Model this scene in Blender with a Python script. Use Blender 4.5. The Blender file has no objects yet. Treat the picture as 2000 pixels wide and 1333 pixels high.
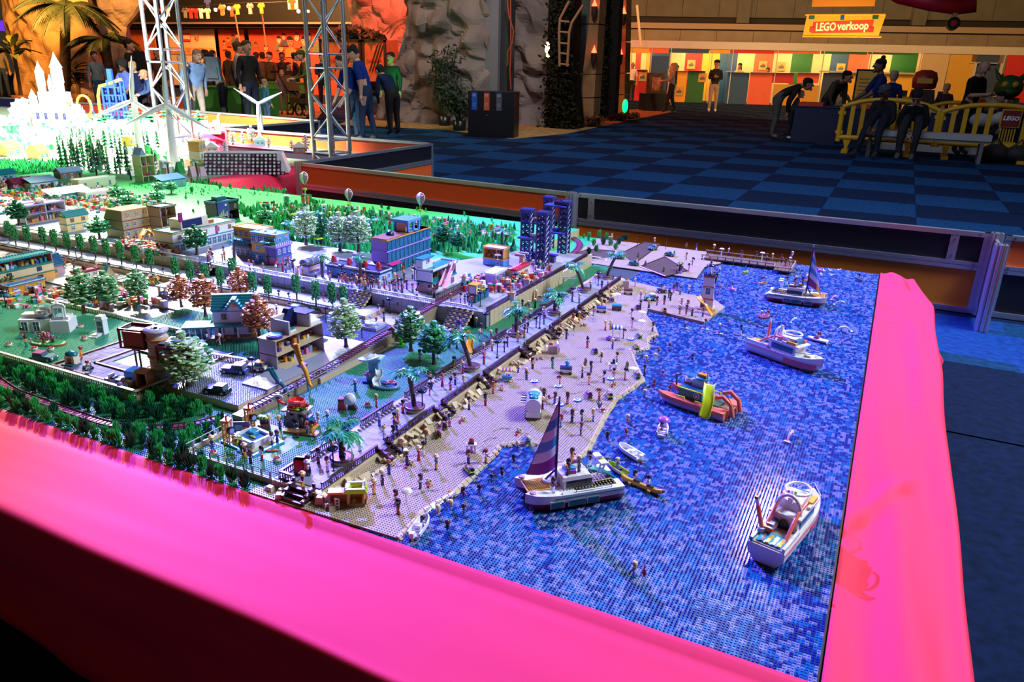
import bpy,bmesh,math,random
import numpy as np
from mathutils import Vector,Matrix,noise
from math import cos,sin,radians as rad
MTr,MRo,lsp=Matrix.Translation,Matrix.Rotation,np.linspace
random.seed(7)
C=bpy.context.scene.collection
D=bpy.data
PI=math.pi
T=.397
# camera
HC=1.073+T
FOC,PITCH,ROLL,YAW=1478.232,.348993737,.025528372,-.451454408
FW=Vector((sin(YAW)*cos(PITCH),cos(YAW)*cos(PITCH),-sin(PITCH)))
_r0=Vector((cos(YAW),-sin(YAW),0));_u0=_r0.cross(FW)
RI=_r0*cos(ROLL)+_u0*sin(ROLL);UP=-_r0*sin(ROLL)+_u0*cos(ROLL)
cam=D.objects.new('camera',D.cameras.new('camera'));C.objects.link(cam)
cam.data.sensor_width=36;cam.data.lens=36*FOC/2000;cam.data.clip_start=.05;cam.data.clip_end=200
M4=Matrix((RI,UP,-FW)).transposed().to_4x4();M4.translation=(0,0,HC)
cam.matrix_world=M4
bpy.context.scene.camera=cam
# view, world, lamps
vs=bpy.context.scene.view_settings
vs.view_transform='Standard';vs.look='None';vs.gamma=1;vs.use_curve_mapping=False;vs.exposure=0
wd=D.worlds.new('hall_air');bpy.context.scene.world=wd;wd.use_nodes=True
wd.node_tree.nodes['Background'].inputs[0].default_value=(1,.62,.38,1)
wd.node_tree.nodes['Background'].inputs[1].default_value=.042
def lamp(name,kind,loc,aim,power,col,size=.3,spot=60,blend=.5,sy=None):
 l=D.lights.new(name,kind);o=D.objects.new(name,l);C.objects.link(o);o.location=loc
 l.energy=power;l.color=col
 if kind=='AREA':
  l.size=size
  if sy:l.shape='RECTANGLE';l.size_y=sy
 else:l.shadow_soft_size=size
 if kind=='SPOT':l.spot_size=rad(spot);l.spot_blend=blend
 o.rotation_euler=(Vector(aim)-Vector(loc)).to_track_quat('-Z','Y').to_euler()
 return o
lamp('violet_truss_lamp','SPOT',(-5.2,5.1,T+3.7),(-.30,2.95,T),8600,(.11,.105,1),.05,50,.4)
lamp('violet_truss_lamp','SPOT',(-4.6,5.6,T+3.7),(-.1,2.6,T),330,(1,.12,.6),.05,44,.6)
lamp('white_truss_lamp','SPOT',(-7.6,6.0,T+3.8),(-4.5,2.2,T),3700,(1,.84,.66),.06,38,.6)
lamp('white_truss_lamp','SPOT',(-8.4,6.2,T+3.9),(-10.0,6.6,T),15000,(1,.97,.95),.1,112,.5)
lamp('green_truss_lamp','SPOT',(-6.6,6.2,T+3.8),(-4.1,4.2,T),2300,(.82,1,.74),.06,46,.7)
lamp('warm_lamp_and_fill','SPOT',(-.55,7.4,T+3.5),(-.2,1.8,T),300,(1,.64,.32),.13,60,.6)
lamp('warm_lamp_and_fill','AREA',(1.9,4.4,5.2),(-.8,2.4,T),80,(1,.58,.22),2)  # unseen warm fill that lifts the shadows on sea and beach
lamp('warm_lamp_and_fill','SPOT',(-2.6,2.4,5.2),(-3.4,5.7,T),300,(1,.72,.45),.3,40,.5)  # added warm spot that brightens the orange barrier wall
lamp('carpet_fill','AREA',(-3,9.5,7),(-3,10,0),330,(.5,.7,1),5)  # unseen bluish fill added to brighten the carpet behind the table
lamp('carpet_fill','AREA',(3.4,5,6),(1.6,2.6,0),1000,(.5,.7,1),2)  # added bluish fill for the dark carpet right of the table
lamp('sales_wall_lamp','AREA',(-3,31,8.6),(-3,46,3.5),1000,(1,.58,.20),14,sy=1)
lamp('sales_wall_lamp','AREA',(9,28,8.6),(9,44,3.5),900,(1,.58,.20),12,sy=1)
lamp('rock_lamp','AREA',(-6.5,13.5,6.5),(-12,18,2),230,(1,.82,.72),.5)
lamp('amber_rock_lamp','AREA',(-21.5,13.6,4.0),(-26.5,17.5,2.4),1300,(1,.40,.07),.8)
lamp('red_rock_lamp','AREA',(-14.5,20.5,6.5),(-15.5,24.5,3.4),1900,(1,.10,.04),.8)
lamp('poster_wall_lamp','AREA',(-24,24,6.4),(-26,31,2.4),3600,(1,.45,.14),7,sy=1)
lamp('crowd_lamp','AREA',(-14,13,6),(-16,18,1),240,(1,.6,.35),3)
# where a point of the photograph lies in the hall
def ray(x,y):return float((x-1000)/FOC)*RI-float((y-666.5)/FOC)*UP+FW
def W(x,y,z=0.):
 d=ray(x,y);t=(z+T-HC)/d.z;return Vector((t*d.x,t*d.y,z+T))
def F(x,y):return W(x,y,-T)
def onY(x,y,Y):
 d=ray(x,y);t=Y/d.y;return Vector((t*d.x,Y,HC+t*d.z))
# materials
_m={}
def mat(col,rough=.32,metal=0.,emit=0.,tr=0.,var=.06,scale=40.,bump=0.,ecol=None,key=''):
 k=(tuple(col),rough,metal,emit,tr,var,scale,bump,key)
 if k in _m:return _m[k]
 m=D.materials.new('m_%d'%len(_m));m.use_nodes=True;nt=m.node_tree;p=nt.nodes['Principled BSDF']
 p.inputs['Roughness'].default_value=rough;p.inputs['Specular IOR Level'].default_value=.5 if rough<.74 else .12;p.inputs['Metallic'].default_value=metal
 c=(*col,1);p.inputs['Base Color'].default_value=c;m.diffuse_color=c
 if var or bump:
  tc=nt.nodes.new('ShaderNodeTexCoord');n=nt.nodes.new('ShaderNodeTexNoise')
  n.inputs['Scale'].default_value=scale;n.inputs['Detail'].default_value=3
  nt.links.new(tc.outputs['Object'],n.inputs['Vector'])
  if var:
   mx=nt.nodes.new('ShaderNodeMixRGB');mx.blend_type='MULTIPLY';mx.inputs[0].default_value=1
   rp=nt.nodes.new('ShaderNodeMapRange');rp.inputs[1].default_value=.3;rp.inputs[2].default_value=.7
   rp.inputs[3].default_value=1-var*1.5;rp.inputs[4].default_value=1+var*.5
   nt.links.new(n.outputs[0],rp.inputs[0]);mx.inputs[1].default_value=c
   nt.links.new(rp.outputs[0],mx.inputs[2]);nt.links.new(mx.outputs[0],p.inputs['Base Color'])
  if bump:
   b=nt.nodes.new('ShaderNodeBump');b.inputs['Strength'].default_value=bump;b.inputs['Distance'].default_value=.01
   nt.links.new(n.outputs[0],b.inputs['Height']);nt.links.new(b.outputs[0],p.inputs['Normal'])
 if emit:p.inputs['Emission Color'].default_value=(*(ecol or col),1);p.inputs['Emission Strength'].default_value=emit
 if tr:p.inputs['Transmission Weight'].default_value=tr;p.inputs['IOR'].default_value=1.2
 _m[k]=m;return m
def P(r,g,b,rough=.28):return mat((r,g,b),rough,var=0)
WHITE=P(.82,.80,.78);CREAM=P(.80,.68,.46);TAN=P(.62,.47,.26);DTAN=P(.33,.24,.13);BROWN=P(.085,.032,.02)
LBROWN=P(.30,.12,.04);BLACK=P(.012,.012,.014);GREY=P(.24,.25,.26);LGREY=P(.50,.52,.54);DGREY=P(.09,.10,.105)
RED=P(.60,.02,.02);DRED=P(.17,.01,.03);ORANGE=P(.85,.26,.02);CORAL=P(.85,.16,.09);YELLOW=P(.86,.55,.03)
GOLD=P(.80,.38,.04);LIME=P(.42,.55,.03);NEON=P(.75,.86,.02);GREEN=P(.01,.24,.045);BGREEN=P(.03,.36,.07);DGREEN=P(.008,.075,.03)
TEAL=P(.01,.24,.26);DTEAL=P(.01,.14,.17);AZURE=P(.05,.38,.62);BLUE=P(.012,.07,.42);NAVY=P(.012,.02,.10);LBLUE=P(.30,.52,.75)
PINK=P(.80,.20,.42);HOTPINK=P(.72,.03,.25);MAG=P(.30,.02,.20);PURPLE=P(.14,.05,.30);LAV=P(.42,.34,.62);SAND=P(.66,.50,.30)
SKIN=P(.72,.40,.25,.4);SKIN2=P(.50,.24,.13,.4);SKIN3=P(.20,.085,.04,.4);BLONDE=P(.85,.62,.25);HBLACK=P(.014,.012,.014)
HBROWN=P(.09,.03,.016);HRED=P(.36,.06,.02);HGREY=P(.5,.5,.55);GLASS=mat((.30,.55,.65),.05,tr=.75,var=0);CLEAR=mat((.75,.85,.9),.04,tr=.85,var=0)
GBLUE=mat((.10,.35,.60),.06,tr=.55,var=0);ALU=mat((.60,.60,.62),.34,.85,var=.03);STEEL=mat((.62,.63,.65),.28,.9,var=.04)
# meshes
class MB:
 def __init__(s):s.v=[];s.f=[];s.m=[];s.mats=[];s.sm=[]
 def mi(s,m):
  if m not in s.mats:s.mats.append(m)
  return s.mats.index(m)
 def add(s,vs_,fs,m,smooth=False):
  o=len(s.v);s.v+=[tuple(v)for v in vs_];i=s.mi(m)
  for f in fs:s.f.append(tuple(o+k for k in f));s.m.append(i);s.sm.append(smooth)
  return s
 def b(s,x0,y0,z0,x1,y1,z1,m,tx=0,ty=0):
  v=[(x0,y0,z0),(x1,y0,z0),(x1,y1,z0),(x0,y1,z0),(x0+tx,y0+ty,z1),(x1-tx,y0+ty,z1),(x1-tx,y1-ty,z1),(x0+tx,y1-ty,z1)]
  return s.add(v,[(3,2,1,0),(4,5,6,7),(0,1,5,4),(1,2,6,5),(2,3,7,6),(3,0,4,7)],m)
 def c(s,x,y,z,sx,sy,sz,m,**k):return s.b(x-sx/2,y-sy/2,z,x+sx/2,y+sy/2,z+sz,m,**k)
 def cyl(s,x,y,z0,z1,r,m,n=8,r1=None,cap=True):
  return s.tube((x,y,z0),(x,y,z1),r,m,n,r1,cap)
 def tube(s,p,q,r,m,n=6,r1=None,cap=True,flat=False):
  p,q=Vector(p),Vector(q);d=(q-p);r1=r if r1 is None else r1
  if d.length<1e-7:return s
  d.normalize();a=d.orthogonal()if abs(d.z)<.99 else Vector((1,0,0));a=(a-d*a.dot(d)).normalized();b=d.cross(a)
  off=PI/4 if n==4 else 0
  v=[p+(a*cos(2*PI*i/n+off)+b*sin(2*PI*i/n+off))*r for i in range(n)]+[q+(a*cos(2*PI*i/n+off)+b*sin(2*PI*i/n+off))*r1 for i in range(n)]
  s.add(v,[(i,(i+1)%n,n+(i+1)%n,n+i)for i in range(n)],m,n>5)
  if cap:s.add(v,[tuple(range(n-1,-1,-1)),tuple(range(n,2*n))],m)
  return s
 def path(s,pts,r,m,n=6,r1=None,closed=False):
  pts=[Vector(p)for p in pts];k=len(pts);r1=r if r1 is None else r1;v=[];a0=None
  for i,p in enumerate(pts):
   d=(pts[(i+1)%k]if closed or i<k-1 else p)-(pts[i-1]if closed or i>0 else p);d.normalize()
   a=(d.orthogonal()if a0 is None else a0);a=(a-d*a.dot(d)).normalized();a0=a;b=d.cross(a);rr=r+(r1-r)*i/max(1,k-1)
   v+=[p+(a*cos(2*PI*j/n)+b*sin(2*PI*j/n))*rr for j in range(n)]
  fs=[(i*n+j,i*n+(j+1)%n,((i+1)%k)*n+(j+1)%n,((i+1)%k)*n+j)for i in range(k if closed else k-1)for j in range(n)]
  s.add(v,fs,m,True)
  if not closed:s.add(v,[tuple(range(n-1,-1,-1)),tuple(range((k-1)*n,k*n))],m)
  return s
 def lathe(s,prof,m,n=10,x=0,y=0,cap=True,sx=1,sy=1,smooth=True):
  v=[(x+r*sx*cos(2*PI*i/n),y+r*sy*sin(2*PI*i/n),z)for r,z in prof for i in range(n)];k=len(prof)
  s.add(v,[(j*n+i,j*n+(i+1)%n,(j+1)*n+(i+1)%n,(j+1)*n+i)for j in range(k-1)for i in range(n)],m,smooth)
  if cap:s.add(v,[tuple(range(n-1,-1,-1)),tuple(range((k-1)*n,k*n))],m)
  return s
 def ball(s,x,y,z,r,m,n=8,k=5,sy=None,sz=None):
  sy=r if sy is None else sy;sz=r if sz is None else sz
  pr=[(max(1e-5,sin(PI*j/k)),-cos(PI*j/k))for j in range(k+1)]
  v=[(x+r*a*cos(2*PI*i/n),y+sy*a*sin(2*PI*i/n),z+sz*h)for a,h in pr for i in range(n)]
  return s.add(v,[(j*n+i,j*n+(i+1)%n,(j+1)*n+(i+1)%n,(j+1)*n+i)for j in range(k)for i in range(n)],m,True)
 def prism(s,poly,z0,z1,m,top=None):
  n=len(poly);v=[(p[0],p[1],z0)for p in poly]+[(p[0],p[1],z1)for p in poly]
  s.add(v,[(i,(i+1)%n,n+(i+1)%n,n+i)for i in range(n)]+[tuple(range(n-1,-1,-1))],m)
  return s.add(v,[tuple(range(n,2*n))],top or m)
 def side(s,poly,y0,y1,m):
  n=len(poly);v=[(p[0],y0,p[1])for p in poly]+[(p[0],y1,p[1])for p in poly]
  return s.add(v,[(i,(i+1)%n,n+(i+1)%n,n+i)for i in range(n)]+[tuple(range(n-1,-1,-1)),tuple(range(n,2*n))],m)
 def strip(s,rows,m,smooth=True,closed=False):
  n=len(rows[0]);v=[p for r in rows for p in r];e=n if closed else n-1
  return s.add(v,[(j*n+i,j*n+(i+1)%n,(j+1)*n+(i+1)%n,(j+1)*n+i)for j in range(len(rows)-1)for i in range(e)],m,smooth)
 def xf(s,i0,M):
  for i in range(i0,len(s.v)):s.v[i]=tuple(M@Vector(s.v[i]))
  return s
 def mesh(s,name):
  me=D.meshes.new(name);me.from_pydata(s.v,[],s.f)
  for m in s.mats:me.materials.append(m)
  me.polygons.foreach_set('material_index',s.m);me.polygons.foreach_set('use_smooth',s.sm);me.update();return me
 def o(s,name,par=None,loc=None,rz=0,**k):
  return put(s.mesh(name),name,par,loc,rz,**k)
def put(me,name,par=None,loc=None,rz=0,label=None,cat=None,group=None,kind=None):
 o=D.objects.new(name,me);C.objects.link(o)
 if par is not None:o.parent=par
 if loc is not None:o.location=loc
 if rz:o.rotation_euler=(0,0,rz)
 if label:o['label']=label
 if cat:o['category']=cat
 if group:o['group']=group
 if kind:o['kind']=kind
 return o
def thing(name,label,cat,loc=(0,0,0),rz=0,group=None):
 return put(None,name,None,loc,rz,label,cat,group)
def dup(o,par=None):
 c=o.copy();C.objects.link(c);c.parent=par
 for ch in KIDS.get(o.name)or o.children:dup(ch,c)
 return c
KIDS={}
def copy_of(o,loc,rz=None,label=None,group=None,sc=1):
 c=dup(o);c.location=loc
 if rz is not None:c.rotation_euler=(0,0,rz)
 if label:c['label']=label
 if group:c['group']=group
 if sc!=1:c.scale=(sc,sc,sc)
 return c
def inside(px,py,poly):
 r=np.zeros(px.shape,bool);n=len(poly);j=n-1
 for i in range(n):
  xi,yi,xj,yj=poly[i][0],poly[i][1],poly[j][0],poly[j][1]
  r^=((yi>py)!=(yj>py))&(px<(xj-xi)*(py-yi)/((yj-yi)or 1e-9)+xi);j=i
 return r
def np_mesh(name,V,Fq,mats,mi,smooth=False):
 me=D.meshes.new(name);me.vertices.add(len(V));me.vertices.foreach_set('co',V.astype(np.float32).ravel())
 k=len(Fq);me.loops.add(4*k);me.loops.foreach_set('vertex_index',Fq.astype(np.int32).ravel())
 me.polygons.add(k);me.polygons.foreach_set('loop_start',np.arange(0,4*k,4,dtype=np.int32))
 for m in mats:me.materials.append(m)
 me.polygons.foreach_set('material_index',np.asarray(mi,np.int32));me.update(calc_edges=True);me.validate();return me
def stud_mesh(name,xs,ys,z,mats,mi,r=.0024,h=.0018,n=6):
 a=np.arange(n)*2*PI/n+(PI/n);k=len(xs);ring=np.stack([np.cos(a)*r,np.sin(a)*r],1)
 V=np.zeros((k,2*n,3));V[:,:n,:2]=ring;V[:,n:,:2]=ring*.93;V[:,:,0]+=xs[:,None];V[:,:,1]+=ys[:,None]
 V[:,:n,2]=z;V[:,n:,2]=z+h
 q=[(i,(i+1)%n,n+(i+1)%n,n+i)for i in range(n)]
 q+=[(n,n+1,n+2,n+3)]if n==4 else[(n,n+1,n+2,n+3),(n,n+3,n+4,n+5)]
 Fq=(np.array(q)[None]+np.arange(k)[:,None,None]*2*n).reshape(-1,4)
 return np_mesh(name,V.reshape(-1,3),Fq,mats,np.repeat(mi,len(q)))
S=.008
def grid_in(poly,holes=()):
 P_=np.array([(p[0],p[1])for p in poly]);x0,y0=P_.min(0);x1,y1=P_.max(0)
 gx,gy=np.meshgrid(np.arange(math.floor(x0/S),math.ceil(x1/S))*S+S/2,np.arange(math.floor(y0/S),math.ceil(y1/S))*S+S/2)
 gx,gy=gx.ravel(),gy.ravel();ok=inside(gx,gy,[tuple(p)for p in P_])
 for h in holes:ok&=~inside(gx,gy,h)
 return gx[ok],gy[ok]
def studs(par,poly,z,m,holes=(),n=4,name='studs'):
 gx,gy=grid_in(poly,holes)
 if len(gx):return put(stud_mesh(name,gx,gy,z+T,[m],np.zeros(len(gx),int),n=n),name,par,kind='stuff')
def rect(x0,y0,x1,y1):return[(x0,y0),(x1,y0),(x1,y1),(x0,y1)]
# the hall
CARP=[mat((.003,.012,.046),.95,var=.3,scale=25,bump=.4),mat((.006,.046,.14),.95,var=.3,scale=25,bump=.4)]
fl=MB().b(-60,-4,-.05,30,62,-.006,CARP[0]).o('floor',kind='structure')
tm=[MB().b(0,0,-.006,.982,.982,0,m).mesh('carpet_tile')for m in CARP]
GX,GY=.338,9.475
cand=[]
for i in range(-22,9):
 for j in range(-10,40):
  x,y=GX+i*.985,GY+j*.985;c_=Vector((x+.5,y+.5,-HC));d_=c_.dot(FW)
  if d_<.8:continue
  u_,v_=1000+FOC*c_.dot(RI)/d_,666.5-FOC*c_.dot(UP)/d_
  if not(-40<u_<2080 and 190<v_<1450):continue
  if y<5.0 and x<-.05:continue
  cand.append((c_.length,i,j,x,y))
cand.sort()
for _,i,j,x,y in cand[:300]:put(tm[(i+j)%2],'carpet_tile',fl,(x,y,0))
mb=MB()
for _,i,j,x,y in cand[300:]:mb.b(x,y,-.006,x+.982,y+.982,0,CARP[(i+j)%2])
mb.o('carpet_tiles',fl,kind='stuff')
B1,B2=F(1227,196),F(1500,205)
BD=Vector((B2.x-B1.x,B2.y-B1.y,0)).normalized();BN=Vector((BD.y,-BD.x,0))
def onB(px,py,off=0.):
 o=B1-BN*off;d=ray(px,py);t=(o-Vector((0,0,0))).dot(BN)/d.dot(BN);return Vector((t*d.x,t*d.y,HC+t*d.z))
def pl(px,py,off):p=onB(px,py,off);return(p-B1).dot(BD),p.z
BR=math.atan2(BD.y,BD.x)
WPAN=mat((.30,.26,.19),.6,var=.12,scale=1.5);WUP=mat((.12,.12,.10),.6,var=.12,scale=1.5);WDARK=mat((.012,.011,.010),.7)
WRAIL=mat((.42,.34,.25),.5)
wl=MB().b(-40,.1,0,60,.3,16,WDARK).o('wall_back',None,B1-BN*9,BR,kind='structure')
s0,zr=pl(1230,56,9);zt=pl(1230,46,9)[1];zb=pl(1240,92,9)[1]-1
for k in range(34):
 x=-8+k*2.05;MB().b(x,-.1,zb,x+2.03,0,zr,WPAN).o('panel',wl)
 MB().b(x,-.1,zt+.4,x+2.03,-.02,zt+4.2,WUP).o('panel',wl)
MB().b(-14,-.35,zt-.25,60,.1,zt+.05,WRAIL).o('rail',wl);MB().b(-14,-.2,zr+.0,60,.1,zt-.3,WDARK).o('beam',wl)
for k in range(6):MB().b(-4+k*9.3,-.3,zt+.1,-3.3+k*9.3,.1,15,WUP).o('mullion',wl)
wl2=MB().b(-70,48,0,-14,48.3,14,WDARK).o('wall_left',kind='structure')
cx0,cx1=F(905,262),0
q0=onY(947,150,17.5);q1=onY(972,150,17.5);wd_=q1.x-q0.x
COLM=mat((.17,.17,.21),.6,var=.06,scale=2)
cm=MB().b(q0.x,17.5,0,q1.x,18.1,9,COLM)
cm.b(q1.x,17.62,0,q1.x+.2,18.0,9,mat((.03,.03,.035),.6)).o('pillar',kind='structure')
# pink cloth over the table rim
def cloth_mat():
 m=D.materials.new('pink_cloth');m.use_nodes=True;nt=m.node_tree;p=nt.nodes['Principled BSDF']
 p.inputs['Base Color'].default_value=(.86,.006,.048,1);p.inputs['Roughness'].default_value=.75
 p.inputs['Sheen Weight'].default_value=.12;p.inputs['Sheen Tint'].default_value=(1,.3,.8,1)
 tc=nt.nodes.new('ShaderNodeTexCoord');n=nt.nodes.new('ShaderNodeTexNoise');n.inputs['Scale'].default_value=900
 b=nt.nodes.new('ShaderNodeBump');b.inputs['Strength'].default_value=.12;b.inputs['Distance'].default_value=.001
 nt.links.new(tc.outputs['Object'],n.inputs['Vector']);nt.links.new(n.outputs[0],b.inputs['Height']);nt.links.new(b.outputs[0],p.inputs['Normal'])
 return m
PINKC=cloth_mat()
def fold(u,v,seed,a):
 return a*(noise.noise(Vector((u*1.1,v*7,seed)))+.5*noise.noise(Vector((u*2.3+v*3,v*16,seed+5))))
def drape(name,label,base,inn,prof,L0,L1,nu,seed,cat='tablecloth',amp=.006):
 mb=MB();rows=[]
 for i in range(nu+1):
  u=L0+(L1-L0)*i/nu;row=[]
  for s_,z_ in prof(u):row.append(base(u,s_,z_))
  rows.append(row)
 mb.strip(rows,PINKC);o=mb.o(name,None,label=label,cat=cat)
 so=o.modifiers.new('thick','SOLIDIFY');so.thickness=.002;so.offset=-1
 return o
def prof_front(u):
 out=[];n=22;w=.335+.02*noise.noise(Vector((u*1.3,0,3)))+.012*max(0,u+1)
 for k in range(n+1):
  t=k/n;s_=t*w;z_=.004-.006*t+fold(u,s_,2,.004)*min(1,t*4)
  lip=math.exp(-((t-.03)/.03)**2)*(.006+.004*noise.noise(Vector((u*3,1,1))))-math.exp(-((t-.12)/.05)**2)*.007
  out.append((s_,z_+lip))
 for k in range(1,5):a=k/4*PI/2;out.append((w+.02*sin(a),-.002+.02*(cos(a)-1)))
 for k in range(1,15):
  t=k/14;zz=-.022-t*.372;wav=fold(u*1.6,t*.35,9,.05)*t**.8+.035*t*sin(u*4.2+1.1*sin(u*2.1))
  out.append((w+.02+.02*t+wav,zz))
 return out
drape('pink_tablecloth','bright pink cloth hanging over the long front rim of the brick town table',lambda u,s_,z_:Vector((u,1.252-s_,z_+T)),1,prof_front,-6.2,.33,190,2)
def prof_right(u):
 out=[];n=20;w=.245+.012*noise.noise(Vector((u*1.7,4,3)))
 if u>4.2:w-=(u-4.2)*.16
 for k in range(n+1):
  t=k/n;s_=t*w
  z_=.010-.012*t+(fold(u*.9,s_*1.2,21,.016)+.012*sin(t*7+u*2.4+2*noise.noise(Vector((u*1.5,0,8)))))*min(1,t*5)*min(1,(1-t)*5+.15)
  z_+=.018*math.exp(-((u-4.02)/.035)**2)*max(0,1-t*1.6)+.02*math.exp(-((u-1.86-.5*t)/.05)**2)*math.exp(-((t-.25)/.3)**2)
  out.append((s_,z_))
 for k in range(1,5):a=k/4*PI/2;out.append((w+.02*sin(a),-.002+.02*(cos(a)-1)))
 for k in range(1,11):
  t=k/10;wav=(.03*t*sin(u*7)+fold(u*2.5,t*.3,31,.03)*t)+(.03*math.exp(-((u-3.55)/.2)**2)*sin(t*9+u*20))
  out.append((w+.02+.012*t+wav,-.022-t*.36))
 return out
drape('pink_tablecloth','bright pink cloth over the right rim of the table, beside the toy sea',lambda u,s_,z_:Vector((.047+s_,u,z_+T)),1,prof_right,.85,4.72,150,3)
def skirt(label,x,ya,yb,seed):
 mb=MB();rows=[]
 for i in range(61):
  y=ya+(yb-ya)*i/60;row=[(x-.25,y,T+.004),(x-.03,y,T+.006)]
  for k in range(13):
   t=k/12;w_=fold(y*2.2,t*.3,seed,.06)*t+.02*t*sin(y*11)
   row.append((x+.02+.10*t+w_+(.08*sin(min(1,t*3)*PI/2)),y,T+.002-t*.385))
  rows.append(row)
 return mb.strip(rows,PINKC).o('pink_tablecloth',label=label,cat='tablecloth')
skirt('pink cloth hanging in the gap behind the town, below the pile of white studs',-5.52,4.74,6.6,44)
skirt('dark pink cloth hanging behind the legs of the left truss',-9.25,7.1,9.6,47)
WOOD=mat((.25,.17,.10),.6)
dk=thing('display_table','long low table that carries the whole brick town','table',(0,0,0))
for x0,y0,x1,y1 in((-20,.97,.24,4.71),(-20,4.72,-5.55,6.95),(-20,6.96,-9.28,10.15)):MB().b(x0,y0,T-.06,x1,y1,T-.028,WOOD).o('deck',dk)
MB().b(-20,1.26,T-.028,.03,4.7,T-.007,WOOD).b(-20,4.72,T-.028,-5.6,6.9,T-.007,WOOD).b(-20,6.9,T-.028,-9.3,10.1,T-.007,WOOD).o('deck',dk)
for x,y in((-6,1.1),(-3,1.1),(.1,1.1),(.1,4.5),(-3,4.5),(-9,1.6),(-14,4),(-18,9),(-7,6.5)):MB().c(x,y,0,.06,.06,T-.06,WOOD).o('leg',dk)
# the toy sea
SEAM=[P(.004,.024,.20,.13),P(.006,.12,.36,.13),P(.20,.22,.46,.13)]
sea=thing('toy_sea','blue studded sea of small dark, light and clear blue plates','sea')
X1,Y0,Y1=.044,1.248,4.70
X0=-1.16
MB().b(-1.9,Y0,T-.006,X1,Y1,T,NAVY).o('base_plate',sea)
nx,ny=int((X1-X0)/S),int((Y1-Y0)/S);rng=np.random.default_rng(3)
col=np.zeros((nx,ny),int)-1;plates=[]
for j in range(ny):
 for i in range(nx):
  if col[i,j]>=0:continue
  y=Y0+j*S;x=X0+i*S;big=noise.noise(Vector((x*3,y*3,0)))
  q=rng.random()+big*.10;c=0 if q<.37 else(1 if q<.71 else 2)
  q=rng.random();w_,h_=(1,2)if q<.42 else((2,1)if q<.62 else((1,1)if q<.82 else(2,2)))
  if i+w_>nx or(w_==2 and col[i+1,j]>=0):w_=1
  if j+h_>ny:h_=1
  col[i:i+w_,j:j+h_]=c;plates.append((i,j,w_,h_,c))
shp={}
def plate_mesh(w_,h_,c):
 k=(w_,h_,c)
 if k not in shp:
  mb=MB();g=.0002;mb.b(g,g,0,w_*S-g,h_*S-g,.0032,SEAM[c],tx=.0002,ty=.0002)
  for a in range(w_):
   for b in range(h_):mb.cyl(a*S+S/2,b*S+S/2,.0032,.0050,.0024,SEAM[c],8)
  shp[k]=mb.mesh('plate')
 return shp[k]
near=sorted(plates,key=lambda p:(p[0]*S+X0-.0)**2*.6+(p[1]*S+Y0)**2)
vis=[]
for p in near:
 x,y=X0+p[0]*S,Y0+p[1]*S;c_=Vector((x,y,T-HC));u_,v_=1000+FOC*c_.dot(RI)/c_.dot(FW),666.5-FOC*c_.dot(UP)/c_.dot(FW)
 if v_<1331 and u_>1350 and y>1.253:vis.append(p)
vis=set(vis[:300])
for p in vis:put(plate_mesh(p[2],p[3],p[4]),'plate',sea,(X0+p[0]*S,Y0+p[1]*S,T))
rest=[p for p in plates if p not in vis];A_=np.array(rest);g=.0003
x0=X0+A_[:,0]*S+g;y0=Y0+A_[:,1]*S+g;x1=x0+A_[:,2]*S-2*g;y1=y0+A_[:,3]*S-2*g;zz=T+.0032+rng.random(len(rest))*.0002
V=np.stack([np.stack([x0,y0,zz],1),np.stack([x1,y0,zz],1),np.stack([x1,y1,zz],1),np.stack([x0,y1,zz],1)],1)
put(np_mesh('plates',V.reshape(-1,3),np.arange(4*len(rest)).reshape(-1,4),SEAM,A_[:,4]),'plates',sea,kind='stuff')
own=np.zeros((nx,ny),bool)
for p in vis:own[p[0]:p[0]+p[2],p[1]:p[1]+p[3]]=True
ii,jj=np.nonzero(~own);xs,ys,cc=X0+ii*S+S/2,Y0+jj*S+S/2,col[ii,jj];nr=ys<2.7
put(stud_mesh('studs',xs[nr],ys[nr],T+.0032,SEAM,cc[nr],n=6),'studs',sea,kind='stuff')
put(stud_mesh('studs',xs[~nr],ys[~nr],T+.0032,SEAM,cc[~nr],n=4),'studs',sea,kind='stuff')
chn=[W(1085,505),W(1365,535),W(1365,590),W(1100,545)]
gx,gy=grid_in(chn);cc=rng.integers(0,3,len(gx))
put(stud_mesh('studs',gx,gy,T+.0012,SEAM,np.minimum(cc,2),n=4,r=.0034),'studs',sea,kind='stuff')
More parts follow.
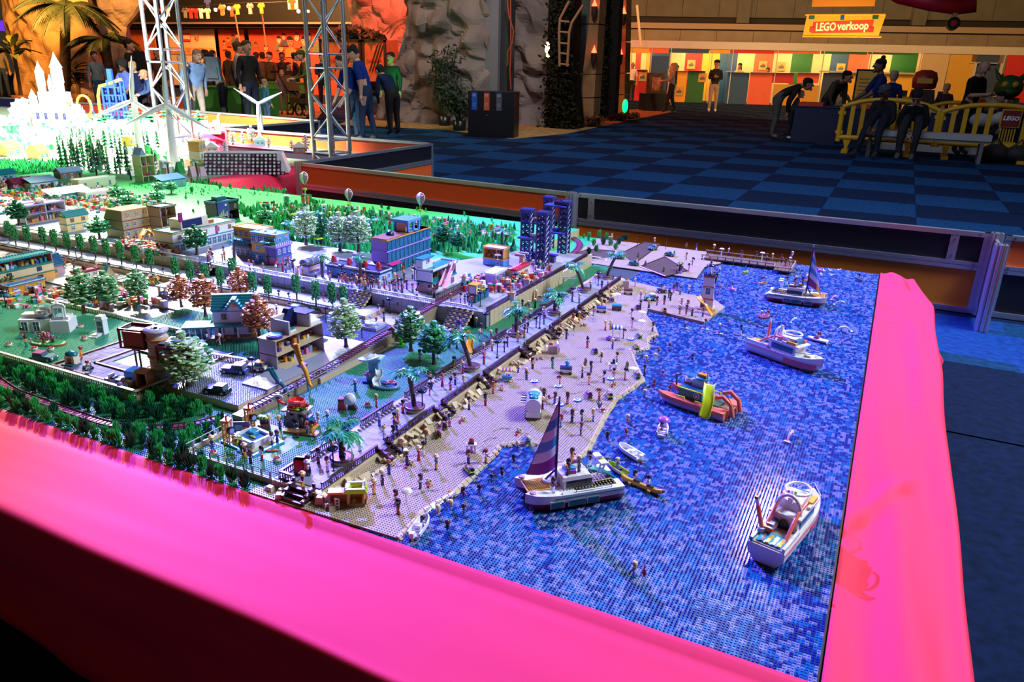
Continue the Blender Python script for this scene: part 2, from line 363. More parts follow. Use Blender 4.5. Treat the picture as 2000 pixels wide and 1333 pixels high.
# barrier walls of aluminium frames and boards
BLK=mat((.010,.009,.013),.45,var=.1);ORG=mat((.92,.13,.02),.5,var=.03);AMB=mat((.85,.25,.006),.5,var=.03)
NVY=mat((.015,.015,.06),.5);DRD=mat((.33,.035,.015),.5)
BOLT=mat((.35,.35,.37),.3,.9)
def barrier_wall(label,p0,p1,up,lo,mull=(),z1=.145):
 p0,p1=Vector((*p0,0)),Vector((*p1,0));d=p1-p0;L=d.length
 t=thing('barrier_wall',label,'barrier',p0,math.atan2(d.y,d.x),'low barrier walls round the display')
 zz=[T+z1,T+z1-.03,T-.05,T-.074,T-.077,T-.102,T-.355,T-.39]
 for a,b in((1,0),(3,2),(5,4),(7,6)):MB().b(0,-.02,zz[a],L,.02,zz[b],ALU).o('rail',t)
 MB().b(.02,-.006,zz[2],L-.02,.006,zz[1],up).o('board',t);MB().b(.02,-.006,zz[6],L-.02,.006,zz[5],lo).o('board',t)
 for x in(0,L-.035):MB().b(x,-.018,T-.39,x+.035,.018,T+z1,ALU).o('post',t)
 for x in mull:
  MB().b(x,-.018,zz[2],x+.05,.018,zz[1],ALU).o('mullion',t)
  for z in(zz[2]+.03,zz[1]-.03):MB().tube((x+.025,-.023,z),(x+.025,-.016,z),.008,BOLT,8).o('bolt',t)
 for x in(.05,L-.06):
  for z in(T+z1-.015,T-.062,T-.09):MB().tube((x,-.024,z),(x,-.018,z),.008,BOLT,8).o('bolt',t)
 return t
barrier_wall('long black barrier wall with aluminium rails behind the toy sea and pier',(-2.2,5.61),(.64,5.63),BLK,AMB,(.12,2.62))
barrier_wall('bright orange barrier wall behind the park with the three model balloons',(-5.14,5.79),(-2.24,5.61),ORG,BLK)
barrier_wall('short black barrier wall running back from the orange one to the right truss',(-5.17,8.24),(-5.17,5.84),BLK,ORG)
barrier_wall('orange barrier wall behind the foot of the right truss',(-8.62,8.22),(-5.2,8.26),ORG,BLK)
barrier_wall('dark barrier wall running back beside the dinosaur models',(-8.66,10.3),(-8.66,8.26),BLK,ORG)
barrier_wall('orange barrier wall in front of the visitors with the pushchair',(-12.1,10.62),(-8.7,10.32),ORG,NVY)
barrier_wall('dark red barrier wall behind the yellow toy roller coaster loop',(-16.7,10.85),(-12.15,10.64),DRD,NVY)
barrier_wall('navy barrier wall behind the shell shaped toy stage',(-22,10.6),(-16.75,10.85),NVY,NVY)
barrier_wall('orange and black barrier wall at the right edge beside the double post',(.72,5.62),(3.2,5.66),ORG,BLK,(1.9,))
def post(x,y,z0,z1,label):
 mb=MB()
 for dx,dy in((-.021,-.021),(.021,-.021),(.021,.021),(-.021,.021),(0,-.026),(0,.026),(.026,0),(-.026,0)):mb.cyl(x+dx,y+dy,z0,z1,.0125,ALU,8)
 mb.c(x,y,z0,.045,.045,z1-z0,ALU)
 o=mb.o('barrier_post',None,label=label,cat='post')
post(.672,5.60,.01,T+.155,'fluted aluminium post at the joint of black and orange barrier walls')
post(.664,5.26,.002,T+.145,'fluted aluminium post standing forward on the carpet beside the pink cloth')
mb=MB().b(.655,5.30,T-.3,.682,5.57,T+.10,DGREY)
mb.add([(.66,5.57,T+.12),(.66,5.3,T+.12),(.66,5.42,T-.0),(.68,5.57,T+.12),(.68,5.3,T+.12),(.68,5.42,T-.0)],[(0,1,2),(5,4,3),(0,3,4,1),(1,4,5,2),(2,5,3,0)],ALU)
mb.o('barrier_bracket',None,label='narrow dark end board with bracket between the two fluted posts',cat='bracket')
post(-2.215,5.585,T-.39,T+.15,'aluminium corner post behind the dark blue lattice towers')
post(-5.16,5.80,T-.39,T+.15,'aluminium corner post at the left end of the orange barrier wall')
# lattice trusses
def truss(x,y,rz,label,zs):
 t=thing('lighting_truss',label,'truss',(x,y,0),rz);a=.145;H_=5.2
 cs=[(-a,-a),(a,-a),(a,a),(-a,a)]
 for c in cs:MB().tube((*c,.0),(*c,H_),.025,STEEL,10).o('chord',t)
 for c in cs:
  for z in zs:MB().tube((*c,z-.06),(*c,z+.06),.031,STEEL,10).o('coupler',t)
 for k in range(4):
  p,q=cs[k],cs[(k+1)%4]
  for z in zs:
   for dz in(-.075,.075):MB().tube((*p,z+dz),(*q,z+dz),.011,STEEL,6).o('cross_bar',t)
  ends=sorted(zs)
  for z0,z1 in[(0,ends[0])]+list(zip(ends[:-1],ends[1:]))+[(ends[-1],ends[-1]+1.1),(ends[-1]+1.1,ends[-1]+2.2)]:
   if z1-z0<.3:continue
   n=3 if z1-z0>.8 else 2;za,zb=z0+.09,z1-.09;f=k%2
   for i in range(n):
    u,v=(p,q)if(i+f)%2==0 else(q,p)
    MB().tube((*u,za+(zb-za)*i/n),(*v,za+(zb-za)*(i+1)/n),.010,STEEL,6).o('diagonal_brace',t)
def zof(px,py,Y):return onY(px,py,Y).z
tr1,tr2=onY(345,285,7.15),onY(648,300,7.3)
truss(tr1.x,tr1.y,rad(-6),'left lighting truss of silver tubes rising behind the white wind turbines',[zof(342,278,7.15),zof(325,109,7.15)])
truss(tr2.x,tr2.y,rad(-9),'right lighting truss of silver tubes in front of the staff in blue shirts',[zof(660,286,7.3),zof(640,119,7.3)])
# crumpled paper rocks
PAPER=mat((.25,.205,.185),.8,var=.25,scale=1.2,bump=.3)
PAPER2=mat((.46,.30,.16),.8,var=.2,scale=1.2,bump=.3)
def crag(p,s):
 v,pts=noise.voronoi(p*s);return(v[1]-v[0])
def rock(label,Y,rows,depth,m=PAPER,amp=.32,nu=34,nv=52,s=1.1):
 mb=MB();R_=[]
 for j in range(nv+1):
  v=j/nv*(len(rows)-1);i=min(int(v),len(rows)-2);f=v-i
  py,xl,xr=[a+(b-a)*f for a,b in zip(rows[i],rows[i+1])];a,b=onY(xl,py,Y),onY(xr,py,Y);row=[]
  for k in range(nu+1):
   u=k/nu;p=a.lerp(b,u);bul=math.sqrt(max(0,1-(2*u-1)**2));p.y-=depth*bul
   q=Vector((p.x,p.z*.8,p.y*.3));d=amp*(.9-crag(q+Vector((.3*noise.noise(q*2),.3*noise.noise(q*2+Vector((9,0,0))),0)),s))+.85*amp*(.5-crag(q+Vector((5,0,0)),s*2.0))+.25*amp*noise.noise(q*3)
   p.y+=d*(.3+.7*bul)-amp*.3;p.x+=.5*d*(u-.5)*2;p.z=max(0,p.z+.25*d*(0 if j==nv else 1))
   if j==nv:p.z=0
   row.append(p)
  row+=[Vector((b.x,Y+.3,row[-1].z)),Vector((a.x,Y+.3,row[0].z))];R_.append(row)
 mb.strip(R_,m,False,True);return mb.o('paper_rock',None,label=label,cat='rock')
rock('grey crumpled paper rock wall behind the black waste bin',17.6,[(-60,838,944),(0,822,944),(60,815,944),(120,796,944),(180,772,944),(225,755,944),(250,745,944)],.75,amp=.62,nu=40,nv=64,s=.95)
rock('crumpled paper rock between the grey hall pillar and the vine tower',19.0,[(-50,985,1060),(20,985,1062),(90,985,1066),(160,985,1066),(215,985,1055),(252,985,1060)],.5,amp=.5,s=1.0)
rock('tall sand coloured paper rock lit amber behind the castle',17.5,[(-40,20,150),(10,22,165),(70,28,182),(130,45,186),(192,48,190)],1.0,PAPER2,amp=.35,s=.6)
rock('dark brown paper rock behind the boy in the grey jumper',18.4,[(-30,140,300),(0,150,290),(60,150,238),(110,150,248),(150,140,262),(195,130,282)],.6,amp=.5,s=.8)
rock('paper rock glowing red behind the wooden warning crates',24.5,[(-40,680,772),(10,690,778),(60,700,786),(110,745,790),(160,757,800),(196,755,815)],.7,amp=.55,s=.8)
rock('low boulder of brown paper lying beside the dark paper rock',17.0,[(165,150,172),(176,142,182),(192,135,190)],.5,amp=.2,nu=14,nv=14)
# sandy floor mats, bin, cables
SANDY=mat((.42,.26,.10),.9,var=.3,scale=6)
mt=[F(*q)for q in((660,244),(870,254),(1000,272),(1105,262),(1210,240),(1322,217),(1255,213),(1180,218),(900,215),(700,228))]
MB().prism([(p.x,p.y)for p in mt],-.003,.008,SANDY).o('sand_mat',None,label='sand coloured floor strip under the rocks and temple',cat='floor mat')
mt=[F(*q)for q in((300,215),(620,232),(640,205),(560,190),(320,190))]
MB().prism([(p.x,p.y)for p in mt],-.003,.012,SANDY).o('sand_mat',None,label='sand coloured floor under the crowd and pushchair',cat='floor mat')
b0,b1=F(914,267),F(1003,271);bd=Vector((b1.x-b0.x,b1.y-b0.y,0));bw=bd.length
bn=thing('waste_bin','wide black waste bin with blue, orange and grey sorting strips','bin',(b0.x,b0.y,0),math.atan2(bd.y,bd.x))
BK=mat((.006,.006,.008),.4)
MB().b(0,0,0,bw,.5,.93,BK).b(-.01,-.01,.93,bw+.01,.51,.95,mat((.02,.02,.022),.35)).o('cabinet',bn)
for x,c in((.08,(.01,.10,.42)),(.35,(.62,.10,.03)),(.62,(.10,.09,.12))):
 s_=MB().b(x,-.006,.56,x+.12,.0,.92,mat(c,.5)).o('sorting_strip',bn)
 mk=MB();LT=mat((.6,.6,.65),.6)
 for z in(.88,.86,.84):mk.b(x+.02,-.009,z,x+.09,-.006,z+.008,LT)
 mk.b(x+.035,-.009,.64,x+.085,-.006,.645,LT).b(x+.035,-.009,.70,x+.085,-.006,.705,LT).b(x+.035,-.009,.64,x+.04,-.006,.7,LT).b(x+.08,-.009,.64,x+.085,-.006,.7,LT)
 mk.o('printed_mark',s_,kind='stuff')
MB().ball(.42,-.008,.46,.012,STEEL).o('lock',bn)
for i,pts in enumerate([[(990,-5),(994,30),(1003,60),(1001,84),(992,100),(991,128)],[(997,0),(998,90),(996,140),(998,175)]]):
 MB().path([onY(x,y,17.3)for x,y in pts],.018,mat((.35,.07,.02),.5)).o('power_cable',None,label=['thick red cable looping down beside the grey pillar','straight red cable dropping to the black bin'][i],cat='cable')
# temple pillars, vines, torches
STN=mat((.36,.19,.08),.75,var=.2,scale=2);STG=mat((.07,.085,.075),.7,var=.2,scale=2);VINE=mat((.022,.017,.008),.8,var=.4,scale=20)
def slabY(name,poly,Y,th,m,par=None,**k):
 a=[onY(x,y,Y)for x,y in poly];c=sum(a,Vector())/len(a);mb=MB()
 return mb.side([(p.x,p.z)for p in a],Y,Y+th,m).o(name,par,**k)
tp=thing('temple_gate','temple gate of orange lit stone pillars with red torches','gate',(0,0,0))
for Y,cols in((19.6,[(-30,1156,1174),(46,1150,1168),(96,1141,1166)]),(23.6,[(-30,1210,1224),(60,1205,1222),(140,1200,1221)])):
 ys=[(-30,46),(48,144),(146,190),(192,236)]if Y<20 else[(-30,80),(82,142),(144,184),(186,224)]
 for y0,y1 in ys:
  f=lambda y,k:(np.interp(y,[-30,46,96,144,236],[1156,1150,1142,1138,1129])if k==0 else np.interp(y,[-30,46,236],[1174,1169,1158]))if Y<20 else(np.interp(y,[-30,224],[1209,1196])if k==0 else np.interp(y,[-30,224],[1224,1219]))
  slabY('stone_block',[(f(y0,0),y0),(f(y0,1),y0),(f(y1,1),y1),(f(y1,0),y1)],Y,.5,STN,tp)
for y0,y1 in((-30,46),(48,143),(145,190),(192,236)):
 slabY('stone_block',[(1112,y0),(1156-.1*max(0,y0),y0),(1156-.1*max(0,y1),y1),(1112,y1)],19.9,.5,STG,tp)
slabY('dark_wall',[(1166,-30),(1212,-30),(1200,224),(1155,230)],20.6,.3,mat((.015,.012,.010),.8),tp)
FLM=mat((1,.08,.03),.5,emit=7,var=0,ecol=(1,.07,.025))
for x,y,Y in((1161,13,19.45),(1160,104,19.45),(1218,28,23.4),(1211,107,23.4)):
 p=onY(x,y,Y);k=Y/1478
 h=thing('wall_torch','wall torch bowl with red flame, %s pillar of the temple, %s'%('near' if Y<20 else 'far','upper' if y<60 else 'lower'),'torch',p)
 MB().lathe([(2*k,-20*k),(5*k,-16*k),(6*k,0),(6*k,.5*k)],mat((.05,.02,.01),.6),10).b(-2*k,0,-14*k,2*k,6*k,-4*k,VINE).o('bowl',h)
 MB().lathe([(5*k,0),(5.5*k,2*k),(3.5*k,6*k),(1.2*k,11*k),(.01,14*k)],FLM,8).o('flame',h)
def clump(name,label,cat,Y,path,r,n,m,sz,par=None,seed=1):
 rnd=random.Random(seed);mb=MB();L=len(path)-1
 for i in range(n):
  t=rnd.random()*L;a=path[int(t)];b=path[int(t)+1]if int(t)<L else a;f=t-int(t);x=a[0]+(b[0]-a[0])*f;y=a[1]+(b[1]-a[1])*f;w=a[2]+(b[2]-a[2])*f
  p=onY(x+rnd.gauss(0,.45)*w,y+rnd.gauss(0,.2)*w,Y+rnd.uniform(-r,r));q=Vector((rnd.gauss(0,1),rnd.gauss(0,1),rnd.gauss(-.3,1))).normalized()*sz*rnd.uniform(.6,1.4);s=q.orthogonal().normalized()*sz*.3
  if p.z<.02:p.z=.02
  mb.add([p-q*.5,p+s,p+q*.5,p-s],[(0,1,2,3)],m[rnd.randrange(len(m))])
 return mb.o(name,par,label=label,cat=cat)
VG=[VINE,mat((.03,.022,.010),.8),mat((.014,.016,.006),.8)]
vt=thing('vine_tower','dark tower of dead vines with a bent ladder','tower',(0,0,0))
slabY('core',[(1072,-20),(1122,-20),(1118,150),(1128,252),(1066,256),(1068,150)],18.6,.5,mat((.012,.010,.007),.9),vt)
clump('vine_leaves',None,None,18.4,[(1095,-10,22),(1090,120,25),(1092,200,28),(1095,250,40)],.25,2600,VG,.12,vt,3)
RUST=mat((.35,.16,.08),.6)
for ps in([(1112,2),(1094,36),(1092,62),(1093,130)],[(1139,10),(1117,44),(1112,62),(1108,130)]):
 MB().path([onY(x,y,18.1)for x,y in ps],.035,RUST,6).o('ladder_rail',vt)
for y in(41,62,84,104,125):MB().tube(onY(1094,y,18.1),onY(1112,y+2,18.1),.025,RUST,6).o('rung',vt)
clump('dead_creeper','dark hanging creeper between the two temple pillars','creeper',20.3,[(1178,-10,9),(1176,120,9),(1172,225,12)],.2,900,VG,.12,None,5)
DRY=[mat((.22,.07,.02),.8),mat((.10,.04,.015),.8),mat((.05,.03,.012),.8)]
clump('leaf_litter','heap of dry brown leaves along the foot of the temple','leaves',19.8,[(1135,238,14),(1170,233,12)],.5,700,DRY,.14,None,6)['kind']='stuff'
clump('leaf_litter','low mound of dead leaves at the far end of the temple','leaves',22.6,[(1180,228,12),(1240,226,10)],.6,700,DRY,.14,None,7)['kind']='stuff'
MB().ball(*onY(1221,207,23),.09,mat((0,1,.1),.4,emit=6,var=0),sz=.2).o('floor_spot',None,label='small green glowing floor spot beside the far temple pillar',cat='lamp')
ex=onY(1075,47,26);e_=thing('exit_sign','green lit exit sign above the vine tower','sign',ex)
MB().b(-.22,0,-.1,.16,.06,.1,mat((.05,.5,.2),.5,emit=1.6,var=0)).o('light_box',e_)
MB().b(-.12,-.01,-.06,-.02,0,.06,mat((.9,1,.9),.5,emit=2.5,var=0)).o('pictogram',e_)
la=onY(1069,92,18.5);l_=thing('lantern','small lit lantern hanging at the edge of the rock','lantern',la)
MB().lathe([(.02,-.15),(.06,-.1),(.07,.05),(.02,.12)],mat((1,.75,.4),.4,emit=5,var=0),8).o('glass',l_);MB().cyl(0,0,.12,.2,.02,BLACK).o('cap',l_)
MB().ball(*onY(1070,109,18.5),.05,mat((1,.5,.15),.4,emit=10,var=0)).o('lantern',None,label='tiny amber bulb below the lantern on the rock',cat='lantern')
LEAFD=[mat((.010,.022,.008),.6),mat((.02,.035,.012),.6)];LEAFY=[mat((.10,.12,.01),.55),mat((.05,.08,.012),.55),mat((.03,.05,.01),.6)]
def frond_fan(mb,c,n,L,w,ms,rnd,up=.5,droop=.9,leaflets=12):
 for i in range(n):
  a=2*PI*i/n+rnd.uniform(-.3,.3);e=up+rnd.uniform(-.3,.4);d=Vector((cos(a),sin(a),0));pts=[]
  for k in range(9):
   t=k/8;pts.append(c+d*L*t*cos(e*.6)+Vector((0,0,L*(sin(e)*t-droop*.75*t*t))))
  m=ms[i%len(ms)];sd=Vector((-d.y,d.x,0))
  for k in range(8):
   p,q=pts[k],pts[k+1]
   for f in lsp(0,1,leaflets//8+1)[:-1]:
    o=p.lerp(q,f);ww=w*sin(PI*min(1,(k+f)/8*.9+.12))
    for s_ in(-1,1):
     tip=o+sd*s_*ww+(q-p)*1.1-Vector((0,0,ww*.45));mb.add([o-(q-p)*.12,tip,o+(q-p)*.35],[(0,1,2)],m)
  mb.path(pts,L*.012,m,3)
def hall_palm(label,px,py,Y,foot,L,n,lean=0):
 rnd=random.Random(px);top=onY(px,py,Y);base=onY(foot,190,Y);base.z=0
 t=thing('hall_palm',label,'palm',base);q=top-base
 MB().path([Vector((0,0,0)),q*.35+Vector((.05,0,0)),q*.7,q],.17,mat((.05,.03,.018),.85,var=.4,scale=8,bump=.6),9,.12).o('trunk',t)
 mb=MB();frond_fan(mb,q,n,L,L*.22,LEAFD+LEAFY[2:],rnd,.45,.95,32);mb.o('crown',t)
hall_palm('tall dark hall palm in front of the amber rock',128,14,15.6,122,1.45,17)
hall_palm('shorter hall palm at the left of the truss',205,80,16.0,218,1.15,15)
hall_palm('fern palm between the red rock and the grey rock',805,40,21,800,.95,14)
def big_leaf_plant(label,px,py,Y,L,n,ms,base_y=190):
 rnd=random.Random(px*3);b=onY(px,base_y,Y);b.z=0;t=thing('potted_plant',label,'plant',b)
 MB().lathe([(.2,0),(.26,.3),(.24,.3)],mat((.12,.05,.02),.7),12).o('pot',t);h=onY(px,py,Y).z
 MB().path([(0,0,.2),(.03,0,h*.6),(0,0,h-.3)],.05,mat((.10,.06,.03),.8),6).o('stem',t);mb=MB()
 for i in range(n):
  a=rnd.uniform(0,2*PI);e=rnd.uniform(.1,1.3);z0=rnd.uniform(.45,.95)*h;d=Vector((cos(a)*cos(e),sin(a)*cos(e),sin(e)));s_=d.cross(Vector((0,0,1))).normalized();rows=[]
  for k in range(6):
   u=k/5;c=Vector((0,0,z0))+d*L*u-Vector((0,0,.35*L*u*u));w=.16*L*sin(PI*min(.97,u*.9+.06))
   rows.append([c-s_*w,c-Vector((0,0,.03)),c+s_*w])
  mb.strip(rows,ms[i%len(ms)])
 mb.o('leaves',t)
big_leaf_plant('plant with broad yellow green leaves at the left edge',42,62,14.6,.75,17,LEAFY)
big_leaf_plant('dark leafy plant at the foot of the brown rock',155,128,16.6,.5,22,LEAFD)
BAM=[mat((.012,.028,.010),.6),mat((.022,.045,.014),.6)]
for x,y0,foot,lb in((868,82,246,'tall potted bamboo with dark feathery leaves in front of the grey rock'),(897,150,256,'shorter potted bamboo beside the black waste bin')):
 rnd=random.Random(x);b=F(x,foot);h=onY(x,y0,b.y).z;t=thing('potted_bamboo',lb,'bamboo',(b.x,b.y,0))
 MB().lathe([(.14,0),(.17,.24),(.15,.24)],BLACK,12).o('pot',t);mb=MB();lf=MB()
 for k in range(9):
  a=rnd.uniform(0,6.3);p=Vector((.05*cos(a),.05*sin(a),.2));q=Vector((.32*cos(a),.32*sin(a),h*rnd.uniform(.7,1)));mb.path([p,p.lerp(q,.5)*1.0-Vector((0,0,0)),q],.012,BAM[1],4,.006)
  for i in range(75):
   o=p.lerp(q,rnd.uniform(.25,1));d=Vector((rnd.gauss(0,1),rnd.gauss(0,1),rnd.gauss(-.5,.6))).normalized()*rnd.uniform(.1,.22);s_=d.orthogonal().normalized()*.018
   o=o+Vector((rnd.gauss(0,.09),rnd.gauss(0,.09),0));lf.add([o,o+d*.4+s_,o+d,o+d*.4-s_],[(0,1,2,3)],BAM[i%2])
 mb.o('canes',t);lf.o('leaves',t)
ub=onY(905,240,16.2);MB().lathe([(.1,0),(.16,.1),(.17,.3),(.14,.42),(.05,.44)],mat((.45,.43,.42),.6),12,ub.x-.02,ub.y).o('stone_urn',None,label='pale grey urn half hidden by the black bin',cat='urn')
# sales booths, far right
BC=dict(y=(.72,.40,.03),r=(.50,.012,.012),b=(.012,.07,.20),g=(.010,.13,.02),w=(.72,.52,.26),c=(.75,.12,.05),m=(.55,.30,.03),e=(.50,.36,.20),n=(.02,.04,.10))
BMAT={k:mat(v,.5,var=.04,scale=3)for k,v in BC.items()}
BFR=mat((.55,.5,.45),.4,.3)
sb=thing('sales_booth','long row of sales booths with coloured boards and lit counters','booth',B1,BR)
def board(x0,y0,x1,y1,c,off=0.,th=.06,name='board',par=None):
 ym=(y0+y1)/2;a,b,z1,z0=pl(x0,ym,off)[0],pl(x1,ym,off)[0],pl(x0,y0,off)[1],pl(x1,y1,off)[1]
 if name=='board' and y1>189:z0=0
 return MB().b(a,off,max(0,z0),b,off+th,z1,BMAT[c]if isinstance(c,str)else c).o(name,par or sb)
for x0,x1,y,c in((1222,1230,95,'g'),(1231,1268,94,'y'),(1269,1306,94,'c'),(1307,1385,94.5,'b'),(1386,1426,95,'y'),(1427,1512,95.5,'r'),(1513,1602,96,'c'),(1604,1694,97,'g'),(1696,1791,98,'g')):
 board(x0,y,x1,y+10,c)
for x0,y0,x1,y1,c in((1222,105,1229,135,'g'),(1219,135,1236,195,'n'),(1237,136,1263,195,'r'),(1270,109,1303,195,'b'),(1304,138,1340,199,'y'),(1341,138,1375,200,'g'),(1418,141,1461,202,'b'),(1462,141,1507,205,'c'),(1508,142,1550,163,'r'),(1508,164,1600,205,'m'),(1558,142,1600,163,'c'),(1604,142,1650,205,'n'),(1651,142,1790,205,'y'),(1794,100,1845,215,'e'),(1846,100,1898,218,'m'),(1899,101,1953,122,'n'),(1956,102,2060,235,'r'),(1898,123,1946,225,'n')):
 board(x0,y0,x1,y1,c,0 if(x0,y0)!=(1898,123)else .1)
for x0,y0,x1,y1 in((1893,122,1898,225),(1944,124,1949,225),(1893,122,1949,124.5)):board(x0,y0,x1,y1,BFR,-.05,.1,'door_frame')
board(1222,92.4,2060,93.8,BFR,-.04,.1,'top_rail')
for x in(1230,1268.5,1306,1386,1426,1512.5,1602.5,1695,1792,1845,1954):board(x,94,x+1.6,205,BFR,-.03,.08,'post')
for x0,x1,y in((1237,1263,135),(1304,1376,137),(1418,1508,140),(1508,1602,141),(1604,1792,141)):board(x0,y,x1,y+1.6,BFR,-.25,.5,'counter_top')
xx=1222
for w,c in((18,'w'),(10,'r'),(11,'w'),(7,'y'),(38,'b'),(30,'w'),(33,'r'),(14,'y'),(20,'y'),(14,'b'),(20,'b'),(34,'w'),(36,'c'),(36,'w'),(40,'g'),(36,'w'),(34,'b'),(40,'c'),(44,'w'),(50,'g'),(30,'w')):
 board(xx,100,xx+w-.6,190,c,2.6,.06);xx+=w
def bpt(px,py,off):p=onB(px,py,off);return p
for x in(1245,1345,1400,1465,1555,1640,1745):
 p=bpt(x,106,1.2);lamp('booth_lamp','AREA',(p.x,p.y,2.3),(p.x+.3,p.y+1.4,1.0),42,(1,.66,.26),1.2)
POS=[mat((.55,.33,.08),.5),mat((.05,.12,.12),.5),mat((.5,.08,.03),.5)]
for x,y,off in((1255,150,-.03),(1350,126,2.55),(1372,152,-.03),(1326,178,-.03),(1490,128,2.55),(1526,130,2.55),(1642,133,2.55)):
 a,z1=pl(x-7,y-9,off);b,z0=pl(x+7,y+9,off);p_=put(None,'poster',None,B1,BR,label='small yellow poster on the %s'%{1255:'red counter board at the left end of the booths',1350:'red inner wall of the second booth',1372:'green counter board',1326:'yellow counter board',1490:'inner wall behind the blue counter',1526:'pale inner wall above the red counter',1642:'dark blue inner wall by the tables'}[x],cat='poster')
 MB().b(a,off-.01,z0,b,off,z1,POS[0]).o('sheet',p_);mb=MB();h=z1-z0;w=b-a
 mb.b(a+w*.2,off-.02,z0+h*.3,a+w*.8,off-.01,z0+h*.55,POS[1]).b(a+w*.4,off-.02,z0+h*.5,a+w*.7,off-.01,z0+h*.7,POS[2]);mb.o('printed_picture',p_)
FT=None
def words(txt,size,m,par,loc,rot=(PI/2,0,0),name='lettering',bold=.0,ext=.004,sx=1,shear=0):
 c=D.curves.new(name,'FONT');c.body=txt;c.size=size;c.align_x='CENTER';c.align_y='CENTER';c.extrude=ext;c.offset=bold;c.resolution_u=2;c.shear=shear
 c.materials.append(m);o=D.objects.new(name,c);C.objects.link(o);o.parent=par;o.location=loc;o.rotation_euler=rot;o.scale=(sx,1,1);return o
Yb=30
c0,c1=onY(1572,29,Yb),onY(1712,72,Yb);bn=thing('sales_banner','hanging yellow banner with a red band reading LEGO verkoop','banner',((c0.x+c1.x)/2+.05,Yb,c1.z))
bw,bh=(c1.x-c0.x)/2,c0.z-c1.z;YEL=mat((.85,.42,.02),.6);RDB=mat((.62,.05,.02),.6)
BG=MRo(.012,4,'Y')
MB().side([(-bw-.02,0),(bw-.0,0),(bw+.12,bh),(-bw+.02,bh)],0,.02,YEL).o('cloth',bn)
MB().side([(-bw*.80,bh*.14),(bw*.80,bh*.20),(bw*.82,bh*.76),(-bw*.78,bh*.66)],-.012,0,RDB).o('red_band',bn)
words('LEGO',bh*.52,mat((.95,.85,.6),.5),bn,(-bw*.42,-.02,bh*.43),(PI/2,-.03,0),bold=.012,sx=.72);words('verkoop',bh*.52,mat((.95,.85,.6),.5),bn,(bw*.30,-.02,bh*.48),(PI/2,-.03,0),bold=.012,sx=.80)
for s_ in(-1,1):
 MB().c(s_*bw*.78,-.02,bh*(.2 if s_>0 else .2),.16,.02,.16,P(.5,.05,.03)).o('printed_brick',bn);MB().c(s_*bw*.84,-.02,bh*.80,.18,.02,.12,P(.02,.12,.03)).o('printed_brick',bn)
 MB().tube((s_*bw,0,bh),(s_*bw,.2,bh+6),.01,BLACK,4).o('hanging_wire',bn)
MB().c(-.02,-.02,bh*.76,.12,.02,.16,P(.02,.1,.4)).o('printed_brick',bn)
for z in(0,bh):MB().tube((-bw-.03,0,z),(bw+.1,0,z),.03,YEL,8).o('banner_rod',bn)
lamp('banner_lamp','AREA',(c0.x+1.5,Yb-3,c1.z-2.2),((c0.x+c1.x)/2,Yb,c1.z+.4),320,(1,.72,.3),1)
a,b=onY(1593,-40,28),onY(1708,12,28);MB().b(a.x,28,b.z,b.x,28.02,a.z,mat((.85,.33,.02),.6)).o('orange_banner',None,label='orange banner cut off by the top edge, above the sales banner',cat='banner')
ap=onY(1838,2,22);a_=thing('model_aeroplane','red model aeroplane with two wheels hanging above the far counters','aeroplane',ap)
RP=mat((.60,.01,.05),.45);mb=MB()
mb.path([(-1.35,0,.32),(-.9,0,.10),(-.2,0,-.03),(.35,0,-.08),(.72,0,.0)],.12,RP,10,.26);mb.o('fuselage',a_)
MB().b(-1.5,-.9,.22,-1.15,.9,.27,RP).b(-1.55,-.02,.25,-1.25,.02,.75,RP).o('tail',a_);MB().b(-.3,-2.2,.18,.55,2.2,.25,RP).o('wing',a_)
MB().b(.30,-.1,-.55,.40,.1,-.1,mat((.6,.5,.4),.5)).o('strut',a_)
for y in(-.25,.25):MB().tube((.35,y-.05,-.5),(.35,y+.05,-.5),.14,BLACK,14).tube((.35,y-.06,-.5),(.35,y-.05,-.5),.07,RED,10).o('wheel',a_)
MB().tube((0,0,.25),(0,0,6),.01,BLACK,4).o('hanging_wire',a_)
MB().tube(onY(1244,10,34),onY(1252,90,34),.06,mat((.8,.7,.5),.5),6).o('white_pole',None,label='slanting white pole behind the left end of the booths',cat='pole')
p0,p1=F(1256,217),F(1303,218);pn=thing('picture_plinth','black plinth carrying an upright picture board, near the temple','plinth',(p0.x,p0.y,0),math.atan2(p1.y-p0.y,p1.x-p0.x));pw=(p1-p0).length
MB().b(0,0,0,pw,.8,.62,BK).o('plinth_body',pn);MB().b(.12,.2,.62,pw-.15,.35,1.35,mat((.09,.05,.02),.6,var=.4,scale=6)).o('picture_board',pn)
MB().b(.3,.18,.7,.62,.2,1.2,mat((.36,.18,.07),.6,var=.3,scale=9)).o('printed_picture',pn)
mb=MB();rnd=random.Random(5)
for i in range(40):x=rnd.uniform(.1,pw-.1);mb.tube((x,.1,.62),(x+rnd.uniform(-.1,.1),.1,.62+rnd.uniform(.1,.3)),.02,LEAFY[1],3,.002)
mb.o('grass_tuft',pn)
